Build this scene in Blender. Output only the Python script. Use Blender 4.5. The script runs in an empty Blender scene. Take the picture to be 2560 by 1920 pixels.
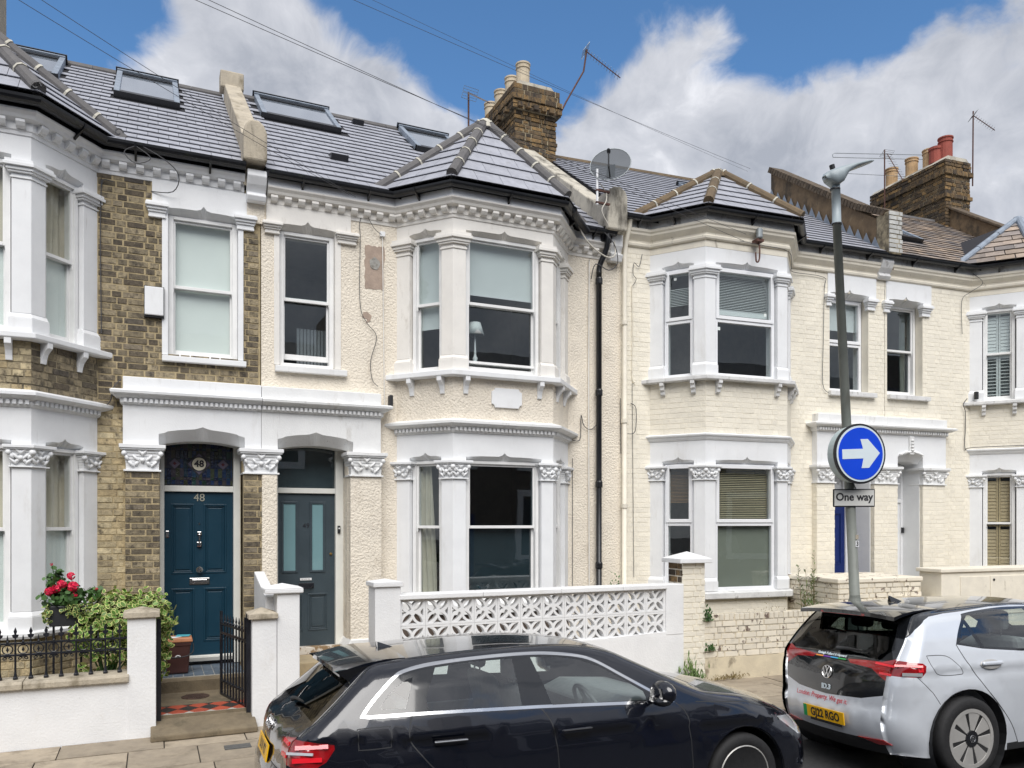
import bpy, bmesh, math, random
from mathutils import Vector, Matrix, geometry
R = math.radians
random.seed(7)
SC = bpy.context.scene
COL = SC.collection

# ------------------------------------------------------------------ camera, sky, sun, exposure
TH = R(24.4)
cam_d = bpy.data.cameras.new('camera'); cam = bpy.data.objects.new('camera', cam_d); COL.objects.link(cam)
cam.location = (0, 0, 2.15); cam.rotation_euler = (R(90), 0, -TH)
cam_d.sensor_width = 36; cam_d.lens = 27.84; cam_d.shift_y = 0.1348; cam_d.clip_end = 2000; cam_d.clip_start = .05
SC.camera = cam
SUN_EL, SUN_AZ = R(50), R(196)          # azimuth clockwise from +Y
world = bpy.data.worlds.new('World'); SC.world = world; world.use_nodes = True
sun_d = bpy.data.lights.new('sun', 'SUN'); sun = bpy.data.objects.new('sun', sun_d); COL.objects.link(sun)
sun_d.energy = 1.4; sun_d.angle = R(50); sun_d.color = (1, .97, .93)
_sd = Vector((math.sin(SUN_AZ)*math.cos(SUN_EL), math.cos(SUN_AZ)*math.cos(SUN_EL), math.sin(SUN_EL)))
sun.location = _sd*40; sun.rotation_euler = _sd.to_track_quat('Z', 'Y').to_euler()
SC.view_settings.view_transform = 'Standard'; SC.view_settings.look = 'None'
SC.view_settings.gamma = 1; SC.view_settings.use_curve_mapping = False
SC.view_settings.exposure = 1.45
SC.cycles.max_bounces = 6; SC.cycles.transparent_max_bounces = 12; SC.cycles.use_denoising = True
SC.cycles.caustics_reflective = False; SC.cycles.caustics_refractive = False

class NT:
    """tiny node-tree helper"""
    def __init__(s, tree): s.t = tree; s.n = tree.nodes; s.l = tree.links
    def node(s, typ, **kw):
        n = s.n.new(typ)
        for k, v in kw.items():
            if k.startswith('i_'):
                key = k[2:]; key = int(key) if key.isdigit() else key.replace('_', ' ')
                s.put(n.inputs[key], v)
            else: setattr(n, k, v)
        return n
    def put(s, inp, v):
        if isinstance(v, bpy.types.NodeSocket): s.l.new(v, inp)
        else: inp.default_value = v
    def math(s, op, a, b=0., c=0., clamp=False):
        n = s.n.new('ShaderNodeMath'); n.operation = op; n.use_clamp = clamp
        s.put(n.inputs[0], a); s.put(n.inputs[1], b); s.put(n.inputs[2], c); return n.outputs[0]
    def vmath(s, op, a, b=(0, 0, 0)):
        n = s.n.new('ShaderNodeVectorMath'); n.operation = op; s.put(n.inputs[0], a)
        if op == 'SCALE': s.put(n.inputs[3], b)
        else: s.put(n.inputs[1], b)
        return n.outputs['Value'] if op in ('DOT_PRODUCT', 'LENGTH', 'DISTANCE') else n.outputs[0]
    def mix(s, f, a, b, blend='MIX'):
        n = s.n.new('ShaderNodeMix'); n.data_type = 'RGBA'; n.blend_type = blend
        s.put(n.inputs[0], f); s.put(n.inputs[6], a); s.put(n.inputs[7], b); return n.outputs[2]
    def noise(s, vec, scale, detail=4, rough=.55, dist=0.):
        n = s.n.new('ShaderNodeTexNoise'); s.put(n.inputs['Vector'], vec); n.inputs['Scale'].default_value = scale
        n.inputs['Detail'].default_value = detail; n.inputs['Roughness'].default_value = rough; n.inputs['Distortion'].default_value = dist
        return n.outputs['Fac']
    def ramp(s, f, stops, interp='LINEAR'):
        n = s.n.new('ShaderNodeValToRGB'); n.color_ramp.interpolation = interp; e = n.color_ramp.elements
        while len(e) < len(stops): e.new(.5)
        for q, (p, c) in zip(e, stops): q.position = p; q.color = (*c, 1) if len(c) == 3 else c
        s.put(n.inputs[0], f); return n.outputs[0]
    def sstep(s, x, a, b):
        n = s.n.new('ShaderNodeMapRange'); n.interpolation_type = 'SMOOTHSTEP'; n.clamp = True
        s.put(n.inputs[0], x); n.inputs[1].default_value = a; n.inputs[2].default_value = b; return n.outputs[0]

# sky: clear Nishita blue with banks of cumulus, all as a function of direction
def build_sky():
    w = NT(world.node_tree); w.n.clear()
    out = w.node('ShaderNodeOutputWorld'); bg = w.node('ShaderNodeBackground')
    sky = w.node('ShaderNodeTexSky'); sky.sky_type = 'NISHITA'; sky.sun_disc = False
    sky.sun_elevation = SUN_EL; sky.sun_rotation = SUN_AZ; sky.ozone_density = 2.2; sky.air_density = 1.0; sky.dust_density = .3
    d = w.node('ShaderNodeTexCoord').outputs['Generated']
    sep = w.node('ShaderNodeSeparateXYZ'); w.l.new(d, sep.inputs[0]); z = sep.outputs[2]
    warp = w.node('ShaderNodeTexNoise', i_Scale=9., i_Detail=2.); w.l.new(d, warp.inputs['Vector'])
    wv = w.vmath('SCALE', w.vmath('SUBTRACT', warp.outputs['Color'], (.5, .5, .5)), .09)
    p = w.vmath('ADD', d, wv)
    squash = w.vmath('MULTIPLY', p, (1, 1, 1.35))
    n1 = w.math('ADD', w.math('MULTIPLY', w.math('SUBTRACT', w.noise(squash, 5.2, 10, .58), .5), 1.75), .5)
    n2 = w.noise(w.vmath('ADD', p, (0, 0, .045)), 7., 7, .6)
    # more cloud towards the horizon, one tall bank to the north-west, clear gaps above it; unseen cover overhead thickened to add fill light
    bias = w.math('ADD', w.math('MULTIPLY', w.sstep(z, .52, .39), .46), w.math('ADD', w.math('MULTIPLY', w.sstep(z, .57, .68), .42), .22))
    def blob(px, py, size, amp):
        u, v = (px-1280)/1980, (1305-py)/1980
        dv = Vector((math.sin(TH)+u*math.cos(TH), math.cos(TH)-u*math.sin(TH), v)).normalized()
        dist = w.vmath('DISTANCE', d, tuple(dv))
        return w.math('MULTIPLY', w.sstep(dist, size, size*.25), amp)
    for b in ((640, 330, .30, .30), (950, 420, .24, .2), (20, 90, .20, -.70), (1480, 40, .42, -.42), (1100, 20, .22, -.26), (2250, 90, .30, -.34), (1350, 230, .15, -.16), (1780, 270, .16, .26), (1500, 400, .22, .16), (1950, 430, .26, .36), (1700, 350, .18, .22), (2150, 330, .15, .26), (2200, 60, .34, -.22), (2470, 40, .10, .40), (280, 10, .14, -.26)):
        bias = w.math('ADD', bias, blob(*b))
    dens = w.math('ADD', n1, bias)
    fac = w.sstep(dens, .54, .84)
    lum = w.ramp(w.math('ADD', w.math('MULTIPLY', n2, 1.0), w.math('MULTIPLY', dens, -.12)),
                 [(.24, (.82, .86, .93)), (.46, (1.32, 1.34, 1.38)), (.62, (2.0, 2.0, 2.0))])
    blue = w.mix(1., w.mix(1., sky.outputs[0], (SKY_T[0], SKY_T[1], SKY_T[2], 1), 'MULTIPLY'), (1, 1, 1, 1), 'MULTIPLY')
    cloud = w.mix(1., lum, (CLOUD_L, CLOUD_L, CLOUD_L*1.03, 1), 'MULTIPLY')
    w.l.new(w.mix(w.math('MULTIPLY', fac, .93), blue, cloud), bg.inputs[0]); bg.inputs[1].default_value = .1
    w.l.new(bg.outputs[0], out.inputs[0])
SKY_T = (.36, .51, .60); CLOUD_L = 2.0
build_sky()

# ------------------------------------------------------------------ mesh helpers
class MB:
    """collects vertices and faces; M maps local coordinates on the way in"""
    def __init__(s, M=None): s.v = []; s.f = []; s.M = M
    def add(s, vs, fs):
        b = len(s.v)
        s.v += [tuple(s.M @ Vector(p)) for p in vs] if s.M else [tuple(p) for p in vs]
        s.f += [[b+i for i in f] for f in fs]; return s
    def box(s, x0, x1, y0, y1, z0, z1):
        return s.add([(x0,y0,z0),(x1,y0,z0),(x1,y1,z0),(x0,y1,z0),(x0,y0,z1),(x1,y0,z1),(x1,y1,z1),(x0,y1,z1)],
              [(0,3,2,1),(4,5,6,7),(0,1,5,4),(1,2,6,5),(2,3,7,6),(3,0,4,7)])
    def cbox(s, c, d): return s.box(c[0]-d[0]/2,c[0]+d[0]/2,c[1]-d[1]/2,c[1]+d[1]/2,c[2]-d[2]/2,c[2]+d[2]/2)
    def prism(s, pts, a, b, axis='y'):
        n = len(pts)
        m = {'y': lambda p, q: (p[0], q, p[1]), 'z': lambda p, q: (p[0], p[1], q), 'x': lambda p, q: (q, p[0], p[1])}[axis]
        return s.add([m(p, a) for p in pts]+[m(p, b) for p in pts],
              [tuple(range(n)), tuple(range(2*n-1, n-1, -1))]+[(i, i+n, (i+1)%n+n, (i+1)%n) for i in range(n)])
    def ring(s, x0, x1, z0, z1, w, y0, y1, wb=None, wt=None):
        """rectangular frame in the xz plane"""
        wb = w if wb is None else wb; wt = w if wt is None else wt
        s.box(x0, x0+w, y0, y1, z0, z1); s.box(x1-w, x1, y0, y1, z0, z1)
        s.box(x0+w, x1-w, y0, y1, z0, z0+wb); s.box(x0+w, x1-w, y0, y1, z1-wt, z1); return s
    def tube(s, pts, r, n=6, cap=True):
        pts = [Vector(p) for p in pts]; rs = r if isinstance(r, (list, tuple)) else [r]*len(pts)
        vs = []; up = None
        for i, p in enumerate(pts):
            t = (pts[min(i+1, len(pts)-1)]-pts[max(i-1, 0)]).normalized()
            if up is None: up = Vector((0,0,1)) if abs(t.z) < .9 else Vector((1,0,0))
            a = t.cross(up); a = a.normalized() if a.length > 1e-6 else Vector((1,0,0)); b = a.cross(t).normalized(); up = b
            vs += [p+(a*math.cos(k*2*math.pi/n)+b*math.sin(k*2*math.pi/n))*rs[i] for k in range(n)]
        fs = [(i*n+k, i*n+(k+1)%n, (i+1)*n+(k+1)%n, (i+1)*n+k) for i in range(len(pts)-1) for k in range(n)]
        if cap: fs += [tuple(range(n)), tuple(range(len(vs)-1, len(vs)-n-1, -1))]
        return s.add(vs, fs)
    def lathe(s, prof, n=16, c=(0,0,0), axis='z'):
        vs = []
        for r, h in prof:
            for k in range(n):
                a, b = r*math.cos(k*2*math.pi/n), r*math.sin(k*2*math.pi/n)
                q = {'z': (a, b, h), 'y': (a, h, b), 'x': (h, a, b)}[axis]
                vs.append((q[0]+c[0], q[1]+c[1], q[2]+c[2]))
        m = len(prof)
        fs = [(i*n+k, i*n+(k+1)%n, (i+1)*n+(k+1)%n, (i+1)*n+k) for i in range(m-1) for k in range(n)]
        fs += [tuple(range(n-1, -1, -1)), tuple((m-1)*n+k for k in range(n))]
        return s.add(vs, fs)
    def ell(s, c, r, rot=None, n=8):
        rot = rot or Matrix.Identity(3); vs = []; fs = []; m = n//2+1
        for i in range(m+1):
            ph = math.pi*i/m
            for k in range(n):
                q = Vector((r[0]*math.sin(ph)*math.cos(2*math.pi*k/n), r[1]*math.sin(ph)*math.sin(2*math.pi*k/n), r[2]*math.cos(ph)))
                vs.append(Vector(c)+rot@q)
        for i in range(m):
            for k in range(n): fs.append((i*n+k, i*n+(k+1)%n, (i+1)*n+(k+1)%n, (i+1)*n+k))
        return s.add(vs, fs)

OFF = {}                                   # house roots: frame x subtracted from their meshes
def mesh_from(name, v, f, mats, smooth=False):
    me = bpy.data.meshes.new(name); me.from_pydata(v, [], f)
    for m in (mats if isinstance(mats, (list, tuple)) else [mats]): me.materials.append(m)
    if smooth: me.polygons.foreach_set('use_smooth', [True]*len(me.polygons))
    me.update(); return me
def root_of(o):
    while o and o.parent: o = o.parent
    return o
def link(name, me, parent=None, M=None, kind=None, label=None):
    o = bpy.data.objects.new(name, me); COL.objects.link(o)
    if parent: o.parent = parent
    if M is not None: o.matrix_basis = M
    if kind: o['kind'] = kind
    if label: o['label'] = label
    return o
def obj(name, mb, m, parent=None, bevel=0, smooth=False, kind=None, label=None, fix=False):
    off = OFF.get(root_of(parent).name, 0) if parent else 0
    v = [(p[0]-off, p[1], p[2]) for p in mb.v] if off else mb.v
    me = mesh_from(name, v, mb.f, m, smooth)
    if fix or bevel:
        bm = bmesh.new(); bm.from_mesh(me); bmesh.ops.recalc_face_normals(bm, faces=bm.faces); bm.to_mesh(me); bm.free()
    o = link(name, me, parent, None, kind, label)
    if bevel:
        b = o.modifiers.new('bevel', 'BEVEL'); b.width = bevel; b.segments = 2; b.limit_method = 'ANGLE'; b.angle_limit = R(40)
    return o
def tag(o, label, cat, group=None, kind=None):
    o['label'] = label; o['category'] = cat
    if group: o['group'] = group
    if kind: o['kind'] = kind
    return o
def thing(name, label, cat, loc=(0,0,0), rz=0, group=None):
    o = bpy.data.objects.new(name, None); COL.objects.link(o); o.location = loc; o.rotation_euler = (0, 0, rz)
    o.empty_display_size = .2
    return tag(o, label, cat, group)
def struct(name, mb, m, label=None, **k):
    o = obj(name, mb, m, **k); o['kind'] = 'structure'
    if label: o['label'] = label
    return o
_dg = None
def text_mb(txt, size, M, ext=.002, align='CENTER', sx=1., bold=0):
    cu = bpy.data.curves.new('t', 'FONT'); cu.body = txt; cu.size = size; cu.extrude = ext; cu.align_x = align; cu.align_y = 'CENTER'; cu.offset = bold; cu.resolution_u = 3
    o = bpy.data.objects.new('t', cu); COL.objects.link(o); dg = bpy.context.evaluated_depsgraph_get()
    me = bpy.data.meshes.new_from_object(o.evaluated_get(dg))
    mb = MB(M @ Matrix.Diagonal((sx, 1, 1, 1))); mb.add([v.co for v in me.vertices], [list(p.vertices) for p in me.polygons])
    bpy.data.objects.remove(o); bpy.data.curves.remove(cu); bpy.data.meshes.remove(me); return mb
def fmat(o, x, y):
    """frame from origin and two axes (x right, y into the surface plane up): z = x cross y"""
    x = Vector(x).normalized(); z = x.cross(Vector(y)).normalized(); y = z.cross(x)
    return Matrix(((x[0],y[0],z[0],o[0]),(x[1],y[1],z[1],o[1]),(x[2],y[2],z[2],o[2]),(0,0,0,1)))
def T(x, y, z): return Matrix.Translation((x, y, z))

# ------------------------------------------------------------------ materials
def lin(r, g, b):
    return tuple(((c/255+.055)/1.055)**2.4 if c > 10 else c/255/12.92 for c in (r, g, b))
MATS = {}
def mat(name, col, rough=.6, var=.1, vs=6., bump=0., bs=80., metal=0., rand=0., coat=0., spec=.5, stains=(), zs=1., hue=None, bdist=.01):
    """stains: (colour, scale, lo, hi, zscale, amount) blotches with a shape of their own"""
    m = bpy.data.materials.new(name); m.use_nodes = True; t = NT(m.node_tree); b = t.n['Principled BSDF']
    co = t.node('ShaderNodeTexCoord').outputs['Object']
    if rand:
        rnd = t.node('ShaderNodeObjectInfo').outputs['Random']
        isl = t.node('ShaderNodeNewGeometry').outputs['Random Per Island']
        rr = t.math('FRACT', t.math('ADD', rnd, isl))
        co = t.vmath('ADD', co, t.node('ShaderNodeCombineXYZ', i_0=t.math('MULTIPLY', rr, 37.), i_1=t.math('MULTIPLY', rr, 91.), i_2=0.).outputs[0])
    nv = t.noise(t.vmath('MULTIPLY', co, (1, 1, zs)), vs, 5, .6)
    c4 = (*col, 1)
    if isinstance(hue, list):
        c = t.ramp(rr, hue); c4 = c
    c = t.mix(t.math('MULTIPLY', t.sstep(nv, .3, .7), 1.), t.mix(1., c4, (1-var, 1-var, 1-var*.9, 1), 'MULTIPLY'), t.mix(1., c4, (1+var*.6,)*3+(1,), 'MULTIPLY'))
    if rand:
        k = t.math('ADD', t.math('MULTIPLY', t.math('FRACT', t.math('MULTIPLY', rr, 7.31)), 2*rand), 1-rand)
        cc = t.node('ShaderNodeCombineColor', i_0=k, i_1=k, i_2=k).outputs[0]; c = t.mix(1., c, cc, 'MULTIPLY')
    for sc, ss, lo, hi, z, amt in stains:
        s_ = t.noise(t.vmath('MULTIPLY', co, (1, 1, z)), ss, 6, .65)
        c = t.mix(t.math('MULTIPLY', t.sstep(s_, lo, hi), amt), c, (*sc, 1))
    t.put(b.inputs['Base Color'], c)
    b.inputs['Metallic'].default_value = metal; b.inputs['Coat Weight'].default_value = coat; b.inputs['Coat Roughness'].default_value = .03
    b.inputs['Specular IOR Level'].default_value = spec
    t.put(b.inputs['Roughness'], t.math('ADD', t.math('MULTIPLY', nv, .15), rough-.07))
    if bump:
        bn = t.node('ShaderNodeBump', i_Strength=bump, i_Distance=bdist); t.put(bn.inputs['Height'], t.noise(co, bs, 4, .6)); t.l.new(bn.outputs[0], b.inputs['Normal'])
    MATS[name] = m; return m
def glass(name, tint, ior=1.5, rough=0.):
    m = bpy.data.materials.new(name); m.use_nodes = True; t = NT(m.node_tree); t.n.clear()
    ge = t.node('ShaderNodeNewGeometry'); cs = t.math('ABSOLUTE', t.vmath('DOT_PRODUCT', ge.outputs['Incoming'], ge.outputs['Normal'])); f0 = ((ior-1)/(ior+1))**2
    fr = t.math('ADD', t.math('MULTIPLY', t.math('POWER', t.math('SUBTRACT', 1., cs, clamp=True), 5.), 1-f0), f0); tr = t.node('ShaderNodeBsdfTransparent', i_Color=(*tint, 1)); gl = t.node('ShaderNodeBsdfGlossy', i_Roughness=rough)
    co = t.node('ShaderNodeTexCoord').outputs['Object']
    bn = t.node('ShaderNodeBump', i_Strength=.025, i_Distance=.02); t.put(bn.inputs['Height'], t.noise(co, 2.2, 1, .5)); t.l.new(bn.outputs[0], gl.inputs['Normal'])
    mx = t.node('ShaderNodeMixShader'); t.l.new(fr, mx.inputs[0]); t.l.new(tr.outputs[0], mx.inputs[1]); t.l.new(gl.outputs[0], mx.inputs[2])
    t.l.new(mx.outputs[0], t.node('ShaderNodeOutputMaterial').inputs[0]); return m

DIRT = lin(120, 110, 95)
white = mat('white_masonry_paint', (.80, .81, .82), .55, .04, 3, .16, 70, stains=[(lin(186,182,174), 4, .54, .8, .3, .4), (lin(150,146,138), 22, .62, .78, .10, .28)])
white49 = mat('aged_white_paint', (.77, .775, .77), .6, .06, 3, .3, 50, stains=[(lin(128,122,114), 26, .60, .76, .08, .4), (lin(165,158,148), 6, .56, .75, .4, .5), (lin(200,180,150), 14, .66, .74, 1, .4)])
cream_trim = mat('cream_trim_paint', (.78, .755, .71), .6, .05, 3, .2, 60, stains=[(lin(140,132,120), 24, .62, .78, .1, .35), (lin(150,140,125), 6, .58, .78, .4, .4)])
stucco = mat('roughcast_render', (.84, .765, .645), .9, .08, 2.2, 1., 34, bdist=.026, stains=[(lin(176,160,136), 40, .58, .68, 1, .45), (lin(150,132,105), 3.0, .54, .8, .45, .4), (lin(120,105,88), 9, .64, .8, .5, .35)])
cream_brick = mat('cream_painted_brick', (.82, .77, .655), .65, .06, 3, .55, 34, bdist=.012, rand=.035, stains=[(lin(170,150,115), 4, .6, .85, .4, .3)])
cream_wall = mat('cream_painted_mortar', (.81, .76, .645), .7, .06, 5, .3, 60, stains=[(lin(170,150,115), 5, .58, .85, .5, .3)])
cream_corn = mat('cream_cornice_paint', (.78, .73, .62), .65, .08, 4, .3, 40, stains=[(lin(110,98,80), 9, .62, .72, .25, .5)])
peel = mat('peeling_cream_brick', (.78, .72, .60), .7, .07, 5, .5, 50, rand=.05, stains=[(lin(92,70,62), 7, .58, .62, .8, .9), (lin(140,130,112), 4, .56, .75, .5, .4)])
peel_mortar = mat('grimy_mortar', (.42, .38, .31), .9, .3, 7, .4, 60, stains=[(lin(225,214,190), 6, .42, .55, 1, .8)])
brick = mat('stock_brick', (.2, .15, .09), .85, .28, 22, .7, 60, rand=.22, bdist=.012,
            hue=[(0, lin(96,86,72)), (.3, lin(118,108,88)), (.6, lin(138,126,102)), (.85, lin(164,150,122)), (1, lin(84,78,72))],
            stains=[(lin(58,53,47), 14, .46, .68, .6, .85), (lin(196,182,150), 34, .64, .74, 1, .5)])
brick_pale = mat('pale_stock_brick', (.3, .24, .15), .85, .22, 22, .7, 60, rand=.2, bdist=.012,
            hue=[(0, lin(156,142,114)), (.5, lin(196,182,148)), (1, lin(178,160,124))], stains=[(lin(76,68,56), 12, .5, .68, .7, .85)])
brick_dark = mat('sooty_brick', (.1, .08, .06), .9, .3, 20, .8, 60, rand=.3, bdist=.012,
            hue=[(0, lin(72,62,52)), (.5, lin(104,86,62)), (1, lin(140,112,72))], stains=[(lin(46,43,40), 12, .46, .66, .7, .85)])
mortar = mat('yellow_mortar', lin(176,160,126), .95, .18, 14, .6, 70, stains=[(lin(120,104,78), 5, .5, .7, .5, .5)])
mortar_dark = mat('weathered_mortar', lin(160,148,122), .95, .3, 12, .6, 70, stains=[(lin(58,54,48), 4, .44, .6, .6, .8)])
slate = mat('grey_slate', lin(158,160,168), .5, .12, 7, .25, 40, rand=.08, spec=.4, stains=[(lin(120,120,118), 5, .56, .75, 1, .45)])
slate_deck = mat('roof_underlay', (.02, .02, .025), .9)
slate_old = mat('old_stone_slate', lin(150,140,132), .75, .22, 8, .5, 40, rand=.2, hue=[(0, lin(120,116,116)), (.5, lin(146,134,124)), (1, lin(168,150,132))], stains=[(lin(92,88,60), 9, .6, .7, 1, .5)])
hipt = mat('grey_ridge_tile', lin(96,94,94), .75, .15, 8, .4, 40, rand=.08, stains=[(lin(130,126,112), 10, .6, .75, 1, .4)])
hipt_brown = mat('brown_ridge_tile', lin(104,88,66), .8, .2, 8, .5, 40, rand=.1, stains=[(lin(82,74,58), 7, .5, .7, 1, .6)])
bedding = mat('pale_bedding_mortar', lin(196,192,178), .9, .12, 10, .4, 60)
stone_cop = mat('weathered_stone', lin(178,168,150), .9, .15, 5, .6, 50, stains=[(lin(96,86,66), 5, .5, .72, .4, .7), (lin(62,60,52), 9, .6, .75, .3, .6)])
stain_cem = mat('stained_cement', lin(188,182,168), .9, .15, 4, .6, 40, stains=[(lin(74,70,62), 4, .46, .66, .35, .85)])
dark_cop = mat('lichened_brick_coping', lin(92,80,66), .95, .3, 10, .8, 40, rand=.2, stains=[(lin(140,138,116), 18, .6, .7, 1, .5), (lin(46,42,38), 6, .5, .65, 1, .6)])
lead = mat('lead_flashing', lin(140,150,162), .5, .18, 8, .3, 30, metal=.3)
gutter_m = mat('black_gutter', (.012, .013, .016), .32, .2, 5, spec=.5, stains=[(lin(52,58,40), 9, .6, .72, 1, .5)])
upvc = mat('white_upvc', (.82, .83, .85), .28, .02, 3)
white_wood = mat('white_sash_paint', (.80, .80, .79), .4, .05, 5, .1, 60, stains=[(lin(170,160,145), 12, .66, .76, .4, .5)])
room = mat('room_wall', (.36, .38, .39), .9)
pane_m = glass('window_glass', (.90, .93, .93), 1.7)
pane_g = glass('greenish_window_glass', (.97, .985, .98), 1.5)
pane_dark = glass('dark_reflective_glass', (.62, .68, .70), 1.95)
frost = mat('frosted_film', lin(222,229,226), .35, .04, 1.2, spec=.6)
blind_w = mat('white_blind_fabric', lin(228,231,230), .8, .04, 2)
blind_slat = mat('cream_blind_slat', lin(196,184,156), .55, .1, 3, rand=.05)
curtain = mat('cream_curtain', lin(206,198,180), .9, .12, 3, .2, 30)
shutter_w = mat('white_shutter', (.80, .81, .80), .45, .03, 3)
shutter_t = mat('tan_shutter', lin(214,188,150), .5, .06, 3)
teal = mat('teal_door_paint', lin(8,50,68), .38, .06, 3, .05, 60, spec=.5)
slate_door = mat('slate_door_paint', lin(56,68,75), .42, .08, 4, .1, 60, stains=[(lin(170,170,165), 30, .74, .76, .5, .6)])
door_frame = mat('grey_white_frame', lin(222,222,216), .5, .05, 4, .1, 60)
chrome = mat('polished_chrome', (.78, .78, .78), .14, .04, 4, metal=1)
steel = mat('galvanised_steel', lin(150,156,158), .5, .12, 6, metal=.55)
rust = mat('rusty_mast', lin(96,68,60), .8, .3, 9, metal=.2)
iron = mat('black_iron_paint', (.012, .013, .018), .35, .3, 8, .2, 50)
black_pl = mat('black_plastic', (.016, .017, .02), .5, .2, 6)
wire_m = mat('dark_cable', (.06, .06, .065), .6)
wire_w = mat('pale_cable', lin(205,200,188), .6)
slab_w = mat('white_rendered_wall', (.78, .785, .79), .7, .05, 2.5, .4, 50, stains=[(lin(176,164,146), 3.2, .58, .85, .5, .3), (lin(120,112,104), 16, .69, .74, 1, .5)])
york = mat('paving_flag', lin(158,146,128), .85, .14, 7, .4, 60, rand=.2, stains=[(lin(104,94,80), 3, .48, .7, 1, .65), (lin(70,66,60), 38, .64, .72, 1, .45), (lin(206,200,188), 60, .70, .74, 1, .5)])
joint = mat('paving_joint', lin(70,64,56), .95, .3, 10, .4, 60)
asphalt = mat('asphalt', (.05, .05, .052), .85, .25, 30, .5, 160, stains=[(lin(90,88,84), 3, .55, .75, 1, .3)])
granite = mat('granite_kerb', lin(140,138,134), .8, .2, 40, .3, 100, rand=.08)
conc = mat('old_path_concrete', lin(120,108,88), .9, .2, 6, .5, 50, stains=[(lin(76,70,56), 4, .5, .7, 1, .7)])
soil = mat('garden_soil', lin(84,72,56), .95, .3, 9, .8, 40)
tile_red = mat('red_clay_tile', lin(168,78,56), .6, .14, 9, .1, 50, rand=.08)
tile_blk = mat('black_clay_tile', lin(52,48,46), .55, .2, 9, .1, 50, rand=.08)
tile_slate = mat('blue_slate_tile', lin(92,104,116), .5, .22, 14, .3, 40, rand=.14)
grout = mat('pale_grout', lin(176,174,166), .9, .1, 9)
# ------------------------------------------------------------------ building helpers
PHI = R(-4.5); PIV = (6.55, 10.4)
FR = {}
def house(name, label, frame, x0, cat='house', group='terraced houses in a row'):
    if frame == 'A': F = T(0, 10.4, 0); rz = 0
    else: F = T(PIV[0], PIV[1], 0) @ Matrix.Rotation(PHI, 4, 'Z'); rz = PHI
    r = thing(name, label, cat, F @ Vector((x0, 0, 0)), rz, group)
    OFF[r.name] = x0; FR[r.name] = F; return r
CAMP = Vector((0, 0, 2.15))
_cache = {}
def emit(parent, name, items, m, stuff, cap=300, label=None):
    """the pieces that show largest become objects of their own, the rest one mesh"""
    rt = root_of(parent); off = OFF.get(rt.name, 0); F = FR.get(rt.name, rt.matrix_basis)
    def score(it):
        p = F @ it[2].translation; d = (p-CAMP).length; return -it[3]/(d*d)
    items = sorted(items, key=score)
    for key, vf, M, a in items[:cap]:
        k = (name, key, m.name)
        if key is None or k not in _cache:
            me = mesh_from(name, vf[0], vf[1], m)
            if key is not None: _cache[k] = me
        else: me = _cache[k]
        link(name, me, parent, T(-off, 0, 0) @ M)
    if items[cap:]:
        mb = MB()
        for key, vf, M, a in items[cap:]: mb.add([M @ Vector(p) for p in vf[0]], vf[1])
        obj(stuff, mb, m, parent, kind='stuff')
_boxf = [(0,3,2,1),(4,5,6,7),(0,1,5,4),(1,2,6,5),(2,3,7,6),(3,0,4,7)]
def boxvf(l, y0, y1, h, e=.003):
    return ([(e,y0,e),(l-e,y0,e),(l,y1,0),(0,y1,0),(e,y0,h-e),(l-e,y0,h-e),(l,y1,h),(0,y1,h)], _boxf)
def brick_field(items, M, x0, x1, z0, z1, holes=(), course=.075, proud=.006, jt=.012, bond='flemish', jit=.0025, st=.215, hd=.1025):
    n = int((z1-z0)/course); cz = (z1-z0)/max(n, 1)
    for j in range(n):
        za = z0+j*cz+jt/2; h = cz-jt
        free = [(x0, x1)]
        for hx0, hx1, hz0, hz1 in holes:
            if za+h*.5 > hz0 and za+h*.5 < hz1:
                nf = []
                for a, b in free:
                    if hx0 > a: nf.append((a, min(b, hx0)))
                    if hx1 < b: nf.append((max(a, hx1), b))
                free = [q for q in nf if q[1]-q[0] > .02]
        seq = {'flemish': (st, hd), 'stretch': (st,), 'header': (hd,)}[bond]
        x = x0 - (.16 if j % 2 else .0) - random.random()*.02; i = j
        while x < x1:
            l = seq[i % len(seq)]; i += 1
            for a, b in free:
                p, q = max(a, x), min(b, x+l)
                if q-p > .03:
                    l_ = round(q-p, 2); k = random.randrange(3)
                    pr = proud*(.7+.3*k)
                    items.append(((l_, round(h, 3), k), boxvf(l_, -pr, .01, h), M @ T(p, random.uniform(-jit, jit), za) @ Matrix.Rotation(random.uniform(-.006, .006), 4, 'Y'), l_*h))
            x += l+jt
def clip(poly, cl):
    out = poly
    for i in range(len(cl)):
        a, b = cl[i], cl[(i+1) % len(cl)]; inp = out; out = []
        def side(p): return (b[0]-a[0])*(p[1]-a[1])-(b[1]-a[1])*(p[0]-a[0])
        for k in range(len(inp)):
            p, q = inp[k], inp[(k+1) % len(inp)]; sp, sq = side(p), side(q)
            if sp >= -1e-9: out.append(p)
            if sp*sq < 0 and abs(sp-sq) > 1e-12:
                t = sp/(sp-sq); out.append((p[0]+(q[0]-p[0])*t, p[1]+(q[1]-p[1])*t))
        if len(out) < 3: return []
    return out
def area2(p): return abs(sum(p[i][0]*p[(i+1) % len(p)][1]-p[(i+1) % len(p)][0]*p[i][1] for i in range(len(p))))/2
def inpoly(p, poly):
    c = False; x, y = p; j = len(poly)-1
    for i in range(len(poly)):
        xi, yi = poly[i]; xj, yj = poly[j]
        if (yi > y) != (yj > y) and x < (xj-xi)*(y-yi)/(yj-yi)+xi: c = not c
        j = i
    return c
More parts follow.
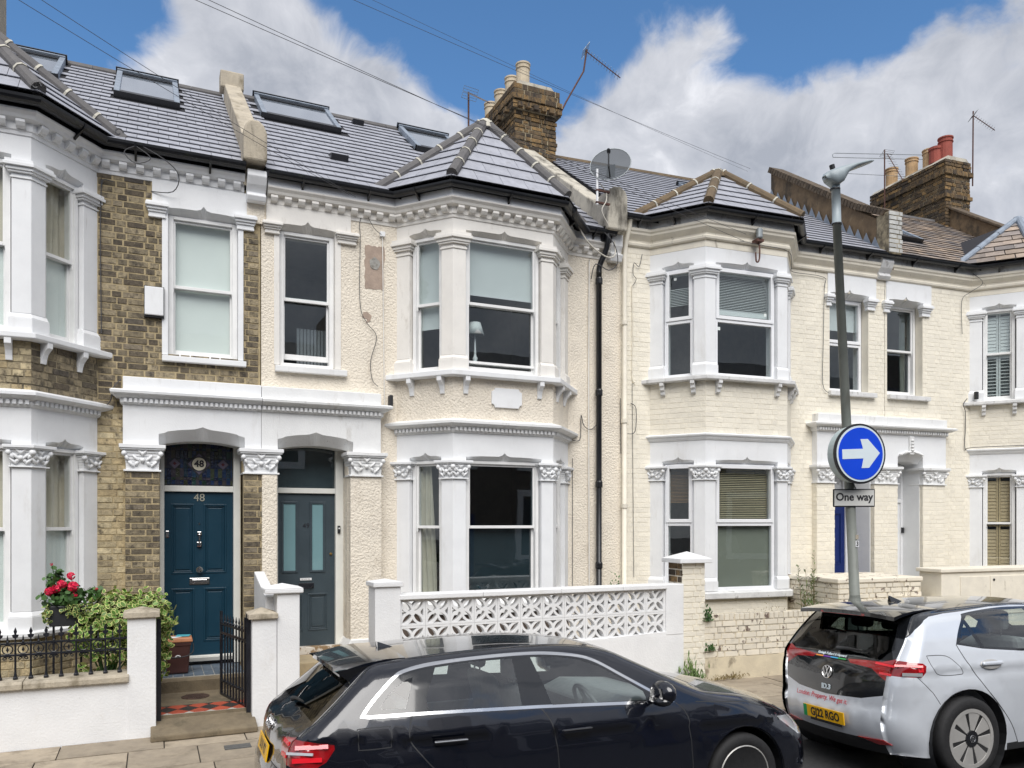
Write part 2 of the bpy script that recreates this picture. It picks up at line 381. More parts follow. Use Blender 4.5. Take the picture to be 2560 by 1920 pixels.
def slate_field(items, o, ex, ey, poly, w, h, holes=(), lift=.004, jit=0., th=.009):
    ex = Vector(ex).normalized(); ey = Vector(ey); ey = (ey-ex*ey.dot(ex)).normalized()
    M = fmat(o, ex, ey)
    xs = [p[0] for p in poly]; ys = [p[1] for p in poly]
    j = 0; y = min(ys)
    while y < max(ys)-.02:
        x = min(xs)-(w/2 if j % 2 else 0)-w
        while x < max(xs):
            g = .0026; rect = [(x+g, y), (x+w-g, y), (x+w-g, y+h*1.08), (x+g, y+h*1.08)]
            c = clip(rect, poly)
            if c and area2(c) > w*h*.06:
                ctr = (sum(p[0] for p in c)/len(c), sum(p[1] for p in c)/len(c))
                if not any(inpoly(ctr, hl) for hl in holes):
                    full = area2(c) > .999*area2(rect)
                    loc = [(p[0]-x, p[1]-y) for p in c]; n = len(loc)
                    zt = lambda p: lift+.02*(1-p[1]/h*.93)
                    vs = [(p[0], p[1], zt(p)-th) for p in loc]+[(p[0], p[1], zt(p)) for p in loc]
                    fs = [tuple(range(n-1, -1, -1)), tuple(range(n, 2*n))]+[(k, (k+1) % n, (k+1) % n+n, k+n) for k in range(n)]
                    jt = T(random.uniform(-jit, jit), random.uniform(-jit, jit), random.uniform(0, jit*.4)) @ Matrix.Rotation(random.uniform(-jit, jit), 4, 'Z') if jit else Matrix.Identity(4)
                    items.append(((round(w, 3), round(h, 3)) if full else None, (vs, fs), M @ T(x, y, 0) @ jt, area2(c)))
            x += w
        y += h; j += 1
def offs(path, o):
    """offset a plan polyline outwards (to the right of its direction)"""
    P = [Vector(p) for p in path]; out = []
    for i, p in enumerate(P):
        ns = []
        if i > 0: t = (p-P[i-1]).normalized(); ns.append(Vector((t.y, -t.x)))
        if i < len(P)-1: t = (P[i+1]-p).normalized(); ns.append(Vector((t.y, -t.x)))
        if len(ns) == 2:
            m = (ns[0]+ns[1]).normalized(); m = m/max(.3, m.dot(ns[0]))
        else: m = ns[0]
        out.append((p.x+m.x*o, p.y+m.y*o))
    return out
def extend(path, e0, e1=None):
    e1 = e0 if e1 is None else e1
    P = [Vector(p) for p in path]
    a = P[0]-(P[1]-P[0]).normalized()*e0; b = P[-1]+(P[-1]-P[-2]).normalized()*e1
    return [tuple(a)]+[tuple(p) for p in P[1:-1]]+[tuple(b)]
def mould(mb, path, prof):
    n = len(path); m = len(prof); vs = []
    for o, z in prof: vs += [(x, y, z) for x, y in offs(path, o)]
    fs = [(j*n+i, j*n+i+1, ((j+1) % m)*n+i+1, ((j+1) % m)*n+i) for j in range(m) for i in range(n-1)]
    fs += [tuple(j*n for j in range(m)), tuple(j*n+n-1 for j in range(m-1, -1, -1))]
    return mb.add(vs, fs)
def rib(mb, path, oi, oo, z0, z1, ext=0):
    p = extend(path, ext) if ext else path
    return mould(mb, p, [(oi, z0), (oo, z0), (oo, z1), (oi, z1)])
def facet(p, q):
    p, q = Vector(p), Vector(q); t = (q-p).normalized()
    return Matrix(((t.x, -t.y, 0, p.x), (t.y, t.x, 0, p.y), (0, 0, 1, 0), (0, 0, 0, 1))), (q-p).length
FLAT = Matrix.Identity(4)

def head_panel(mb, M, x0, x1, ztop, zside, xo0, xo1, zo, y=0., yin=.1, drop=.055, ogee=.06, arch=0., back=.04, mid=True):
    """lintel panel whose lower edge is splayed back to the window, with a little ogee point"""
    xm = (xo0+xo1)/2; hw = (xo1-xo0)/2
    def arc(x): return arch*(1-((x-xm)/hw)**2)
    path = [(xo0, zo)]
    n = 12 if arch else 2
    for i in range(1, n):
        x = xo0+(xm-.10-xo0)*i/n; path.append((x, zo+arc(x)+(.012 if i > n*.2 or not arch else 0)))
    if mid: path += [(xm-.085, zo+arc(xm)+.014), (xm-.035, zo+arc(xm)+.03), (xm, zo+arc(xm)+ogee+.015), (xm+.035, zo+arc(xm)+.03), (xm+.085, zo+arc(xm)+.014)]
    for i in range(1, n):
        x = xm+.10+(xo1-xm-.10)*i/n; path.append((x, zo+arc(x)+(.012 if i < n*.8 or not arch else 0)))
    path.append((xo1, zo))
    inner = []
    for i, (x, z) in enumerate(path):
        inner.append((x, zo+arc(x)-drop))
    sub = MB(M)
    fr = [(x0, ztop), (x1, ztop), (x1, zside), (xo1, zside)]+path[::-1]+[(xo0, zside), (x0, zside)]
    k = len(fr); sub.add([(a, y, b) for a, b in fr], [tuple(range(k))])
    n = len(path)
    sub.add([(a, y, b) for a, b in path]+[(a, yin, b) for a, b in inner]+[(a, yin+.3, b) for a, b in inner],
            [(i, i+1, n+i+1, n+i) for i in range(n-1)]+[(n+i, n+i+1, 2*n+i+1, 2*n+i) for i in range(n-1)])
    for x in (xo0, xo1): sub.add([(x, y, zo), (x, y, zside), (x, yin+.3, zside), (x, yin+.3, zo-drop), (x, yin, zo-drop)], [(0, 1, 2, 3, 4)])
    for x in (x0, x1): sub.add([(x, y, zside), (x, y, ztop), (x, y+back, ztop), (x, y+back, zside)], [(0, 1, 2, 3)])
    sub.add([(x0, y, ztop), (x1, y, ztop), (x1, y+back, ztop), (x0, y+back, ztop)], [(0, 1, 2, 3)])
    for a, b in ((x0, xo0), (xo1, x1)): sub.add([(a, y, zside), (b, y, zside), (b, y+.2, zside), (a, y+.2, zside)], [(0, 1, 2, 3)])
    mb.add(sub.v, sub.f)

def sash_window(root, M, x0, x1, z0, z1, zm, y=.09, fw=.05, paint=None, gl=None, style='sash', open_=0., name='window', label=None):
    paint = paint or white_wood; gl = gl or pane_m
    f = MB(M); f.ring(x0, x1, z0, z1, fw, y-.03, y+.12, wb=.03, wt=.04)
    f.box(x0+.01, x1-.01, y-.05, y+.1, z0-.025, z0+.012)
    w = obj(name, f, paint, root, bevel=.004, label=label)
    a, b = x0+fw*.75, x1-fw*.75
    if style == 'sash':
        u = MB(M); u.ring(a, b, zm-.02, z1-.03, .038, y, y+.04); 
        for xx in (a, b-.022):                                            # horns
            u.prism([(xx, zm-.02), (xx+.022, zm-.02), (xx+.022, zm-.06), (xx+.008, zm-.085)], y, y+.04)
        obj('upper_sash', u, paint, w, bevel=.003)
        l = MB(M); l.ring(a, b, z0+.02+open_, zm+.018+open_*.3, .038, y+.05, y+.09, wb=.07); obj('lower_sash', l, paint, w, bevel=.003)
        p = MB(M); p.box(a+.03, b-.03, y+.018, y+.022, zm-.01, z1-.06); obj('pane', p, gl, w)
        p = MB(M); p.box(a+.03, b-.03, y+.068, y+.072, z0+.07+open_, zm); obj('pane', p, gl, w)
    else:                                                                # plastic casement: opening light above, fixed light below
        u = MB(M); u.ring(a-.01, b+.01, zm+.01, z1-.015, .055, y-.05, y+.03); obj('casement', u, paint, w, bevel=.006)
        l = MB(M); l.ring(a-.01, b+.01, z0+.015, zm+.005, .035, y-.035, y+.03, wt=.045); obj('fixed_light', l, paint, w, bevel=.006)
        p = MB(M); p.box(a+.03, b-.03, y-.004, y, zm+.05, z1-.05); obj('pane', p, gl, w)
        p = MB(M); p.box(a+.02, b-.02, y-.004, y, z0+.04, zm-.03); obj('pane', p, gl, w)
    return w
def plain_cap(mb, path, z0, z1, oi, ends=1.):
    h = z1-z0
    for a, b, o in ((0, .12, .012), (.12, .30, .0), (.30, .42, .03), (.42, .62, .045), (.62, .82, .07), (.82, 1., .055)):
        rib(mb, path, oi, o, z0+a*h+.0005, z0+b*h, ext=o*ends+.001)
def leaf_cap(cap_mb, leaf_mb, path, z0, z1, oi, seed=1):
    """foliate capital: torus, flaring bell, abacus; crossed leaves, bosses and corner curls"""
    rnd = random.Random(seed); h = z1-z0
    rib(cap_mb, path, oi, .028, z0, z0+.07*h, ext=.028)
    for k in range(6):
        a = k/6; rib(cap_mb, path, oi, .004+.045*a*a, z0+(.07+.73*a)*h, z0+(.07+.73*(a+1/6))*h+.0006, ext=.004+.045*a*a)
    rib(cap_mb, path, oi, .062, z0+.80*h, z0+.86*h, ext=.062); rib(cap_mb, path, oi, .075, z0+.8605*h, z1, ext=.075)
    P = [Vector(p) for p in path]
    for i in range(len(P)-1):
        M, L = facet(P[i], P[i+1]); M3 = M.to_3x3()
        def lump(x, z, r, ang, out=.028):
            c = M @ Vector((x, -out, z)); leaf_mb.ell(c, r, M3 @ Matrix.Rotation(ang, 3, 'Y'), 7)
        cx = L/2
        for sgn in (-1, 1):
            for q in range(3):
                t = q/2
                lump(cx+sgn*(.02+L*.30*t), z0+h*(.70-.42*t), (.018, .022, .052), sgn*.75, .022+.01*(1-t))
            lump(cx+sgn*L*.18, z0+h*.30, (.022, .02, .036), -sgn*.6, .02)
            lump(cx+sgn*(L*.5+.022), z0+h*.66, (.032, .034, .034), 0, .036); lump(cx+sgn*(L*.5-.005), z0+h*.50, (.022, .026, .04), sgn*.5, .03)
        lump(cx, z0+h*.42, (.03, .03, .03), 0, .026); lump(cx, z0+h*.66, (.02, .026, .03), 0, .03)
def pier(root, path, z0, zc0, zc1, paint, ornate, oi=-.15, base=True, zbase=None, seed=1, name='pilaster'):
    m = MB(); zb = zbase if zbase else z0+.22
    rib(m, path, oi, 0, zb if base else z0, zc0)
    if base:
        rib(m, path, oi, .028, z0, zb-.05, ext=.028); mould(m, extend(path, .02), [(oi, zb-.05), (.028, zb-.05), (.0, zb+.0), (oi, zb)])
    o = obj(name, m, paint, root, bevel=.006)
    c = MB()
    if ornate:
        lf = MB(); leaf_cap(c, lf, path, zc0, zc1, oi, seed); k = obj('capital', c, paint, o, bevel=.004); obj('leaf_carving', lf, paint, o, smooth=True)
    else: plain_cap(c, path, zc0, zc1, oi); obj('capital', c, paint, o, bevel=.004)
    return o
def bay_storey(root, pts, zs, zh, zc0, zc1, zm, ztop, paint, ornate, wkw, wA=.2, wB=.18, base=.2, wC=None, seed=0, label=None):
    """one storey of a canted bay: four piers, three lintel panels, three windows; returns the windows"""
    V2 = [Vector(p) for p in pts]; wins = []
    for i in range(4):
        path = []
        if i == 0: t = (V2[1]-V2[0]).normalized(); path = [V2[0]-t*.1, V2[0]+t*wA]
        elif i == 3: t = (V2[3]-V2[2]).normalized(); path = [V2[3]-t*wA, V2[3]+t*.1]
        else:
            t1 = (V2[i]-V2[i-1]).normalized(); t2 = (V2[i+1]-V2[i]).normalized(); path = [V2[i]-t1*wB, V2[i], V2[i]+t2*wB]
        pier(root, [tuple(p) for p in path], zs, zc0, zc1, paint, ornate, zbase=zs+base, seed=seed+i)
    for i in range(3):
        M, L = facet(pts[i], pts[i+1]); a = wA if i == 0 else wB; b = wA if i == 2 else wB
        h = MB(); head_panel(h, M, 0, L, ztop, zc1-.005, a, L-b, zh, drop=.05, ogee=.05 if i == 1 else .045)
        obj('lintel', h, paint, root)
        k = dict(wkw); per = k.pop('per', None)
        if per: k.update(per[i])
        wins.append(sash_window(root, M, a+.015, L-b-.015, zs, zh-.045, zm, **k))
    return wins
def corbels(root, M, xs, z, paint, w=.065, d=.11, h=.22, curly=False):
    for x in xs:
        m = MB(M)
        pr = [(0, z), (-d, z), (-d, z-.06), (-d*.72, z-.085), (-d*.45, z-.12), (-d*.28, z-.17), (-d*.2, z-h), (0, z-h)]
        if curly: pr = [(0, z), (-d, z), (-d*1.02, z-.05), (-d*.8, z-.07), (-d*.78, z-.115), (-d*.5, z-.13), (-d*.48, z-.18), (-d*.2, z-h), (0, z-h)]
        m.prism(pr, x-w/2, x+w/2, 'x'); obj('corbel', m, paint, root, bevel=.004)
def eaves(root, path, zb, paint, fascia_m, zf0, zf1, zg, gr=.062, go=.2, moulded=True, sp=.165, gut=True, brackets=True):
    """cornice with modillions, fascia and half-round gutter along a plan line"""
    c = MB(); mould(c, path, [(-.03, zb-.03), (.012, zb-.03), (.018, zb+.01), (.03, zb+.015), (.034, zb+.10), (.10, zb+.115), (.115, zb+.15), (.145, zb+.18), (.145, zb+.20), (-.03, zb+.20)])
    k = obj('cornice', c, paint, root, bevel=.004)
    if moulded:
        for i in range(len(path)-1):
            M, L = facet(path[i], path[i+1]); n = max(1, int(L/sp)); s = L/n
            off = OFF.get(root.name, 0)
            for j in range(n):
                key = ('modillion', paint.name)
                if key not in _cache:
                    b = MB(); b.prism([(-.034, 0), (-.095, 0), (-.10, -.03), (-.075, -.065), (-.05, -.082), (-.034, -.082)], -.042, .042, 'x'); _cache[key] = mesh_from('modillion', b.v, b.f, paint)
                link('modillion', _cache[key], k, T(-off, 0, 0) @ M @ T((j+.5)*s, 0, zb+.108))
    f = MB(); mould(f, path, [(-.03, zf0), (.125, zf0), (.125, zf1), (-.03, zf1)]); obj('fascia', f, fascia_m, root)
    if gut: gutter(root, path, zg, gr, go, brackets)
def gutter(root, path, zg, gr=.062, go=.2, brackets=True):
    n = 8; prof = [(go+gr*math.cos(a), zg+gr*math.sin(a)) for a in [math.pi+math.pi*i/n for i in range(n+1)]]
    prof += [(go+.86*gr*math.cos(a), zg+.86*gr*math.sin(a)) for a in [2*math.pi-math.pi*i/n for i in range(n+1)]]
    g = MB(); mould(g, path, prof); go_ = obj('gutter', g, gutter_m, root, smooth=False)
    if brackets:
        for i in range(len(path)-1):
            M, L = facet(path[i], path[i+1])
            for j in range(max(1, int(L/.8))):
                x = (j+.5)*L/max(1, int(L/.8)); b = MB(M)
                b.prism([(-.1, zg-gr*.2), (-go-gr*1.12, zg-gr*.1), (-go-gr*.9, zg-gr*.8), (-go, zg-gr*1.35), (-.12, zg-gr*2.2)], x-.012, x+.012, 'x'); obj('gutter_bracket', b, gutter_m, go_)
def hips(root_part, a, b, seg, r, m, joint=True, n=10):
    a, b = Vector(a), Vector(b); L = (b-a).length; k = max(1, int(L/seg)); t = (b-a).normalized()
    for i in range(k):
        p, q = a+t*(L*i/k), a+t*(L*(i+1)/k-.004); mb = MB(); mb.tube([p, q], [r*1.06, r*.96], n); obj('hip_tile', mb, m, root_part, smooth=False)
        if joint:
            j = MB(); j.tube([q-t*.012, q+t*.014], r*1.10, n); obj('mortar_joint', j, bedding, root_part)
def skylight(part, o, ex, ey, x0, x1, y0, y1, lift=.10):
    M = fmat(o, ex, ey); f = MB(M); w = .075
    f.box(x0, x0+w, y0, y1, 0, lift); f.box(x1-w, x1, y0, y1, 0, lift); f.box(x0, x1, y1-.05, y1, 0, lift+.02)
    s = obj('roof_window', f, lead, part, bevel=.006)
    for q in ((x0, x1, y0-.02, y0+.09, 0, lift*.95), (x0+w, x1-w, y1-.16, y1-.05, 0, lift*.9), (x0-.02, x1+.02, y1+.001, y1+.04, 0, lift+.035)): b = MB(M); b.box(*q); obj('flashing', b, gutter_m, s)
    g = MB(M); g.box(x0+w-.005, x1-w+.005, y0+.05, y1-.15, lift*.72, lift*.76); obj('pane', g, skyglass, s)
skyglass = mat('roof_window_glass', lin(190,198,208), .03, .02, 3, spec=1., metal=.85)
def wall_cells(mb, x0, x1, z0, z1, holes, y=0., depth=.2, M=None):
    xs = sorted({x0, x1, *[min(max(h[k], x0), x1) for h in holes for k in (0, 1)]}); zs = sorted({z0, z1, *[min(max(h[k], z0), z1) for h in holes for k in (2, 3)]})
    s = MB(M)
    for i in range(len(xs)-1):
        for j in range(len(zs)-1):
            cx, cz = (xs[i]+xs[i+1])/2, (zs[j]+zs[j+1])/2
            if not any(h[0] < cx < h[1] and h[2] < cz < h[3] for h in holes):
                s.add([(xs[i], y, zs[j]), (xs[i+1], y, zs[j]), (xs[i+1], y, zs[j+1]), (xs[i], y, zs[j+1])], [(0, 1, 2, 3)])
    for a, b, c, d in holes:
        s.add([(a,y,c),(b,y,c),(b,y,d),(a,y,d),(a,y+depth,c),(b,y+depth,c),(b,y+depth,d),(a,y+depth,d)], [(0,4,5,1),(1,5,6,2),(2,6,7,3),(3,7,4,0)])
    mb.add(s.v, s.f)
def flat_window(root, x0, x1, z0, z1, zm, panel, paint, wkw, sill, caps, capz, y=-.025, sillm=None):
    """sash window with splayed lintel panel, two bracket capitals and a sill, on a flat wall"""
    h = MB(); head_panel(h, FLAT, panel[0], panel[1], panel[3], panel[2], x0-.02, x1+.02, z1+.06, y=y, yin=.09, drop=.06)
    obj('lintel', h, paint, root)
    for (a, b), sgn in zip(caps, (1, -1)):
        c = MB(); H = capz[1]-capz[0]
        for p, q, o in ((0, .14, .02), (.14, .34, .012), (.34, .5, .03), (.5, .68, .05), (.68, .88, .075), (.88, 1, .06)):
            e = (.075-o)*.6
            c.box(a+e, b-e, -o-.025, .03, capz[0]+p*H+.0005, capz[0]+q*H)
        obj('bracket_capital', c, paint, root, bevel=.004)
    w = sash_window(root, FLAT, x0, x1, z0, z1, zm, paint=wkw.pop('paint', None), **wkw)
    s = MB(); s.prism([(-.075, sill[2]), (-.075, sill[3]-.015), (.12, sill[3]), (.12, sill[2])], sill[0], sill[1], 'x'); obj('window_sill', s, sillm or paint, root, bevel=.006)
    return w
def panel_door(root, x0, x1, z0, z1, y, m, panels, glass_panels=(), label=None):
    """door slab with mouldings round sunk panels"""
    d = MB(); holes = [(a, b, c, e) for a, b, c, e in list(panels)+list(glass_panels)]
    wall_cells(d, x0, x1, z0, z1, holes, y=y, depth=.012); d.box(x0, x1, y+.0125, y+.05, z0, z1)
    o = obj('door', d, m, root, label=label)
    for a, b, c, e in panels:
        q = MB(); q.ring(a-.018, b+.018, c-.018, e+.018, .022, y-.008, y+.004); q.ring(a+.006, b-.006, c+.006, e-.006, .014, y+.002, y+.012); q.box(a+.035, b-.035, y+.004, y+.0124, c+.035, e-.035); obj('door_panel', q, m, o, bevel=.004)
    for a, b, c, e in glass_panels:
        q = MB(); q.ring(a-.022, b+.022, c-.022, e+.022, .03, y-.012, y+.004); obj('panel_moulding', q, m, o, bevel=.004)
        g = MB(); g.box(a, b, y+.003, y+.008, c, e); obj('pane', g, door_glass, o)
    return o
door_glass = mat('obscured_door_glass', lin(118,152,158), .18, .05, 2, spec=.8)
def wire(name, pts, r, m, label, cat='cable', group=None, parent=None, n=5):
    mb = MB(); P = []
    for i in range(len(pts)-1):
        for k in range(6): P.append(Vector(pts[i]).lerp(Vector(pts[i+1]), k/6))
    P.append(Vector(pts[-1])); mb.tube(P, r, n)
    o = obj(name, mb, m, parent, smooth=True)
    if not parent: tag(o, label, cat, group)
    return o
def catmull(pts, n=6):
    P = [Vector(p) for p in pts]; out = []
    for i in range(len(P)-1):
        a, b, c, d = P[max(i-1, 0)], P[i], P[i+1], P[min(i+2, len(P)-1)]
        for k in range(n):
            t = k/n; out.append(.5*((2*b)+(c-a)*t+(2*a-5*b+4*c-d)*t*t+(3*b-a-3*c+d)*t**3))
    out.append(P[-1]); return out
# ------------------------------------------------------------------ ground
FB = T(PIV[0], PIV[1], 0) @ Matrix.Rotation(PHI, 4, 'Z')
def fb(x, y, z=0): return FB @ Vector((x, y, z))
g = MB(); g.box(-90, 110, -60, 90, -.40, -.15); struct('road', g, asphalt)
g = MB()                                                    # pavement bed
pv = [(-14, 6.86), (6.7, 6.86), tuple(fb(22, -3.48)[:2]), tuple(fb(22, -1.2)[:2]), (6.45, 9.2), (-14, 9.2)]
g.prism(pv, -.16, -.012, 'z'); pavement = struct('pavement', g, joint)
_flagm = {}
def flag(M, l, w):
    l, w = round(l, 2), round(w, 2)
    if (l, w) not in _flagm:
        e = .006; _flagm[(l, w)] = mesh_from('flagstone', [(e,e,-.02),(l-e,e,-.02),(l-e,w-e,-.02),(e,w-e,-.02),(e,e,0),(l-e,e,0),(l-e,w-e,0),(e,w-e,0)], _boxf, york)
    o = link('flagstone', _flagm[(l, w)], pavement, M @ T(0, 0, random.uniform(-.004, .003)) @ Matrix.Rotation(random.uniform(-.004, .004), 4, 'X'))
rows = [(6.98, .62), (7.60, .62), (8.22, .48)]
for j, (y, w) in enumerate(rows):
    x = -5.2+.37*j
    while x < 6.3:
        l = random.choice((.6, .75, .9, .66)); l = min(l, 6.62-x)
        if l > .15: flag(T(x, y, 0), l, w)
        x += l
    x = .02+.2*j
    while x < 12:
        l = random.choice((.75, .9, .9, 1.05)); flag(FB @ T(x, y-10.4+.02, 0), l, w); x += l
_k = {}
for i in range(22):
    for M, n0 in ((T(-12, 0, 0), 0), (FB, 1)):
        l = .9; x = i*.905
        if n0 == 0 and -12+x > 6.0: continue
        if 'k' not in _k:
            b = MB(); b.prism([(0, -.16), (0, -.012), (.012, .0), (.13, .0), (.13, -.16)], 0, l, 'x'); _k['k'] = mesh_from('kerbstone', b.v, b.f, granite)
            kerb = thing('kerb', 'granite kerb between road and pavement', 'kerb'); kerb['kind'] = 'structure'; del kerb['category']
        link('kerbstone', _k['k'], kerb, M @ T(x, 6.73 if n0 == 0 else -3.66, 0))
g = MB(); g.box(-14, 6.45, 8.75, 10.5, -.1, .10); struct('garden_ground', g, soil)
g = MB(FB); g.box(.0, 22, -1.6, .2, -.1, .08); struct('garden_ground', g, conc)

# path and steps of number 48
g = MB(); g.box(.0, 1.0, 8.86, 9.98, .0, .17); path48 = struct('path', g, conc)
g = MB(); g.prism([(8.46, 0), (8.46, .055), (8.48, .07), (8.86, .14), (8.86, 0)], -.02, .98, 'x'); obj('threshold_stone', g, conc, path48, bevel=.012)
gb = MB(); gb.box(.02, .96, 8.868, 9.256, .165, .172); obj('tile_bed', gb, grout, path48)
for i in range(-1, 11):
    for j in range(0, 4):
        if (i+j) % 2: continue
        e = .105; f_ = .128; cx, cy = .03+e*i, 8.93+f_*j; c = clip([(cx-e+.003, cy), (cx, cy-f_+.004), (cx+e-.003, cy), (cx, cy+f_-.004)], [(.03, 8.872), (.95, 8.872), (.95, 9.252), (.03, 9.252)])
        if c: q = MB(); q.prism(c, .170, .1765, 'z'); obj('floor_tile', q, tile_blk if j % 2 else tile_red, path48)
c = MB(); c.lathe([(.15, 0), (.15, .008), (.12, .012), (.0, .012)], 24, (.44, 9.66, .168)); dc = obj('drain_cover', c, mat('rusted_iron', lin(70,52,44), .8, .3, 12, .6, 60), smooth=False)
tag(dc, 'round rusty iron drain cover in the path before the teal door', 'drain cover')
c = MB()
for k in range(8): c.box(.44+.025*(k-4)+.004, .44+.025*(k-3)-.004, 9.66-.1, 9.66+.1, .178, .184)
obj('tread_pattern', c, MATS['rusted_iron'], dc)
g = MB(); g.prism([(9.97, .17), (9.955, .30), (9.97, .335), (10.02, .34), (10.9, .34), (10.9, .0), (9.97, 0)], -.05, 1.02, 'x'); step48 = obj('doorstep', g, conc, path48, bevel=.008)
gt = MB(); gt.box(.10, 1.0, 9.99, 10.74, .338, .346); obj('tile_grout', gt, grout, path48)
_st = mesh_from('step_tile', *[(v, f) for v, f in [boxvf(.108, 0, .118, .008)]][0], tile_slate)
for i in range(8):
    for j in range(6):
        link('step_tile', _st, path48, T(.105+.113*i, 10.0+.124*j, .345))
dcov = MB(); dcov.box(.62, .86, 7.92, 8.06, -.004, .006); iv = obj('access_cover', dcov, mat('cover_iron', lin(92,92,90), .7, .2, 30, .5, 90)); tag(iv, 'small grey metal access cover set in the paving by the dark car', 'access cover')

# ------------------------------------------------------------------ number 48, stock brick house
H48 = house('terraced_house', 'brown stock brick house with white trim and teal door numbered 48', 'A', -4.05)
b48 = [(-3.15, 0), (-2.57, -.67), (-1.171, -.67), (-.589, 0)]
items = []; pale = []
holes48 = [(.13, 1.0, 4.15, 5.9), (-.335, 1.2, 3.3, 3.86), (-3.15, -.58, 0, 6.2), (-.02, 1.2, 5.98, 6.3), (-.09, .2, 5.8, 5.98), (.9, 1.2, 5.78, 5.98), (.12, 1.03, 5.75, 6.0)]
w = MB(); wall_cells(w, -4.05, 1.245, 0, 6.3, [(.15, .99, 4.15, 6.0), (-3.1, -.64, .9, 3.3), (-3.1, -.64, 4.1, 6.25), (.074, 1.022, .1, 3.3)]); obj('wall', w, mortar, H48)
brick_field(items, FLAT, -.60, 1.21, 3.50, 6.24, holes48); brick_field(pale, FLAT, -.589, -.29, .2, 3.5, [], jt=.010)
for zb in ((3.5, 4.07), ):                                   # brick between the two bay storeys
    m = MB(); mould(m, extend(b48, .1), [(-.3, 3.4), (0, 3.4), (0, 4.1), (-.3, 4.1)]); obj('bay_spandrel', m, mortar_dark, H48)
    for p, q in zip(b48, b48[1:]):
        M, L = facet(p, q); brick_field(pale if p[0] < -1.2 else items, M, 0, L, 3.53, 4.06, jt=.010)
m = MB(); mould(m, extend(b48, .1), [(-.3, .1), (0.01, .1), (0.01, 1.0), (-.3, 1.0)]); obj('bay_plinth', m, mortar, H48)
for p, q in zip(b48, b48[1:]):
    M, L = facet(p, q); brick_field(pale, M @ T(0, -.012, 0), 0, L, .12, .93)
emit(H48, 'brick', items, brick, 'brickwork', 230); emit(H48, 'brick', pale, brick_pale, 'brickwork', 70)
m = MB(); mould(m, extend(b48, .1), [(-.2, .92), (.07, .92), (.085, .95), (.085, .985), (0, 1.01), (-.2, 1.01)]); obj('bay_sill', m, white, H48, bevel=.006)
wg = bay_storey(H48, b48, 1.0, 3.01, 2.726, 2.962, 2.075, 3.37, white, True, dict(gl=pane_g), seed=3)
wu = bay_storey(H48, b48, 4.15, 6.01, 5.767, 5.949, 5.09, 6.27, white, False, dict(gl=pane_g), seed=3)
def bay_cornice(root, pts, z0, z1, paint, dent=True, out=.13):
    c = MB(); h = z1-z0
    mould(c, extend(pts, .12), [(-.1, z0), (.012, z0), (.03, z0+.03*h/.17), (.03, z0+.07), (.075, z0+.085), (out*.8, z0+h*.62), (out, z0+h*.72), (out, z1-.01), (0, z1+.03), (-.1, z1+.03)])
    k = obj('bay_cornice', c, paint, root, bevel=.003)
    if dent:
        d = MB()
        for p, q in zip(pts, pts[1:]):
            M, L = facet(p, q); n = int(L/.058); s_ = MB(M)
            for i in range(n): s_.box((i+.2)*L/n, (i+.78)*L/n, -.062, -.02, z0+.028, z0+.075)
            d.add(s_.v, s_.f)
        obj('dentil_course', d, paint, k, kind='stuff')
    return k
bay_cornice(H48, b48, 3.36, 3.52, white)
m = MB(); mould(m, extend(b48, .12), [(-.2, 4.06), (.10, 4.06), (.12, 4.075), (.12, 4.13), (.0, 4.155), (-.2, 4.155)]); obj('bay_sill', m, white, H48, bevel=.006)
for (p, q), xs in zip(zip(b48, b48[1:]), ((.3, .7), (.15, 1.2), (.14, .62))):
    corbels(H48, facet(p, q)[0], xs, 4.065, white)
def film(win, M, a, b, c, d, y, m, name='frosted_film'): q = MB(M); q.box(a, b, y, y+.004, c, d); return obj(name, q, m, win)
def drape(win, M, x0, x1, z0, z1, y, m, folds=6, amp=.03, flare=0., name='curtain'):
    q = MB(M); n = folds*8; vs = []; fs = []
    for j in range(9):
        t = j/8; z = z1+(z0-z1)*t
        for i in range(n+1):
            u = i/n; x = x0+(x1-x0)*u+flare*t*u*.5
            vs.append((x, y+amp*math.sin(u*folds*2*math.pi+.6*math.sin(t*3))*(.6+.4*t)+.012*math.sin(u*17+t*5), z))
    for j in range(8):
        for i in range(n): a = j*(n+1)+i; fs.append((a, a+1, a+n+2, a+n+1))
    q.add(vs, fs); return obj(name, q, m, win, smooth=True)
for i, (p, q) in enumerate(zip(b48, b48[1:])):
    M, L = facet(p, q)
    if i == 0: continue
    drape(wg[i], M, .2, L-.2, 1.0, 2.95, .24, curtain, 5, .02); drape(wu[i], M, .2, L-.2, 4.2, 5.95, .24, curtain, 5, .02)
    film(wg[i], M, .22, L-.22, 1.05, 2.06, .175, frost); film(wu[i], M, .22, L-.22, 4.2, 5.07, .175, frost)
fw = flat_window(H48, .17, .965, 4.165, 5.87, 5.02, (-.008, 1.10, 5.95, 6.25), white, dict(gl=pane_g, fw=.06), (.10, 1.06, 4.08, 4.16), ((-.082, .175), (.915, 1.19)), (5.79, 5.97))
film(fw, FLAT, .22, .92, 4.2, 5.84, .20, frost)
fr_ = MB(); fr_.box(.10, .168, -.025, .1, 4.16, 5.96); fr_.box(.967, 1.03, -.025, .1, 4.16, 5.96); obj('window_surround', fr_, white, H48, bevel=.004)
ab = MB(); ab.box(-.088, .117, -.085, -.012, 4.61, 4.945); ao = obj('alarm_box', ab, white, H48, bevel=.008)
ab = MB(); ab.box(-.095, .124, -.06, -.0, 4.59, 4.955); obj('back_plate', ab, black_pl, ao)
e48 = [(-4.05, 0)]+b48+[(1.04, 0)]
eaves(H48, e48, 6.25, white, gutter_m, 6.43, 6.55, 6.545, gr=.075, go=.2)
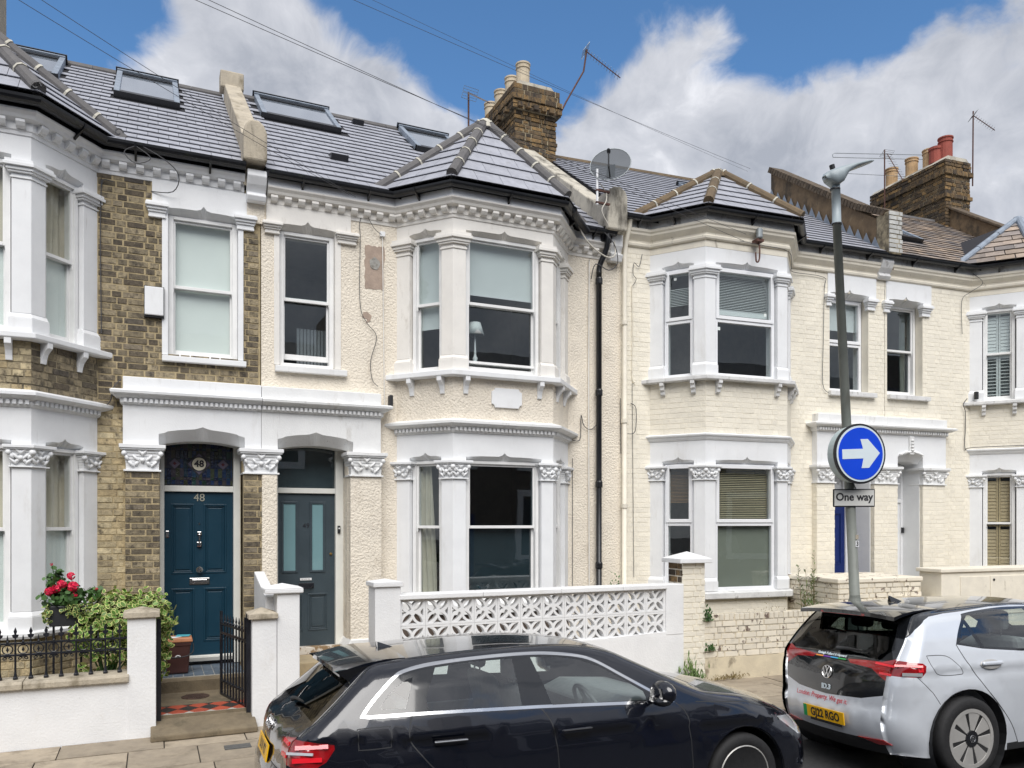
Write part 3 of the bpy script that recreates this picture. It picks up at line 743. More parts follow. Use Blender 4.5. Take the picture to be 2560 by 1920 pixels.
def main_roof(root, x0, x1, ze, zr, yr, m, items_w, items_h, holes, ridge_m, jit=0., cap=300, ye=-.2):
    ey = Vector((0, yr-ye, zr-ze)); L = ey.length
    d = MB(); d.prism([(ye, ze), (yr, zr), (yr+3.6, ze-.3), (yr+3.6, ze-.5), (yr, zr-.15), (ye, ze-.08)], x0, x1, 'x'); part = obj('roof', d, slate_deck, root)
    its = []; slate_field(its, (0, ye, ze), (1, 0, 0), ey, [(x0, 0), (x1, 0), (x1, L), (x0, L)], items_w, items_h, holes, jit=jit)
    emit(part, 'slate', its, m, 'slating', cap)
    n = int((x1-x0)/.45)
    for i in range(n):
        r = MB(); r.tube([(x0+(x1-x0)*i/n, yr, zr-.015), (x0+(x1-x0)*(i+1)/n-.006, yr, zr-.015)], .075, 8); obj('ridge_tile', r, ridge_m, part)
    return part, ey
def bay_roof(root, pts, ze, apex, m, hip_m, w, h, out=.24, r=.07, capm=None, seg=.36, joint=True, jit=0.):
    E = offs(extend(pts, .2), out); ap = Vector(apex)
    d = MB(); d.add([(*E[0], ze), (*E[1], ze), (*E[2], ze), (*E[3], ze), tuple(ap-Vector((0, 0, .03))), (E[0][0], .6, ze), (E[3][0], .6, ze), (ap.x, ap.y+2, ap.z-.03)],
                    [(0, 1, 4), (1, 2, 4), (2, 3, 4), (0, 4, 7, 5), (3, 6, 7, 4)]); part = obj('bay_roof', d, slate_deck, root)
    its = []
    for i in range(3):
        p, q = Vector((*E[i], ze)), Vector((*E[i+1], ze)); ex = (q-p).normalized(); mid = (p+q)/2
        up = ap-p; up = up-ex*up.dot(ex); L = (q-p).length; H = up.length; xa = (ap-p).dot(ex)
        slate_field(its, p, ex, up, [(0, 0), (L, 0), (xa, H)], w, h, jit=jit)
    emit(part, 'slate', its, m, 'slating', 120)
    for i in range(4):
        b = Vector((*E[i], ze+.03)); t = (b-ap).normalized(); hips(part, b-t*.02, ap+t*.1+Vector((0, 0, .02)), seg, r, hip_m, joint)
    c = MB(); c.lathe([(.16, -.10), (.13, -.02), (.07, .05), (.0, .06)], 8, tuple(ap)); obj('hip_cap', c, capm or bedding, part)
    return part
ang = math.atan2(9.03-6.53, 3.4); Ls = math.hypot(3.4, 2.5)
ap48 = Vector((-1.87, .12, 7.78))
roof48, ey48 = main_roof(H48, -4.05, 1.02, 6.55, 9.03, 3.2, slate, .235, .232, [[(-.52, 2.36), (.38, 2.36), (.38, 4.15), (-.52, 4.15)], [(-2.2, 2.7), (-1.15, 2.7), (-1.15, 4.3), (-2.2, 4.3)], [(-3.4, 0), (-.4, 0), (-1.87, 2.5)]], hipt)
for a, b, c, d in ((-.49, .35, 2.45, 4.05), (-2.15, -1.18, 2.75, 4.12)): skylight(roof48, (0, -.2, 6.55), (1, 0, 0), ey48, a, b, c, d)
bay_roof(H48, b48, 6.60, ap48, slate, hipt, .235, .232, out=.22, r=.075)
for q in ((-.36, -.16, 6.62), (-1.10, -.9, 6.62)):          # hip irons
    s_ = MB(); s_.tube([(q[0]+.05*math.cos(a)*(1-a/9), q[1]-.02, q[2]+.04+.05*math.sin(a)*(1-a/9)) for a in [k*.5 for k in range(12)]], .009, 5); obj('hip_iron', s_, iron, roof48)
c = MB(); c.box(-2.55, -2.15, 2.6, 4.6, 8.0, 11.5); obj('chimney', c, stone_cop, H48)
def parapet(root, x0, x1, y0, z0, y1, z1, up, m, kneel, cop=None, kn_m=None, round_=True, capover=.03):
    """party wall upstand following the roof slope, with a kneeler block at the eaves"""
    p = MB(); p.prism([(y0, z0-.3), (y0, z0+up), (y1, z1+up), (y1, z1-.3)], x0+.02, x1-.02, 'x'); o = obj('party_parapet', p, m, root, bevel=.015)
    if cop:
        q = MB(); t = Vector((0, y1-y0, z1-z0)).normalized(); n = Vector((0, -t.z, t.y))
        k = MB(); k.prism([(y0-.02, z0+up), (y0-.02, z0+up+.06), (y1, z1+up+.06), (y1, z1+up)], x0-capover, x1+capover, 'x'); obj('coping', k, cop, o, bevel=.01)
    ky, kz0, kz1, kd = kneel
    k = MB(); 
    if round_: k.prism([(x0, kz0), (x1, kz0), (x1, kz1-.14), (x1-.04, kz1-.05), ((x0+x1)/2+.04, kz1), ((x0+x1)/2-.06, kz1-.005), (x0+.03, kz1-.06), (x0, kz1-.15)], ky, ky+kd, 'y')
    else: k.box(x0, x1, ky, ky+kd, kz0, kz1)
    obj('kneeler', k, kn_m or m, o, bevel=.025)
    return o
pp = parapet(H48, 1.0, 1.28, -.1, 6.62, 2.9, 8.83, .30, stone_cop, (-.32, 6.56, 7.06, .32))
k = MB(); k.box(.96, 1.31, 2.72, 2.98, 8.95, 9.22); obj('parapet_end', k, stone_cop, pp, bevel=.02)
k = MB(); k.prism([(-.02, 6.14), (-.13, 6.14), (-.16, 6.2), (-.10, 6.25), (-.17, 6.33), (-.22, 6.42), (-.2, 6.5), (-.02, 6.5)], 1.06, 1.29, 'x'); obj('eaves_corbel', k, white, H48, bevel=.01)
k = MB(); k.box(1.07, 1.28, -.03, .05, 5.9, 6.14); obj('render_block', k, stucco, H48)

# porch shared by 48 and 49: the two door bays
def porch_front(root, x0, x1, holes_x, zc1, z_lo, z_hi, z_par, paint, za, arch, dent=True, y=-.12, gap=None):
    pass
def porch_bay(root, x0, x1, xo0, xo1, zs, arch, ztop, zside, paint, y=-.12):
    h = MB(); head_panel(h, FLAT, x0, x1, ztop, zside, xo0, xo1, zs, y=y, yin=y+.12, drop=.12, ogee=.028, arch=arch, back=.14)
    return obj('porch_frieze', h, paint, root)
def porch_cornice(root, x0, x1, zl, zh, zp, paint, ends, dn=.055):
    c = MB(); P = [(x0, -.12), (x1, -.12)]
    if 'L' in ends: P = [(x0, .1)]+P
    if 'R' in ends: P = P+[(x1, .1)]
    h = zh-zl
    mould(c, P, [(-.1, zl), (.012, zl), (.03, zl+.02), (.03, zl+.07), (.07, zl+.08), (.10, zl+h*.66), (.13, zl+h*.72), (.135, zh-.015), (.11, zh), (-.1, zh)]); k = obj('porch_cornice', c, paint, root, bevel=.003)
    d = MB(); n = int((x1-x0)/dn)
    for i in range(n): d.box(x0+(i+.2)*(x1-x0)/n, x0+(i+.78)*(x1-x0)/n, -.185, -.14, zl+.022, zl+.068)
    obj('dentil_course', d, paint, k, kind='stuff')
    p = MB(); p.box(x0, x1, -.15, .03, zh-.002, zp); obj('porch_parapet', p, paint, root, bevel=.008)
def pilaster(root, x0, x1, z0, zc0, zc1, shaft_m, paint, seed, y=-.12, shaft=True, back=.36):
    if shaft: s_ = MB(); s_.box(x0, x1, y, back, z0, zc0); o = obj('door_pilaster', s_, shaft_m, root, bevel=.006)
    else: o = root
    c = MB(); lf = MB(); leaf_cap(c, lf, [(x0+.01, y), (x1-.01, y)], zc0, zc1, -.3, seed); k = obj('capital', c, paint, root, bevel=.004); obj('leaf_carving', lf, paint, k, smooth=True)
    return o
porch_bay(H48, -.318, 1.23, .064, 1.036, 3.195, .06, 3.53, 3.055, white)
porch_cornice(H48, -.318, 1.23, 3.525, 3.69, 3.85, white, 'L')
pilaster(H48, -.293, .074, .0, 2.744, 3.06, mortar, white, 11)
s_ = MB(); s_.box(1.022, 1.235, -.12, .36, 0, 2.744); obj('door_pilaster', s_, mortar, H48)
pit = []; brick_field(pit, T(0, -.12, 0), -.293, .074, .34, 2.74, bond='stretch', st=.22, jt=.013); brick_field(pit, T(0, -.12, 0), 1.022, 1.235, .34, 2.74, jt=.011); emit(H48, 'brick', pit, MATS['stock_brick'], 'brickwork', 120)
# recess, door 48 and stained fanlight
s_ = MB(); s_.box(.074, 1.022, .41, .5, .3, 3.4); obj('porch_back', s_, room, H48)
f = MB(); f.ring(.078, 1.022, .44, 3.30, .052, .30, .42, wb=.03, wt=.1); f.box(.13, .97, .30, .42, 2.53, 2.605); f.box(.938, 1.022, .26, .36, .36, 3.3); obj('door_frame', f, door_frame, H48, bevel=.006)
d48 = panel_door(H48, .128, .938, .46, 2.528, .34, teal, [(.225, .46, 1.52, 2.36), (.605, .84, 1.52, 2.36), (.225, .46, .66, 1.30), (.605, .84, .66, 1.30)])
d48['label'] = 'teal four panel door'
lp = MB(); lp.box(.42, .655, .325, .338, 1.365, 1.445); l_ = obj('letter_plate', lp, chrome, d48, bevel=.004); lp = MB(); lp.box(.45, .625, .318, .326, 1.385, 1.425); obj('letter_flap', lp, chrome, l_, bevel=.003)
kn = MB(); kn.lathe([(.012, .34), (.018, .31), (.04, .295), (.042, .28), (.03, .268), (0, .265)], 8, (.535, 0, 1.55), 'y'); obj('door_knob', kn, chrome, d48)
kn = MB(); kn.box(.51, .56, .318, .339, 1.985, 2.03); kn.box(.525, .545, .30, .325, 1.88, 2.0); kn.box(.505, .56, .305, .338, 1.84, 1.90); obj('door_knocker', kn, chrome, d48, bevel=.006)
kn = MB(); kn.box(.145, .185, .325, .339, 1.96, 2.04); obj('latch', kn, chrome, d48, bevel=.004); kn = MB(); kn.lathe([(.01, .339), (.01, .33), (0, .33)], 10, (.535, 0, 2.13), 'y'); obj('spy_hole', kn, chrome, d48)
obj('door_number', text_mb('48', .135, fmat((.535, .337, 2.455), (1, 0, 0), (0, 0, 1)), .004), mat('brass_number', lin(206,204,186), .3, .05, 4, metal=.6), d48)
wb = MB(); wb.box(.128, .938, .27, .36, .40, .455); obj('weather_bar', wb, mat('threshold_bar', lin(190,190,184), .4, .1, 6, metal=.4), H48, bevel=.006)
stn = mat('stained_glass', (.05, .08, .14), .12, .2, 30, .6, 30, rand=.3, spec=.9, hue=[(0, lin(16,28,66)), (.2, lin(26,50,84)), (.4, lin(30,60,50)), (.6, lin(64,64,42)), (.8, lin(56,50,58)), (1, lin(20,34,60))])
leadm = mat('lead_came', (.015, .015, .02), .5)
fl = MB(); fl.box(.13, .94, .395, .40, 2.605, 3.2); fan = obj('fanlight', fl, leadm, H48)
cells = []
xs = [.135, .16, .21, .26, .31, .355, .40, .45, .50, .535, .57, .62, .67, .715, .76, .81, .86, .91, .935]; zs = [2.62, 2.68, 2.715, 2.83, 2.95, 3.05, 3.085, 3.14]
for i in range(len(xs)-1):
    for j in range(len(zs)-1):
        q = MB(); q.box(xs[i]+.003, xs[i+1]-.003, .388, .396, zs[j]+.003, zs[j+1]-.003); obj('glass_quarry', q, stn, fan)
palegl = mat('pale_glass', lin(104,98,116), .15, .1, 9, spec=.8); rubygl = mat('ruby_glass', lin(90,34,44), .15, .1, 9, spec=.8)
for cx, r_ in ((.25, .075), (.535, .155), (.82, .075)):
    for rr_, yy, m_ in ((r_, .386, leadm), (r_*.86, .384, palegl), (r_*.3 if r_ < .1 else .095, .382, rubygl if r_ < .1 else leadm)):
        q = MB()
        if r_ > .1 and rr_ == .095: q.lathe([(.095, .389), (.095, .381), (0, .381)], 28, (cx, 0, 2.885), 'y')
        else: q.prism([(cx-rr_, 2.885), (cx, 2.885-rr_), (cx+rr_, 2.885), (cx, 2.885+rr_)], yy, .39, 'y')
        obj('glass_lozenge', q, m_, fan)
q = MB(); q.lathe([(.082, .385), (.082, .378), (0, .378)], 28, (.535, 0, 2.885), 'y'); obj('number_roundel', q, mat('opal_glass', lin(226,220,200), .3, .05, 4), fan)
obj('fanlight_number', text_mb('48', .115, fmat((.535, .376, 2.885), (1, 0, 0), (0, 0, 1)), .002, bold=.004), leadm, fan)

# ------------------------------------------------------------------ number 49, cream roughcast house
H49 = house('terraced_house', 'cream roughcast house with slate grey door and a breeze block garden wall', 'A', 1.235)
b49 = [(3.007, 0), (3.571, -.67), (5.039, -.67), (5.634, 0)]
w = MB(); wall_cells(w, 1.235, 6.57, 0, 6.42, [(1.45, 2.19, 4.15, 6.0), (3.06, 5.58, 1.0, 3.3), (3.06, 5.58, 4.1, 6.2), (1.424, 2.34, .1, 3.3)]); obj('wall', w, stucco, H49)
m = MB(); mould(m, extend(b49, .1), [(-.3, 3.4), (0, 3.4), (0, 4.1), (-.3, 4.1)]); obj('bay_spandrel', m, stucco, H49)
m = MB(); mould(m, extend(b49, .1), [(-.3, .05), (.01, .05), (.01, .94), (-.3, .94)]); obj('bay_plinth', m, mat('dark_plinth_brown', lin(92,80,72), .95, .25, 9, .5, 40), H49); m = MB(); mould(m, extend(b49, .1), [(-.3, .94), (.06, .94), (.06, 1.06), (-.3, 1.06)]); obj('bay_sill', m, white49, H49)  # plinth in one dark brown tone, white sill band above it
wg = bay_storey(H49, b49, 1.06, 3.01, 2.714, 2.958, 2.085, 3.34, white, True, dict(gl=pane_dark, per=[dict(gl=pane_m), {}, {}]), seed=21, base=.14)
wu = bay_storey(H49, b49, 4.14, 5.99, 5.73, 5.94, 5.06, 6.17, cream_trim, False, dict(gl=pane_m, paint=white_wood), seed=25)
bay_cornice(H49, b49, 3.32, 3.48, white49)
m = MB(); mould(m, extend(b49, .12), [(-.2, 4.05), (.10, 4.05), (.12, 4.06), (.12, 4.125), (.0, 4.145), (-.2, 4.145)]); obj('bay_sill', m, white, H49, bevel=.006)
for (p, q), xs in zip(zip(b49, b49[1:]), ((.25, .72), (.17, 1.25), (.2, .62))): corbels(H49, facet(p, q)[0], xs, 4.055, white)
M, L = facet(b49[0], b49[1]); drape(wg[0], M, .22, .42, 1.1, 2.9, .22, curtain, 3, .025, .16); film(wu[0], M, .22, L-.2, 4.75, 5.95, .20, blind_w, 'roller_blind')
M, L = facet(b49[1], b49[2]); film(wg[1], M, .2, L-.2, 1.1, 2.07, .19, mat('dusty_grey_film', lin(112,120,124), .3, .08, 2, spec=.8), 'window_film'); film(wu[1], M, .2, L-.2, 5.22, 5.93, .20, blind_w, 'roller_blind'); film(wu[1], M, .2, L-.2, 5.20, 5.225, .195, white, 'blind_bar')
film(wu[0], M @ T(0, 0, 0), .2, L-.2, 4.2, 4.21, .6, room, 'back_board')
M, L = facet(b49[2], b49[3]); film(wu[2], M, .2, L-.2, 4.9, 5.93, .20, blind_w, 'roller_blind')
pl = MB(); x0, x1, z0, z1, c_ = 4.11, 4.55, 3.68, 3.94, .045
arcp = lambda cx, cz, a0: [(cx+c_*math.cos(R(a0+k*15)), cz+c_*math.sin(R(a0+k*15))) for k in range(7)]
pl.prism(arcp(x0, z0, 0)[::-1]+arcp(x1, z0, 90)[::-1]+arcp(x1, z1, 180)[::-1]+arcp(x0, z1, 270)[::-1], -.70, -.66, 'y'); obj('blank_plaque', pl, white, H49, bevel=.004)
w49 = flat_window(H49, 1.47, 2.17, 4.165, 5.88, 5.02, (1.305, 2.376, 5.93, 6.18), cream_trim, dict(gl=pane_m, open_=.07, fw=.06, paint=white_wood), (1.41, 2.32, 4.06, 4.15), ((1.25, 1.50), (2.17, 2.48)), (5.80, 5.945), sillm=white49)
fr_ = MB(); fr_.box(1.40, 1.468, -.012, .1, 4.15, 5.95); fr_.box(2.172, 2.25, -.012, .1, 4.15, 5.95); obj('window_surround', fr_, cream_trim, H49, bevel=.004)
rd = MB()
for k in range(9): rd.box(1.74+.045*k, 1.775+.045*k, .35, .40, 4.25, 4.72)
obj('radiator', rd, mat('grey_radiator', lin(120,124,128), .5), w49)
e49 = [(1.31, 0)]+b49+[(6.34, 0)]
eaves(H49, e49, 6.16, cream_trim, upvc, 6.355, 6.46, 6.505, sp=.16)
roof49, ey49 = main_roof(H49, 1.28, 6.16, 6.52, 9.08, 3.2, slate, .26, .236, [[(1.48, 2.93), (2.75, 2.93), (2.75, 4.4), (1.48, 4.4)], [(3.9, 2.8), (4.9, 2.8), (4.9, 4.3), (3.9, 4.3)], [(2.85, 0), (5.8, 0), (4.32, 2.2)]], hipt)
for a, b, c, d in ((1.51, 2.72, 2.97, 4.30), (3.93, 4.85, 2.84, 4.20)): skylight(roof49, (0, -.2, 6.52), (1, 0, 0), ey49, a, b, c, d)
Mr = fmat((0, -.2, 6.52), (1, 0, 0), ey49)
for a, b, c, d in ((3.08, 3.27, 3.92, 4.05), (2.26, 2.5, 1.12, 1.36)):
    v = MB(Mr); v.prism([(c, .0), (c, .10), (c+.02, .10), (d, .02), (d, 0)], a, b, 'x'); obj('roof_vent', v, gutter_m, roof49)
bay_roof(H49, b49, 6.545, (4.335, .1, 7.86), slate, hipt, .36, .25, r=.072, seg=.34)
pp = parapet(H49, 6.14, 6.48, -.1, 6.62, 2.9, 8.85, .26, stain_cem, (-.32, 6.50, 7.15, .34), kn_m=stain_cem)
k = MB(); k.prism([(-.02, 6.1), (-.12, 6.1), (-.16, 6.2), (-.10, 6.24), (-.15, 6.33), (-.16, 6.5), (-.02, 6.5)], 6.30, 6.50, 'x'); obj('eaves_corbel', k, white49, H49, bevel=.01)
rp = MB(); pts = []
for i in range(44):
    t = i/44; e = random.uniform(-.012, .012)
    if t < .25: p = (2.57+.26*t*4, 5.26+e)
    elif t < .5: p = (2.83+e, 5.26+.575*(t-.25)*4)
    elif t < .75: p = (2.83-.26*(t-.5)*4, 5.835+e)
    else: p = (2.57+e, 5.835-.575*(t-.75)*4)
    pts.append(p)
rp.prism(pts, -.004, .02, 'y'); ro = obj('bare_patch', rp, mat('old_render_patch', lin(168,150,136), .95, .15, 8, .6, 30), H49)
rp = MB(); rp.prism([(2.70+.075*math.cos(a*.52)*random.uniform(.85, 1.1), 5.60+.085*math.sin(a*.52)*random.uniform(.85, 1.1)) for a in range(12)], -.01, .01, 'y'); obj('filler_disc', rp, mat('grey_filler', lin(158,156,150), .9, .2, 14, .5, 40, stains=[(lin(104,98,88), 12, .5, .65, 1, .7)]), ro)
rp = MB(); rp.prism([(2.53, 4.87), (2.60, 4.85), (2.58, 4.79), (2.64, 4.83), (2.66, 4.90), (2.60, 4.95), (2.55, 4.94)], -.004, .02, 'y'); obj('bare_patch', rp, MATS['old_render_patch'], H49)
jb = MB(); jb.box(2.765, 2.835, -.05, .0, 5.97, 6.035); obj('junction_box', jb, white, H49, bevel=.005)
cl = MB(); cl.box(2.88, 2.93, -.10, -.0, 3.7, 3.85); obj('camera_box', cl, black_pl, H49, bevel=.012)
porch_bay(H49, 1.235, 2.753, 1.43, 2.384, 3.195, .06, 3.53, 3.055, white49)
porch_cornice(H49, 1.235, 2.753, 3.525, 3.685, 3.845, white49, 'R')
pilaster(H48, 1.03, 1.43, 0, 2.744, 3.06, mortar, white, 13, shaft=False)
s_ = MB(); s_.box(1.238, 1.424, -.14, .36, 0, 2.744); obj('door_pilaster', s_, stucco, H49, bevel=.015)
pilaster(H49, 2.345, 2.759, .6, 2.744, 3.06, stucco, white49, 14, y=-.14)
s_ = MB(); s_.prism([(2.29, 0), (2.29, .52), (2.345, .62), (2.76, .62), (2.81, .52), (2.81, 0)], -.18, .36, 'y'); obj('pilaster_base', s_, white49, H49, bevel=.01)
s_ = MB(); s_.box(1.424, 2.4, .41, .5, .3, 3.4); obj('porch_back', s_, room, H49)
f = MB(); f.ring(1.44, 2.345, .44, 3.30, .052, .30, .42, wb=.03, wt=.1); f.box(1.49, 2.29, .30, .42, 2.53, 2.60); f.box(2.238, 2.345, .27, .36, .5, 3.3); obj('door_frame', f, door_frame, H49, bevel=.006)
d49 = panel_door(H49, 1.488, 2.238, .50, 2.528, .34, slate_door, [(1.575, 1.80, .72, 1.18), (1.90, 2.13, .72, 1.18)], [(1.56, 1.73, 1.50, 2.40), (1.93, 2.09, 1.50, 2.40)]); d49['label'] = 'slate grey door with two glazed panels'
fg = MB(); fg.box(1.49, 2.24, .37, .375, 2.6, 3.22); obj('fanlight', fg, pane_dark, H49)
lp = MB(); lp.box(1.78, 1.93, .325, .338, 1.375, 1.405); obj('name_plate', lp, white, d49); obj('name_lettering', text_mb('NO JUNK MAIL', .018, fmat((1.855, .324, 1.39), (1, 0, 0), (0, 0, 1)), .0005), leadm, d49)
lp = MB(); lp.box(1.76, 1.96, .325, .338, 1.27, 1.34); lo = obj('letter_plate', lp, iron, d49, bevel=.004); lp = MB(); lp.tube([(1.78, .32, 1.30), (1.80, .30, 1.275), (1.86, .295, 1.265), (1.92, .30, 1.275), (1.94, .32, 1.30)], .008, 6); obj('letter_pull', lp, iron, lo)
obj('door_number', text_mb('49', .09, fmat((1.86, .337, 2.10), (1, 0, 0), (0, 0, 1)), .003), leadm, d49)
kn = MB(); kn.lathe([(.018, .339), (.018, .325), (0, .322)], 12, (2.185, 0, 1.72), 'y'); obj('door_lock', kn, mat('brass', lin(150,120,70), .35, .1, 9, metal=.8), d49)
db = MB(); db.box(2.262, 2.298, .245, .272, 2.0, 2.10); do = obj('door_bell', db, black_pl, H49, bevel=.004); db = MB(); db.lathe([(.011, .246), (.011, .24), (0, .24)], 12, (2.28, 0, 2.065), 'y'); obj('bell_button', db, white, do)
ts = MB(); ts.box(1.43, 2.36, .22, .42, .40, .50); obj('door_cill', ts, mat('peeling_cill', lin(206,200,190), .8, .1, 6, .3, 40, stains=[(lin(128,104,72), 4, .44, .5, 1, .95)]), H49, bevel=.008)
ts = MB(); ts.box(1.42, 2.5, -.35, .36, .20, .40); ts.box(1.3, 2.3, -.75, -.35, .05, .24); obj('doorstep', ts, mat('york_step', lin(176,160,130), .9, .16, 5, .5, 40, stains=[(lin(120,104,80), 5, .5, .7, 1, .6)]), H49, bevel=.015)
# chimney stack on the 49/50 party wall
def chimney(root, x0, x1, y0, y1, z0, z1, bands, m, pots, cap=150, potsm=None, cornerband=True, cols=None):
    c = MB(); c.box(x0+.012, x1-.012, y0+.012, y1-.012, z0, z1); st = obj('chimney', c, mortar_dark, root)
    its = []; dk = []
    for za, zb, o, dark in bands:
        if o > .015: cc = MB(); cc.box(x0-o+.012, x1+o-.012, y0-o+.012, y1+o-.012, za+.004, zb-.004); obj('corbel_course', cc, mortar_dark, st)
        L = x1-x0+2*o; W = y1-y0+2*o
        for Mf, l in ((T(x0-o, y0-o+.012, 0), L), (T(x0-o+.012, y1+o, 0) @ Matrix.Rotation(-math.pi/2, 4, 'Z'), W)):
            brick_field(dk if dark else its, Mf, 0, l, za, zb, jt=.014, proud=.012, jit=.004)
    emit(st, 'brick', its, brick_dark, 'brickwork', cap); emit(st, 'brick', dk, brick_dark, 'brickwork', 90)
    fl_ = MB(); fl_.prism([(x0-.02, z1-.02), (x0+.1, z1+.09), (x1-.1, z1+.09), (x1+.02, z1-.02)], y0+.02, y1-.02, 'y'); obj('flaunching', fl_, stain_cem, st)
    for (px, py, r_, h_, pm) in pots:
        q = MB(); zb = z1+.03
        q.lathe([(r_*1.0, zb), (r_*1.0, zb+h_*.80), (r_*1.12, zb+h_*.815), (r_*1.12, zb+h_*.84), (r_*1.02, zb+h_*.855), (r_*1.03, zb+h_*.93), (r_*1.14, zb+h_*.95), (r_*1.14, zb+h_), (r_*.9, zb+h_), (r_*.88, zb+h_-.25)], 16, (px, py, 0)); obj('chimney_pot', q, pm, st, smooth=False)
    return st
pot_buff = mat('buff_clay_pot', lin(196,182,158), .8, .15, 6, .3, 40, stains=[(lin(160,120,80), 5, .55, .75, .4, .5), (lin(90,84,76), 7, .6, .8, .5, .5)])
pot_red = mat('red_clay_pot', lin(150,76,64), .8, .12, 6, .3, 40); pot_tan = mat('tan_clay_pot', lin(190,158,118), .8, .18, 6, .3, 40, stains=[(lin(220,214,200), 9, .6, .7, 1, .6)])
for_bands = [(8.2, 9.18, 0, 0), (9.18, 9.26, .02, 0), (9.26, 9.56, 0, 0), (9.56, 9.72, .015, 1), (9.72, 9.88, .07, 1), (9.88, 9.98, .10, 1), (9.98, 10.20, .05, 1)]
ch49 = chimney(H49, 6.05, 6.90, 2.8, 4.9, 8.2, 10.20, for_bands, MATS['stock_brick'], [(6.36, 3.12+.52*k, .125, .55-.0*k, pot_buff) for k in range(4)])
its = []
for k in range(6):
    for Mf in (T(6.06+k*.16, 2.70, 0), T(5.95, 4.7-k*.33, 0) @ Matrix.Rotation(-math.pi/2, 4, 'Z')):
        its.append((('dent',), boxvf(.10, -.03, .1, .085), Mf @ T(0, 0, 9.735), .01))
emit(ch49, 'corbel_brick', its, brick_dark, 'x', 40)
# rainwater pipe of 49
dp = MB(); dp.tube(catmull([(6.20, -.2, 6.5), (6.20, -.2, 6.36), (6.19, -.16, 6.22), (6.13, -.09, 6.02), (6.12, -.08, 5.9)], 5), .042, 12); dp.tube([(6.12, -.08, 5.92), (6.12, -.08, .05)], .042, 12); do = obj('downpipe', dp, gutter_m, H49, smooth=True)
for z in (5.78, 4.1, 2.72, 1.5): q = MB(); q.lathe([(.052, z-.05), (.055, z-.04), (.055, z+.03), (.048, z+.05)], 12, (6.12, -.08, 0)); obj('pipe_collar', q, gutter_m, do)
q = MB(); q.prism([(-.16, 6.36), (-.24, 6.56), (-.05, 6.56), (-.08, 6.36)], 6.12, 6.29, 'x'); obj('hopper', q, gutter_m, do)
dp = MB(); dp.tube([(5.33, -.72, 6.50), (5.42, -.60, 6.47), (5.82, -.23, 6.44)], .052, 10); obj('gutter_outlet', dp, gutter_m, H49, smooth=True)
for pts, r_, m_ in (([(2.56, -.02, 6.30), (2.49, -.03, 6.1), (2.50, -.03, 5.9), (2.49, -.03, 5.3), (2.51, -.03, 4.95), (2.60, -.03, 4.78), (2.72, -.03, 4.62), (2.64, -.03, 4.3), (2.66, -.03, 4.05), (2.74, -.03, 3.96)], .0045, wire_m), ([(2.56, -.05, 6.26), (2.68, -.05, 6.06), (2.78, -.05, 5.99)], .004, wire_m),
                    ([(2.80, -.03, 5.97), (2.82, -.02, 4.5), (2.83, -.02, 3.6)], .007, cream_trim), ([(5.98, -.03, 6.1), (5.97, -.03, 4.0), (5.98, -.03, 1.1)], .010, cream_trim), ([(6.11, -.03, 3.62), (6.0, -.03, 3.54), (5.88, -.04, 3.60), (5.84, -.03, 3.75), (5.83, -.03, 3.42), (5.76, -.03, 3.36), (5.60, -.05, 3.40)], .006, wire_m), ([(5.70, -.02, 3.1), (5.70, -.02, 1.2)], .0045, wire_m), ([(6.05, -.18, 6.55), (6.24, -.3, 6.3), (6.36, -.22, 6.05), (6.22, -.2, 5.92), (6.05, -.1, 6.02), (6.0, -.05, 5.8)], .007, wire_m), ([(5.55, -.32, 6.62), (5.75, -.35, 6.25), (6.1, -.3, 6.08), (6.3, -.25, 6.16), (6.35, -.1, 6.5)], .010, wire_w)):
    wire('wall_cable', [tuple(p) for p in catmull(pts, 4)], r_, m_, '', parent=H49)
for root, x0, x1 in ((H48, -3.9, 1.1), (H49, 1.35, 6.3)):      # rooms behind the glass
    for z0, z1 in ((.5, 3.3), (3.95, 6.3)):
        q = MB(); q.add([(x0, .42, z0), (x1, .42, z0), (x1, 3.5, z0), (x0, 3.5, z0), (x0, .42, z1), (x1, .42, z1), (x1, 3.5, z1), (x0, 3.5, z1)], [(0, 1, 2, 3), (4, 5, 6, 7), (2, 3, 7, 6), (0, 3, 7, 4), (1, 2, 6, 5)]); obj('room_interior', q, room, root)
for pts in ([(-.545, -.03, 6.15), (-.555, -.03, 5.5), (-.55, -.03, 4.9), (-.545, -.03, 4.35)], [(-.42, -.035, 6.13), (-.52, -.035, 6.14), (-.545, -.03, 6.05)], [(-.2, -.25, 6.55), (.12, -.27, 6.4), (.28, -.24, 6.25), (.22, -.1, 6.1), (-.02, -.03, 6.09)], [(-.18, -.26, 6.5), (-.02, -.28, 6.38), (-.18, -.26, 6.30), (-.3, -.24, 6.42), (-.18, -.26, 6.5)], [(-.34, -.03, 3.83), (-.42, -.06, 3.72), (-.44, -.08, 3.58), (-.5, -.03, 3.5)]):
    wire('wall_cable', [tuple(p) for p in catmull(pts, 4)], .006, wire_m, '', parent=H48)
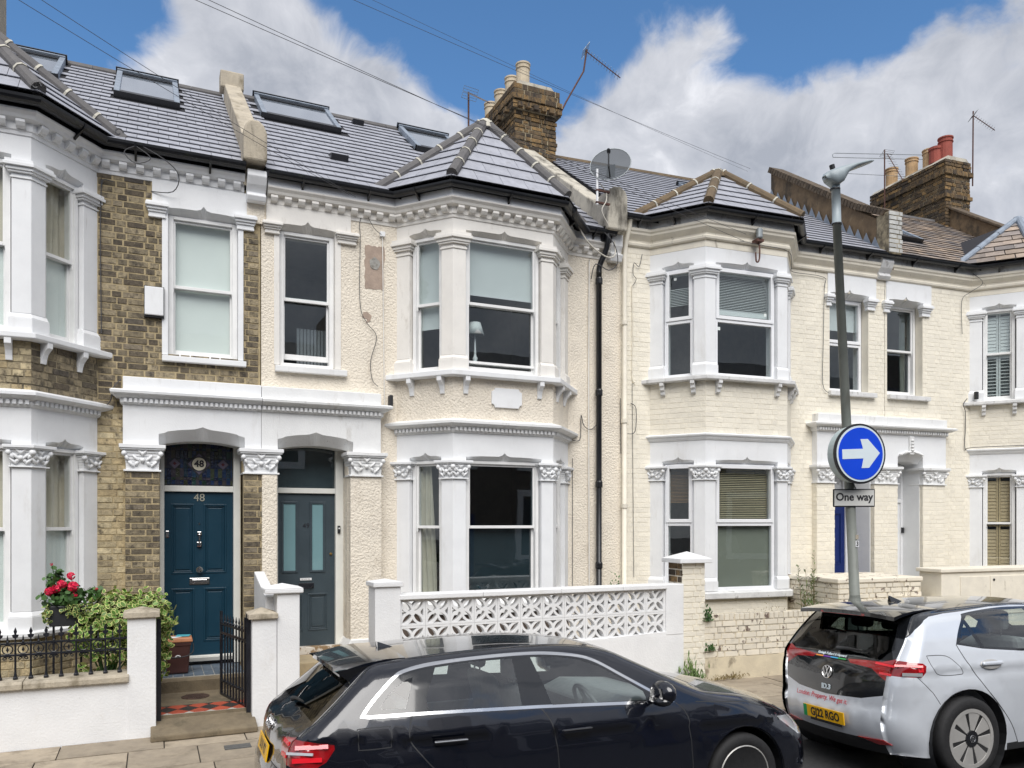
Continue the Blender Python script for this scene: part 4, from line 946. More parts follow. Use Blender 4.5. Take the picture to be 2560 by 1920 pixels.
# ------------------------------------------------------------------ numbers 50 and 51, cream painted brick
H50 = house('terraced_house', 'cream painted brick house with plastic windows behind the one way sign', 'B', .0)
H51 = house('terraced_house', 'cream painted brick house at the far right with louvred shutters in its bay', 'B', 5.21)
b50 = [(.514, 0), (1.08, -.67), (2.574, -.67), (3.191, 0)]; b51 = [(7.22, 0), (7.84, -.67), (9.35, -.67), (9.95, 0)]
up_sill = mat('weathered_white_sill', (.70, .70, .69), .75, .12, 6, .4, 50, stains=[(lin(120,116,108), 8, .54, .7, .6, .6)])
for root, bp, x0, x1, holes, field in ((H50, b50, -.04, 5.2, [(4.0, 4.84, 4.40, 6.1), (.56, 3.14, 1.0, 3.4), (.56, 3.14, 4.3, 6.3), (3.98, 4.86, 0, 3.5)], [(.0, .52), (3.18, 5.2)]),
                                       (H51, b51, 5.21, 10.4, [(5.26, 6.08, 4.40, 6.1), (7.27, 9.9, 1.0, 3.4), (7.27, 9.9, 4.3, 6.3), (5.36, 5.98, 0, 3.5)], [(5.21, 7.22), (9.95, 10.4)])):
    w = MB(); wall_cells(w, x0, x1, 0, 6.6, holes, depth=.16); obj('wall', w, cream_wall, root)
    its = []
    hb = [(h[0]-.01, h[1]+.01, h[2], h[3]) for h in holes]+([(3.62, 5.21, 2.6, 3.98), (3.95, 5.0, 6.08, 6.42)] if root is H50 else [(5.2, 6.5, 2.6, 3.98), (5.227, 6.27, 6.08, 6.42)])
    for a, b in field: brick_field(its, FLAT, a, b, .1, 6.38, hb, proud=.0032, jt=.007, jit=.001)
    m = MB(); mould(m, extend(bp, .1), [(-.3, 3.45), (0, 3.45), (0, 4.35), (-.3, 4.35)]); obj('bay_spandrel', m, cream_wall, root)
    m = MB(); mould(m, extend(bp, .1), [(-.3, .05), (.0, .05), (.0, 1.02), (-.3, 1.02)]); obj('bay_plinth', m, cream_wall, root)
    for k, (p, q) in enumerate(zip(bp, bp[1:])):
        if k == 2: continue
        M, L = facet(p, q); brick_field(its, M, 0, L, 3.50, 4.29, proud=.0032, jt=.007, jit=.001); brick_field(its, M, 0, L, .1, .98, proud=.0032, jt=.007, jit=.001)
    emit(root, 'brick', its, cream_brick, 'brickwork', 300)
    m = MB(); mould(m, extend(bp, .1), [(-.2, .985), (.075, .985), (.085, 1.0), (.085, 1.08), (0, 1.105), (-.2, 1.105)]); obj('bay_sill', m, up_sill, root, bevel=.006)
    sty = dict(style='upvc', paint=upvc, gl=pane_m, fw=.045) if root is H50 else dict(gl=pane_m)
    wg = bay_storey(root, bp, 1.105, 3.085, 2.785, 3.01, 2.13, 3.40, white, True, dict(sty), seed=31, base=.2)
    wu = bay_storey(root, bp, 4.37, 6.08, 5.835, 6.03, 5.235, 6.32, white, False, dict(sty), seed=35)
    if root is H50: W50 = (wg, wu)
    else: W51 = (wg, wu)
    m = MB(); mould(m, extend(bp, .12), [(-.1, 3.39), (.01, 3.39), (.03, 3.42), (.035, 3.44), (.06, 3.455), (.065, 3.48), (0, 3.50), (-.1, 3.50)]); obj('string_course', m, white, root, bevel=.004)
    m = MB(); mould(m, extend(bp, .12), [(-.2, 4.285), (.11, 4.285), (.12, 4.30), (.12, 4.35), (.0, 4.375), (-.2, 4.375)]); obj('bay_sill', m, up_sill, root, bevel=.006)
    for (p, q), xs in zip(zip(bp, bp[1:]), ((.22, .7), (.2, 1.28), (.2, .66))): corbels(root, facet(p, q)[0], xs, 4.29, up_sill, curly=True, h=.2)
    ep = [(x0, 0)]+bp+[(x1, 0)]
    m = MB(); mould(m, ep, [(-.03, 6.30), (.004, 6.30), (.004, 6.41), (.02, 6.40), (.045, 6.42), (.05, 6.455), (.03, 6.475), (.035, 6.50), (.075, 6.54), (.105, 6.57), (.11, 6.60), (.13, 6.62), (.13, 6.66), (-.03, 6.66)]); obj('cornice', m, cream_corn, root, bevel=.004)
    f = MB(); mould(f, ep, [(-.03, 6.655), (.10, 6.655), (.10, 6.78), (-.03, 6.78)]); obj('fascia', f, up_sill, root)
    gutter(root, ep, 6.80)
# windows of 50: blinds, film, stickers
bl = (lambda win, M, a, b, z0, z1, y, m, st, nm='blind_slat': [obj(nm, MB(M).add(*[(vs, fs) for vs, fs in [([(a, y, z), (b, y, z), (b, y+.022, z+st*.55), (a, y+.022, z+st*.55), (a, y, z+.002), (b, y, z+.002), (b, y+.022, z+st*.55+.002), (a, y+.022, z+st*.55+.002)], _boxf)]][0]), m, win) for z in [z0+st*k for k in range(int((z1-z0)/st))]])
M, L = facet(b50[1], b50[2])
bl(W50[0][1], M, .26, L-.26, 2.19, 2.98, .15, blind_slat, .028); bl(W50[1][1], M, .26, L-.26, 5.42, 5.98, .15, blind_w, .025); film(W50[1][1], M, .26, L-.26, 5.34, 5.42, .155, blind_w, 'stacked_slats')
film(W50[0][1], M, .24, L-.24, 1.15, 2.09, .14, mat('grey_film', lin(148,150,138), .25, .05, 2, spec=.7), 'window_film')
for wn, x, z in ((W50[1][1], 1.12, 5.36), (W50[1][1], .27, 5.08)): q = MB(M); q.box(x, x+.045, .083, .085, z, z+.05); obj('glass_sticker', q, frost, wn)
M, L = facet(b50[0], b50[1]); bl(W50[0][0], M, .26, L-.26, 2.45, 2.98, .15, mat('bamboo_slat', lin(150,118,84), .6, .15, 6, rand=.15), .022); bl(W50[1][0], M, .26, L-.26, 5.5, 5.8, .15, blind_w, .025)
q = MB(M); q.box(.36, .40, .083, .085, 5.88, 5.92); obj('glass_sticker', q, frost, W50[1][0])
def deep_window(root, x0, x1, z0, z1, zm, panel, sill, caps, capz, style):
    h = MB(); head_panel(h, FLAT, panel[0], panel[1], panel[3], panel[2], x0-.0, x1+.0, z1+.05, y=-.02, yin=.14, drop=.06); obj('lintel', h, white, root)
    for a, b in caps:
        c = MB(); H = capz[1]-capz[0]
        for p, q, o in ((0, .14, .02), (.14, .34, .012), (.34, .5, .03), (.5, .68, .05), (.68, .88, .075), (.88, 1, .06)): c.box(a+(.075-o)*.6, b-(.075-o)*.6, -o-.02, .04, capz[0]+p*H+.0005, capz[0]+q*H)
        obj('bracket_capital', c, white, root, bevel=.004)
    s_ = MB(); s_.prism([(-.08, sill[2]), (-.08, sill[3]-.015), (.2, sill[3]), (.2, sill[2])], sill[0], sill[1], 'x'); obj('window_sill', s_, up_sill, root, bevel=.006)
    return sash_window(root, FLAT, x0+.01, x1-.01, z0, z1-.01, zm, y=.18, **style)
wA = deep_window(H50, 4.0, 4.84, 4.42, 6.03, 5.25, (3.95, 5.0, 6.045, 6.42), (3.965, 4.97, 4.315, 4.41), ((3.88, 4.05), (4.76, 5.0)), (5.84, 6.04), dict(style='upvc', paint=upvc))
film(wA, FLAT, 4.05, 4.8, 5.5, 6.0, .24, blind_w, 'roller_blind')
wB = deep_window(H51, 5.28, 6.08, 4.42, 6.03, 5.23, (5.227, 6.27, 6.045, 6.42), (5.26, 6.2, 4.32, 4.41), ((5.13, 5.33), (6.0, 6.26)), (5.84, 6.04), dict(gl=pane_dark))
drape(wB, FLAT, 5.86, 5.97, 4.5, 5.95, .30, curtain, 2, .02)
# shutters of 51
for wn, (z0, zm, z1), m_, cl in ((W51[0][0], (1.16, 2.11, 3.0), shutter_t, (1, 1)), (W51[1][0], (4.42, 5.2, 6.0), shutter_w, (0, 1)), (W51[0][1], (1.16, 2.11, 3.0), shutter_t, (1, 1)), (W51[1][1], (4.42, 5.2, 6.0), shutter_w, (0, 1))):
    fi = 0 if wn in (W51[0][0], W51[1][0]) else 1
    M, L = facet(b51[fi], b51[fi+1]); a, b = .24, L-.22; mid = (a+b)/2
    for k, (c, d) in enumerate(((z0, zm), (zm, z1))):
        for xa, xb in ((a, mid-.004), (mid+.004, b)):
            q = MB(M); q.ring(xa, xb, c, d-.01, .03, .17, .195); so = obj('shutter', q, m_, wn)
            st = .062; n = int((d-c-.09)/st)
            for i in range(n):
                z = c+.05+i*st; q = MB(M)
                if cl[k]: q.prism([(.172, z), (.178, z), (.19, z+st*.95), (.184, z+st*.95)], xa+.032, xb-.032, 'x')
                else: q.prism([(.165, z+.02), (.2, z+.032), (.2, z+.042), (.165, z+.03)], xa+.032, xb-.032, 'x')
                obj('louvre', q, m_, so)
        if not cl[k]: film(wn, M, a, b, c, d, .26, room, 'dark_backing')
# porch of 50 and 51
for root, x0, x1, xo0, xo1, ends in ((H50, 3.63, 5.12, 4.0, 4.83, 'L'), (H51, 5.12, 6.50, 5.38, 5.96, 'R')):
    porch_bay(root, x0, x1, xo0, xo1, 3.28 if root is H50 else 3.30, .05, 3.69, 3.11, white); porch_cornice(root, x0, x1, 3.68, 3.83, 3.98, white49, ends)
pl_ = []
for root, a, b, sd in ((H50, 3.63, 4.0, 41), (H51, 4.86, 5.38, 42), (H51, 5.96, 6.48, 43)):
    pilaster(root, a, b, .0, 2.806, 3.115, cream_wall, white49, sd, back=.8)
    its = []; brick_field(its, T(0, -.12, 0), a, b, .3, 2.8, proud=.0032, jt=.007, jit=.001); brick_field(its, T(a, .8, 0) @ Matrix.Rotation(-math.pi/2, 4, 'Z'), 0, .92, .3, 2.8, proud=.0032, jt=.007, jit=.001); emit(root, 'brick', its, cream_brick, 'brickwork', 60)
c = MB(); c.box(5.48, 5.86, -.15, -.1, 3.36, 3.43); c.box(5.62, 5.72, -.16, -.1, 3.40, 3.62)
lf = MB(); rn = random.Random(5)
for k in range(16): t = (k/15-.5)*2; lf.ell((5.67+t*.24, -.145, 3.385-.05*t*t), (.035, .03, .02), Matrix.Rotation(rn.uniform(-.8, .8), 3, 'Y'), 7)
for k in range(4): lf.ell((5.67, -.17, 3.42+.055*k), (.035, .022, .026), None, 7)
ko = obj('keystone', MB().box(5.62, 5.72, -.16, -.1, 3.34, 3.66), white49, H51, bevel=.006); obj('leaf_carving', lf, white49, H51, smooth=True)
navy = mat('navy_door_paint', lin(16,40,104), .4, .05, 4); pale_grey = mat('pale_grey_paint', lin(228,230,232), .6, .04, 3)
for root, a, b, m_, yb in ((H50, 4.0, 4.86, navy, .50), (H51, 5.36, 5.98, pale_grey, .34)):
    f = MB(); f.box(a, b, yb+.08, yb+.1, .2, 3.4); obj('porch_back', f, pale_grey, root); f = MB(); f.box(b-.035, b-.02, -.05, yb, .2, 3.12); obj('porch_lining', f, pale_grey, root)
    f = MB(); f.ring(a+.0, b-.02, .3, 3.2, .06, yb-.03, yb+.05); f.box(a+.06, b-.08, yb-.03, yb+.05, 2.5, 2.57); obj('door_frame', f, upvc, root, bevel=.004)
    panel_door(root, a+.06, b-.08, .35, 2.5, yb, m_, [(a+.15, b-.17, .5, 1.2), (a+.15, b-.17, 1.4, 2.3)])
db = MB(); db.box(5.90, 5.93, .27, .31, 1.95, 2.05); obj('door_bell', db, black_pl, H51)
# roofs
roof50, ey50 = main_roof(H50, .05, 5.08, 6.82, 9.17, 3.2, slate, .27, .20, [[(.3, 0), (3.4, 0), (1.85, 1.8)], [(5.2, 5), (5.3, 5), (5.3, 5.1)]], hipt_brown, cap=300)
roof51, ey51 = main_roof(H51, 5.33, 10.0, 6.82, 9.17, 3.2, slate_old, .24, .19, [[(7.0, 0), (10.2, 0), (8.6, 1.8)], [(5.7, 1.2), (7.1, 1.2), (7.1, 2.5), (5.7, 2.5)]], hipt, jit=.012, cap=250)
bay_roof(H50, b50, 6.835, (1.83, .1, 7.83), slate, hipt_brown, .34, .21, r=.075, seg=.4, capm=hipt_brown)
bay_roof(H51, b51, 6.835, (8.58, .1, 7.95), slate_old, lead, .3, .2, r=.06, seg=.6, capm=lead, joint=False, jit=.008)
skylight(roof50, (0, -.2, 6.82), (1, 0, 0), ey50, 2.5, 3.1, 2.3, 3.2, .07); skylight(roof51, (0, -.2, 6.82), (1, 0, 0), ey51, 5.75, 7.0, 1.3, 2.4, .09)
brown_cem = mat('brown_weathered_parapet', lin(116,98,76), .95, .25, 6, .6, 40, stains=[(lin(62,56,48), 4, .48, .66, .5, .8), (lin(160,144,116), 7, .62, .74, .6, .5)]); grey_wp = mat('grey_whitewash', lin(188,188,184), .85, .15, 8, .5, 40, rand=.08)
pp = parapet(H50, 5.03, 5.32, -.12, 6.86, 2.9, 8.95, .52, brown_cem, (-.28, 6.78, 7.52, .3), kn_m=mortar_dark, round_=False)
its = []; tsl = Vector((0, 3.02, 2.09)).normalized()
for k in range(40):
    y = -.15+3.1*k/40; z = 6.86+.52+2.09*(y+.12)/3.02
    if y < .5: z += .16*(.5-y)
    its.append((('cop',), boxvf(.36, 0, .07, .11), fmat((4.99, y, z), (1, 0, 0), tuple(tsl)), .04))
emit(pp, 'coping_brick', its, dark_cop, 'x', 60)
its = []; brick_field(its, T(0, -.28, 0), 5.03, 5.32, 6.80, 7.52, proud=.006, jt=.012); emit(pp, 'brick', its, grey_wp, 'brickwork', 40)
for k in range(15):
    y = .0+.2*k; z = 6.87+2.09*(y+.12)/3.02; q = MB(); q.add([(5.015, y-.08, z-.03), (5.015, y+.13, z+.06), (5.015, y+.03, z+.21), (5.02, y-.08, z-.03), (5.02, y+.13, z+.06), (5.02, y+.03, z+.21)], [(0, 1, 2), (3, 5, 4), (0, 3, 4, 1), (1, 4, 5, 2), (2, 5, 3, 0)]); obj('flashing_step', q, lead, pp)
q = MB(); q.prism([(-.12, 6.81), (-.12, 6.87), (2.9, 8.96), (2.9, 8.9)], 4.86, 5.02, 'x'); obj('flashing_strip', q, lead, pp)
k = MB(); k.prism([(0, 6.40), (-.06, 6.40), (-.10, 6.45), (-.07, 6.50), (-.13, 6.58), (-.17, 6.68), (-.15, 6.76), (0, 6.76)], 5.0, 5.26, 'x'); obj('eaves_corbel', k, up_sill, H50, bevel=.008)
bands = [(8.2, 9.62, 0, 0), (9.62, 9.72, .04, 1), (9.72, 10.16, 0, 0), (10.16, 10.28, .05, 1), (10.28, 10.52, .015, 1)]
ch51 = chimney(H51, 9.86, 10.62, 2.85, 5.1, 8.2, 10.52, bands, brick_dark, [(10.2, 3.15, .15, .62, pot_red), (10.15, 3.55, .15, .50, pot_tan), (10.12, 4.05, .14, .5, pot_tan), (10.1, 4.65, .14, .5, pot_tan)], cap=120)
q = MB(); q.lathe([(.16, 10.6), (.15, 10.9), (.17, 10.92), (.17, 10.98), (.14, 10.98)], 14, (10.08, 3.3, 0)); obj('chimney_pot', q, pot_red, ch51)
parapet(H51, 9.98, 10.3, -.12, 6.86, 2.9, 8.95, .45, brown_cem, (-.28, 6.78, 7.4, .3), cop=dark_cop, kn_m=brown_cem, round_=False)
dp = MB(); dp.tube([(.07, -.19, 6.78), (.07, -.16, 6.66), (.05, -.09, 6.45), (.03, -.08, 6.2), (.02, -.08, .1)], .036, 10); do = obj('downpipe', dp, cream_corn, H50, smooth=True)
for z in (5.2, 3.7, 2.4): q = MB(); q.lathe([(.044, z-.04), (.048, z-.03), (.048, z+.03)], 12, (.025, -.08, 0)); obj('pipe_collar', q, cream_corn, do)
for root, pts, r_, m_ in ((H50, [(.36, -.03, 6.3), (.30, -.04, 6.1), (.22, -.03, 6.15), (.20, -.03, 5.98), (.25, -.04, 5.9), (.2, -.03, 5.8)], .005, wire_m), (H50, [(.19, -.02, 5.8), (.20, -.02, 5.0), (.19, -.02, 4.4), (.24, -.03, 4.3)], .009, cream_corn), (H50, [(.19, -.02, 4.3), (.2, -.02, 3.2), (.22, -.02, 1.3)], .004, wire_m), (H50, [(.16, -.03, 3.98), (.24, -.05, 3.9), (.22, -.06, 3.55), (.08, -.08, 3.5)], .006, wire_m), (H50, [(-.02, -.03, 4.05), (-.01, -.03, 3.2)], .005, wire_m),
                          (H50, [(1.6, -.80, 6.40), (2.0, -.8, 6.38), (2.5, -.80, 6.34), (3.0, -.25, 6.33), (3.2, -.06, 6.32), (3.85, -.03, 6.31), (3.86, -.03, 6.1), (3.84, -.03, 5.2), (3.83, -.03, 4.5), (3.95, -.03, 4.35)], .005, wire_m), (H51, [(7.1, -.05, 4.42), (7.0, -.05, 4.3), (7.06, -.04, 4.2), (7.08, -.03, 3.9), (7.07, -.03, 3.5), (7.2, -.08, 3.52), (7.9, -.75, 3.53)], .007, wire_m), (H51, [(7.16, -.12, 6.7), (7.25, -.25, 6.5), (7.1, -.1, 6.35), (6.98, -.04, 6.2), (7.0, -.03, 5.6)], .005, wire_m)):
    wire('wall_cable', [tuple(p) for p in catmull(pts, 4)], r_, m_, '', parent=root)
cb = MB(); cb.box(7.20, 7.26, -.16, -.1, 4.40, 4.54); obj('camera_box', cb, black_pl, H51, bevel=.01)
ins = MB(); ins.lathe([(.035, 6.46), (.05, 6.48), (.05, 6.60), (.035, 6.62)], 10, (1.93, -.83, 0)); io = obj('cable_insulator', ins, steel, H50)
ins = MB(); ins.tube(catmull([(1.95, -.72, 6.44), (1.95, -.80, 6.38), (1.94, -.82, 6.2), (1.92, -.82, 6.12), (1.88, -.82, 6.12), (1.87, -.82, 6.25)], 5), .013, 6); ins.box(1.88, 2.0, -.85, -.7, 6.42, 6.46); obj('cable_hook', ins, rust, H50)
for root, x0, x1 in ((H50, .1, 5.1), (H51, 5.3, 10.2)):
    for z0, z1 in ((.5, 3.4), (4.2, 6.5)):
        q = MB(); q.add([(x0, 1.0 if z0 < 1 else .45, z0), (x1, 1.0 if z0 < 1 else .45, z0), (x1, 3.5, z0), (x0, 3.5, z0), (x0, 1.0 if z0 < 1 else .45, z1), (x1, 1.0 if z0 < 1 else .45, z1), (x1, 3.5, z1), (x0, 3.5, z1)], [(0, 1, 2, 3), (4, 5, 6, 7), (2, 3, 7, 6), (0, 3, 7, 4), (1, 2, 6, 5)]); obj('room_interior', q, room, root)

# ------------------------------------------------------------------ garden walls
def pier_cap(mb, x0, x1, y0, y1, z, h, o=.03, lip=.05):
    mb.box(x0-o, x1+o, y0-o, y1+o, z, z+lip)
    cx, cy = (x0+x1)/2, (y0+y1)/2
    a, b, c, d = x0-o, x1+o, y0-o, y1+o
    mb.add([(a, c, z+lip+.0005), (b, c, z+lip+.0005), (b, d, z+lip+.0005), (a, d, z+lip+.0005), (cx, cy, z+h)], [(0, 1, 4), (1, 2, 4), (2, 3, 4), (3, 0, 4)])
GW = 'front garden walls'
t = thing('garden_wall', 'white rendered low wall with stone coping under the black railing', 'wall', (-1.2, 8.8, 0), 0, GW); OFF[t.name] = 0; t.location = (0, 0, 0)
m = MB(); m.box(-5, -.225, 8.70, 8.92, -.05, .575); obj('wall_face', m, slab_w, t)
for i in range(6):
    m = MB(); x1 = -.215-.9*i; m.prism([(8.655, .575), (8.655, .625), (8.67, .65), (8.96, .655), (8.96, .575)], x1-.896, x1, 'x'); obj('coping_stone', m, stone_cop, t, bevel=.008)
m = MB(); m.box(-.23, .03, 8.69, 8.95, -.05, 1.20); obj('pier', m, slab_w, t, bevel=.006); m = MB(); pier_cap(m, -.23, .03, 8.69, 8.95, 1.20, .10, .035); obj('pier_cap', m, stone_cop, t, bevel=.006)
t = thing('gate_pier', 'short white gate pier with stone cap beside the open iron gate', 'gate pier', (0, 0, 0), 0, GW)
m = MB(); m.box(.95, 1.20, 8.69, 8.95, -.05, 1.13); obj('shaft', m, slab_w, t, bevel=.006); m = MB(); pier_cap(m, .95, 1.17, 8.69, 8.95, 1.13, .11, .04); obj('pier_cap', m, stone_cop, t, bevel=.006)
t = thing('gate_pier', 'tall white gate pier left of the slate grey door', 'gate pier', (0, 0, 0), 0, GW)
m = MB(); m.box(1.205, 1.44, 8.70, 8.98, -.05, 1.39); obj('shaft', m, slab_w, t, bevel=.008); m = MB(); pier_cap(m, 1.11, 1.44, 8.70, 8.98, 1.39, .10, .035); obj('pier_cap', m, slab_w, t, bevel=.01)
m = MB(); m.prism([(8.98, .2), (8.98, 1.33), (10.05, 1.55), (10.05, .2)], 1.12, 1.24, 'x'); obj('side_wall', m, slab_w, t, bevel=.01)
t = thing('garden_wall', 'white wall of pierced breeze blocks in front of the roughcast house', 'wall', (0, 0, 0), 0, GW)
m = MB(); m.box(2.26, 2.557, 8.68, 8.98, -.05, 1.42); obj('pier', m, slab_w, t, bevel=.008); m = MB(); pier_cap(m, 2.28, 2.537, 8.70, 8.96, 1.42, .085, .045); obj('pier_cap', m, slab_w, t, bevel=.008)
m = MB(); m.box(2.557, 6.46, 8.69, 8.93, -.05, .655); m.prism([(2.557, .655), (6.2, .655), (6.2, .70), (5.2, .665)], 8.691, 8.9, 'y'); obj('wall_base', m, slab_w, t)
m = MB(); m.box(6.178, 6.46, 8.685, 8.93, .655, 1.325); obj('end_pier', m, slab_w, t, bevel=.008)
for a, b in ((2.545, 3.56), (3.565, 4.6), (4.604, 5.5), (5.504, 6.18)):
    m = MB(); m.box(a, b, 8.665, 8.95, 1.268, 1.325); obj('coping_stone', m, slab_w, t, bevel=.008)
def block_vf(s=.301, h=.306):
    """pierced block: frame plus four petals crossing at the middle"""
    b = MB(); w = .024; b.ring(.001, s-.001, .001, h-.001, w, 0, .095)
    cx, cz = s/2, h/2; hs = s/2-w+.006
    for qx, qz in ((1, 1), (1, -1), (-1, 1), (-1, -1)):
        C = Vector((qx*hs, qz*hs)); nrm0 = Vector((-C.y, C.x)).normalized()
        for flip in (-1, 1):
            pts = []
            for k in range(9):
                u = k/8; p = C*(1-u); bow = .040*math.sin(math.pi*u)**.8; pts.append((p+nrm0*flip*(bow-.010), p+nrm0*flip*(bow+.0185)))
            for k in range(8): b.prism([(cx+v.x, cz+v.y) for v in (pts[k][0], pts[k][1], pts[k+1][1], pts[k+1][0])], .004, .09, 'y')
    b.prism([(cx+.034*math.cos(a*.5236), cz+.034*math.sin(a*.5236)) for a in range(12)], .003, .091, 'y')
    return b
bb = block_vf(); bme = mesh_from('breeze_block', bb.v, bb.f, slab_w)
for i in range(12):
    for j in range(2): link('breeze_block', bme, t, T(2.5575+.3018*i, 8.715, .655+.3065*j))
t = thing('garden_wall', 'cream painted brick pier and low wall with moss and flaking paint', 'wall', fb(0, -1.7), PHI, GW)
FR[t.name] = FB @ T(0, -1.7, 0)
m = MB(); m.box(.036, .38, .003, .34, -.05, 1.60); pc = obj('pier', m, cream_wall, t); its = []; brick_field(its, FLAT, .033, .384, 0, 1.60, proud=.005, jt=.008, jit=.001)
dk = []; brick_field(dk, T(.033, .34, 0) @ Matrix.Rotation(-math.pi/2, 4, 'Z'), 0, .34, 1.33, 1.60, proud=.006, jt=.012); emit(pc, 'brick', its, cream_brick, 'x', 90); emit(pc, 'brick', dk, brick_dark, 'x', 20)
m = MB(); pier_cap(m, .033, .384, 0, .34, 1.60, .15, .075, .055); obj('pier_cap', m, white, t, bevel=.008)
m = MB(); m.box(.384, 3.5, .02, .22, -.05, .88); lw = obj('low_wall', m, peel_mortar, t); its = []
brick_field(its, T(0, .02, 0), .384, 3.5, .30, .80, proud=.008, jt=.012); brick_field(its, T(0, .02, 0), .384, 3.5, .80, .895, course=.09, proud=.009, jt=.012, bond='header', hd=.07)
emit(lw, 'brick', its, peel, 'brickwork', 200); m = MB(); m.box(.384, 3.5, .0, .022, -.05, .30); obj('render_skirt', m, mat('mossy_cream_render', lin(214,202,176), .85, .1, 5, .5, 40, stains=[(lin(110,98,80), 4, .56, .7, .6, .7)]), lw)
t = thing('garden_wall', 'flaking cream brick block wall between the two right-hand porches and the lamp post', 'wall', fb(0, -1.2), PHI, GW); FR[t.name] = FB @ T(0, -1.2, 0)
m = MB(); m.box(2.75, 4.32, -.39, .75, .0, 1.30); lw = obj('wall_core', m, peel_mortar, t); its = []
brick_field(its, T(0, -.39, 0), 2.75, 4.32, .1, 1.24, proud=.009, jt=.012); brick_field(its, T(2.75, .75, 0) @ Matrix.Rotation(-math.pi/2, 4, 'Z'), 0, 1.14, .1, 1.24, proud=.009, jt=.012); emit(lw, 'brick', its, peel, 'brickwork', 160)
m = MB(); m.box(2.72, 4.35, -.41, .75, 1.245, 1.315); obj('wall_top', m, peel, lw, bevel=.015)
t = thing('garden_wall', 'cream rendered wall with a meter cupboard before the far right bay', 'wall', fb(0, -1.7), PHI, GW)
m = MB(); m.box(4.62, 9.0, .0, .42, -.05, 1.37); wo = obj('wall_core', m, cream_wall, t, bevel=.01); m = MB(); m.box(4.58, 9.02, -.03, .45, 1.372, 1.43); obj('wall_top', m, cream_corn, wo, bevel=.01)
m = MB(); m.box(5.0, 5.62, -.012, .01, .7, 1.30); m2 = obj('cupboard_door', m, cream_corn, wo, bevel=.004); m = MB(); m.box(5.63, 6.4, -.012, .01, .7, 1.30); obj('cupboard_door', m, cream_corn, wo, bevel=.004); m = MB(); m.lathe([(.02, -.013), (.02, -.02), (0, -.02)], 12, (5.70, 0, 1.24), 'y'); obj('cupboard_latch', m, black_pl, wo)
m = MB(); m.box(3.86, 4.62, -.02, .2, -.05, 1.0); obj('low_wall', m, cream_wall, t, bevel=.01)
for r_ in [o for o in bpy.data.objects if o.name.startswith(('garden_wall', 'gate_pier')) and not o.parent]:   # empties sit at the foot of their walls
    ch = [c for c in r_.children]
    if r_.location.length < .01:
        xs = [v.co.x for c in ch if c.type == 'MESH' for v in c.data.vertices]; x_ = (min(xs)+max(xs))/2
        r_.location = (x_, 8.8, 0)
        for c in ch: c.location = c.location-Vector((x_, 8.8, 0))
# ------------------------------------------------------------------ railing and gate of 48
def spear(mb, x, y, z, h, w=.028):
    mb.lathe([(.014, z-.012), (.014, z), (.007, z+.01), (.006, z+h*.3)], 8, (x, y, 0))
    mb.prism([(x, z+h), (x-w*.55, z+h*.72), (x-w*.25, z+h*.55), (x-w, z+h*.52), (x-w*.75, z+h*.36), (x, z+h*.26), (x+w*.75, z+h*.36), (x+w, z+h*.52), (x+w*.25, z+h*.55), (x+w*.55, z+h*.72)], y-.005, y+.005, 'y')
def scroll_path(x, y, z, s=1):
    P = []
    for k in range(13): a = k*.55; r_ = .018*(1-k/16); P.append((x-.026*s+s*r_*math.cos(a), y, z+r_*math.sin(a)))
    return P
rl = thing('railing', 'black cast iron railing with spear finials on the white wall', 'railing', (-.8, 8.8, .65))
_o = Vector((-.8, 8.8, .65))
def rmb(): return MB(T(-_o.x, -_o.y, -_o.z))
for z in (.885, .995): m = rmb(); m.box(-3.0, -.23, 8.788, 8.812, z-.009, z+.009); obj('rail', m, iron, rl)
for i in range(20):
    x = -.30-.127*i
    m = rmb(); m.lathe([(.022, .655), (.022, .67), (.016, .68), (.013, .70), (.0095, .72), (.0095, .995)], 8, (x, 8.8, 0)); b_ = obj('bar', m, iron, rl); m = rmb(); spear(m, x, 8.8, 1.0, .15); obj('finial', m, iron, b_)
    xm = x-.0635; m = rmb()
    m.tube([(xm+.043*math.cos(a*.524), 8.8, .94+.043*math.sin(a*.524)) for a in range(13)], .006, 6); m.prism([(xm, .97), (xm-.012, .935), (xm, .91), (xm+.012, .935)], 8.796, 8.804, 'y'); obj('ring', m, iron, rl)
    m = rmb(); m.tube(scroll_path(xm, 8.8, .852, 1), .0055, 5); m.tube(scroll_path(xm, 8.8, .852, -1), .0055, 5); m.box(xm-.03, xm+.03, 8.795, 8.805, .868, .878); obj('scroll', m, iron, rl)
    m = rmb(); m.lathe([(.009, 1.0), (.012, 1.012), (.006, 1.025), (.009, 1.04), (.002, 1.075)], 7, (xm, 8.8, 0)); obj('stub_finial', m, iron, rl)
gt = thing('gate', 'black iron garden gate standing open before the teal door', 'gate', (.905, 8.86, 0), math.atan2(9.66-8.86, .715-.905))
for x in (0, .80): m = MB(); m.box(x, x+.034, -.012, .012, .18, 1.13); obj('stile', m, iron, gt)
for z in (.185, .335, .885, .985): m = MB(); m.box(.03, .81, -.009, .009, z-.012, z+.012); obj('rail', m, iron, gt)
for i in range(7):
    x = .12+.095*i; m = MB(); m.lathe([(.009, .19), (.009, .33), (.016, .345), (.010, .37), (.009, .84), (.016, .86), (.009, .88), (.009, 1.0)], 7, (x, 0, 0)); b_ = obj('bar', m, iron, gt)
    m = MB(); m.lathe([(.012, 1.0), (.016, 1.015), (.006, 1.03), (.012, 1.05), (.003, 1.10), (.0, 1.11)], 7, (x, 0, 0)); obj('finial', m, iron, b_)
m = MB(); m.box(-.06, .03, -.014, .014, .86, .90); obj('hinge', m, iron, gt)
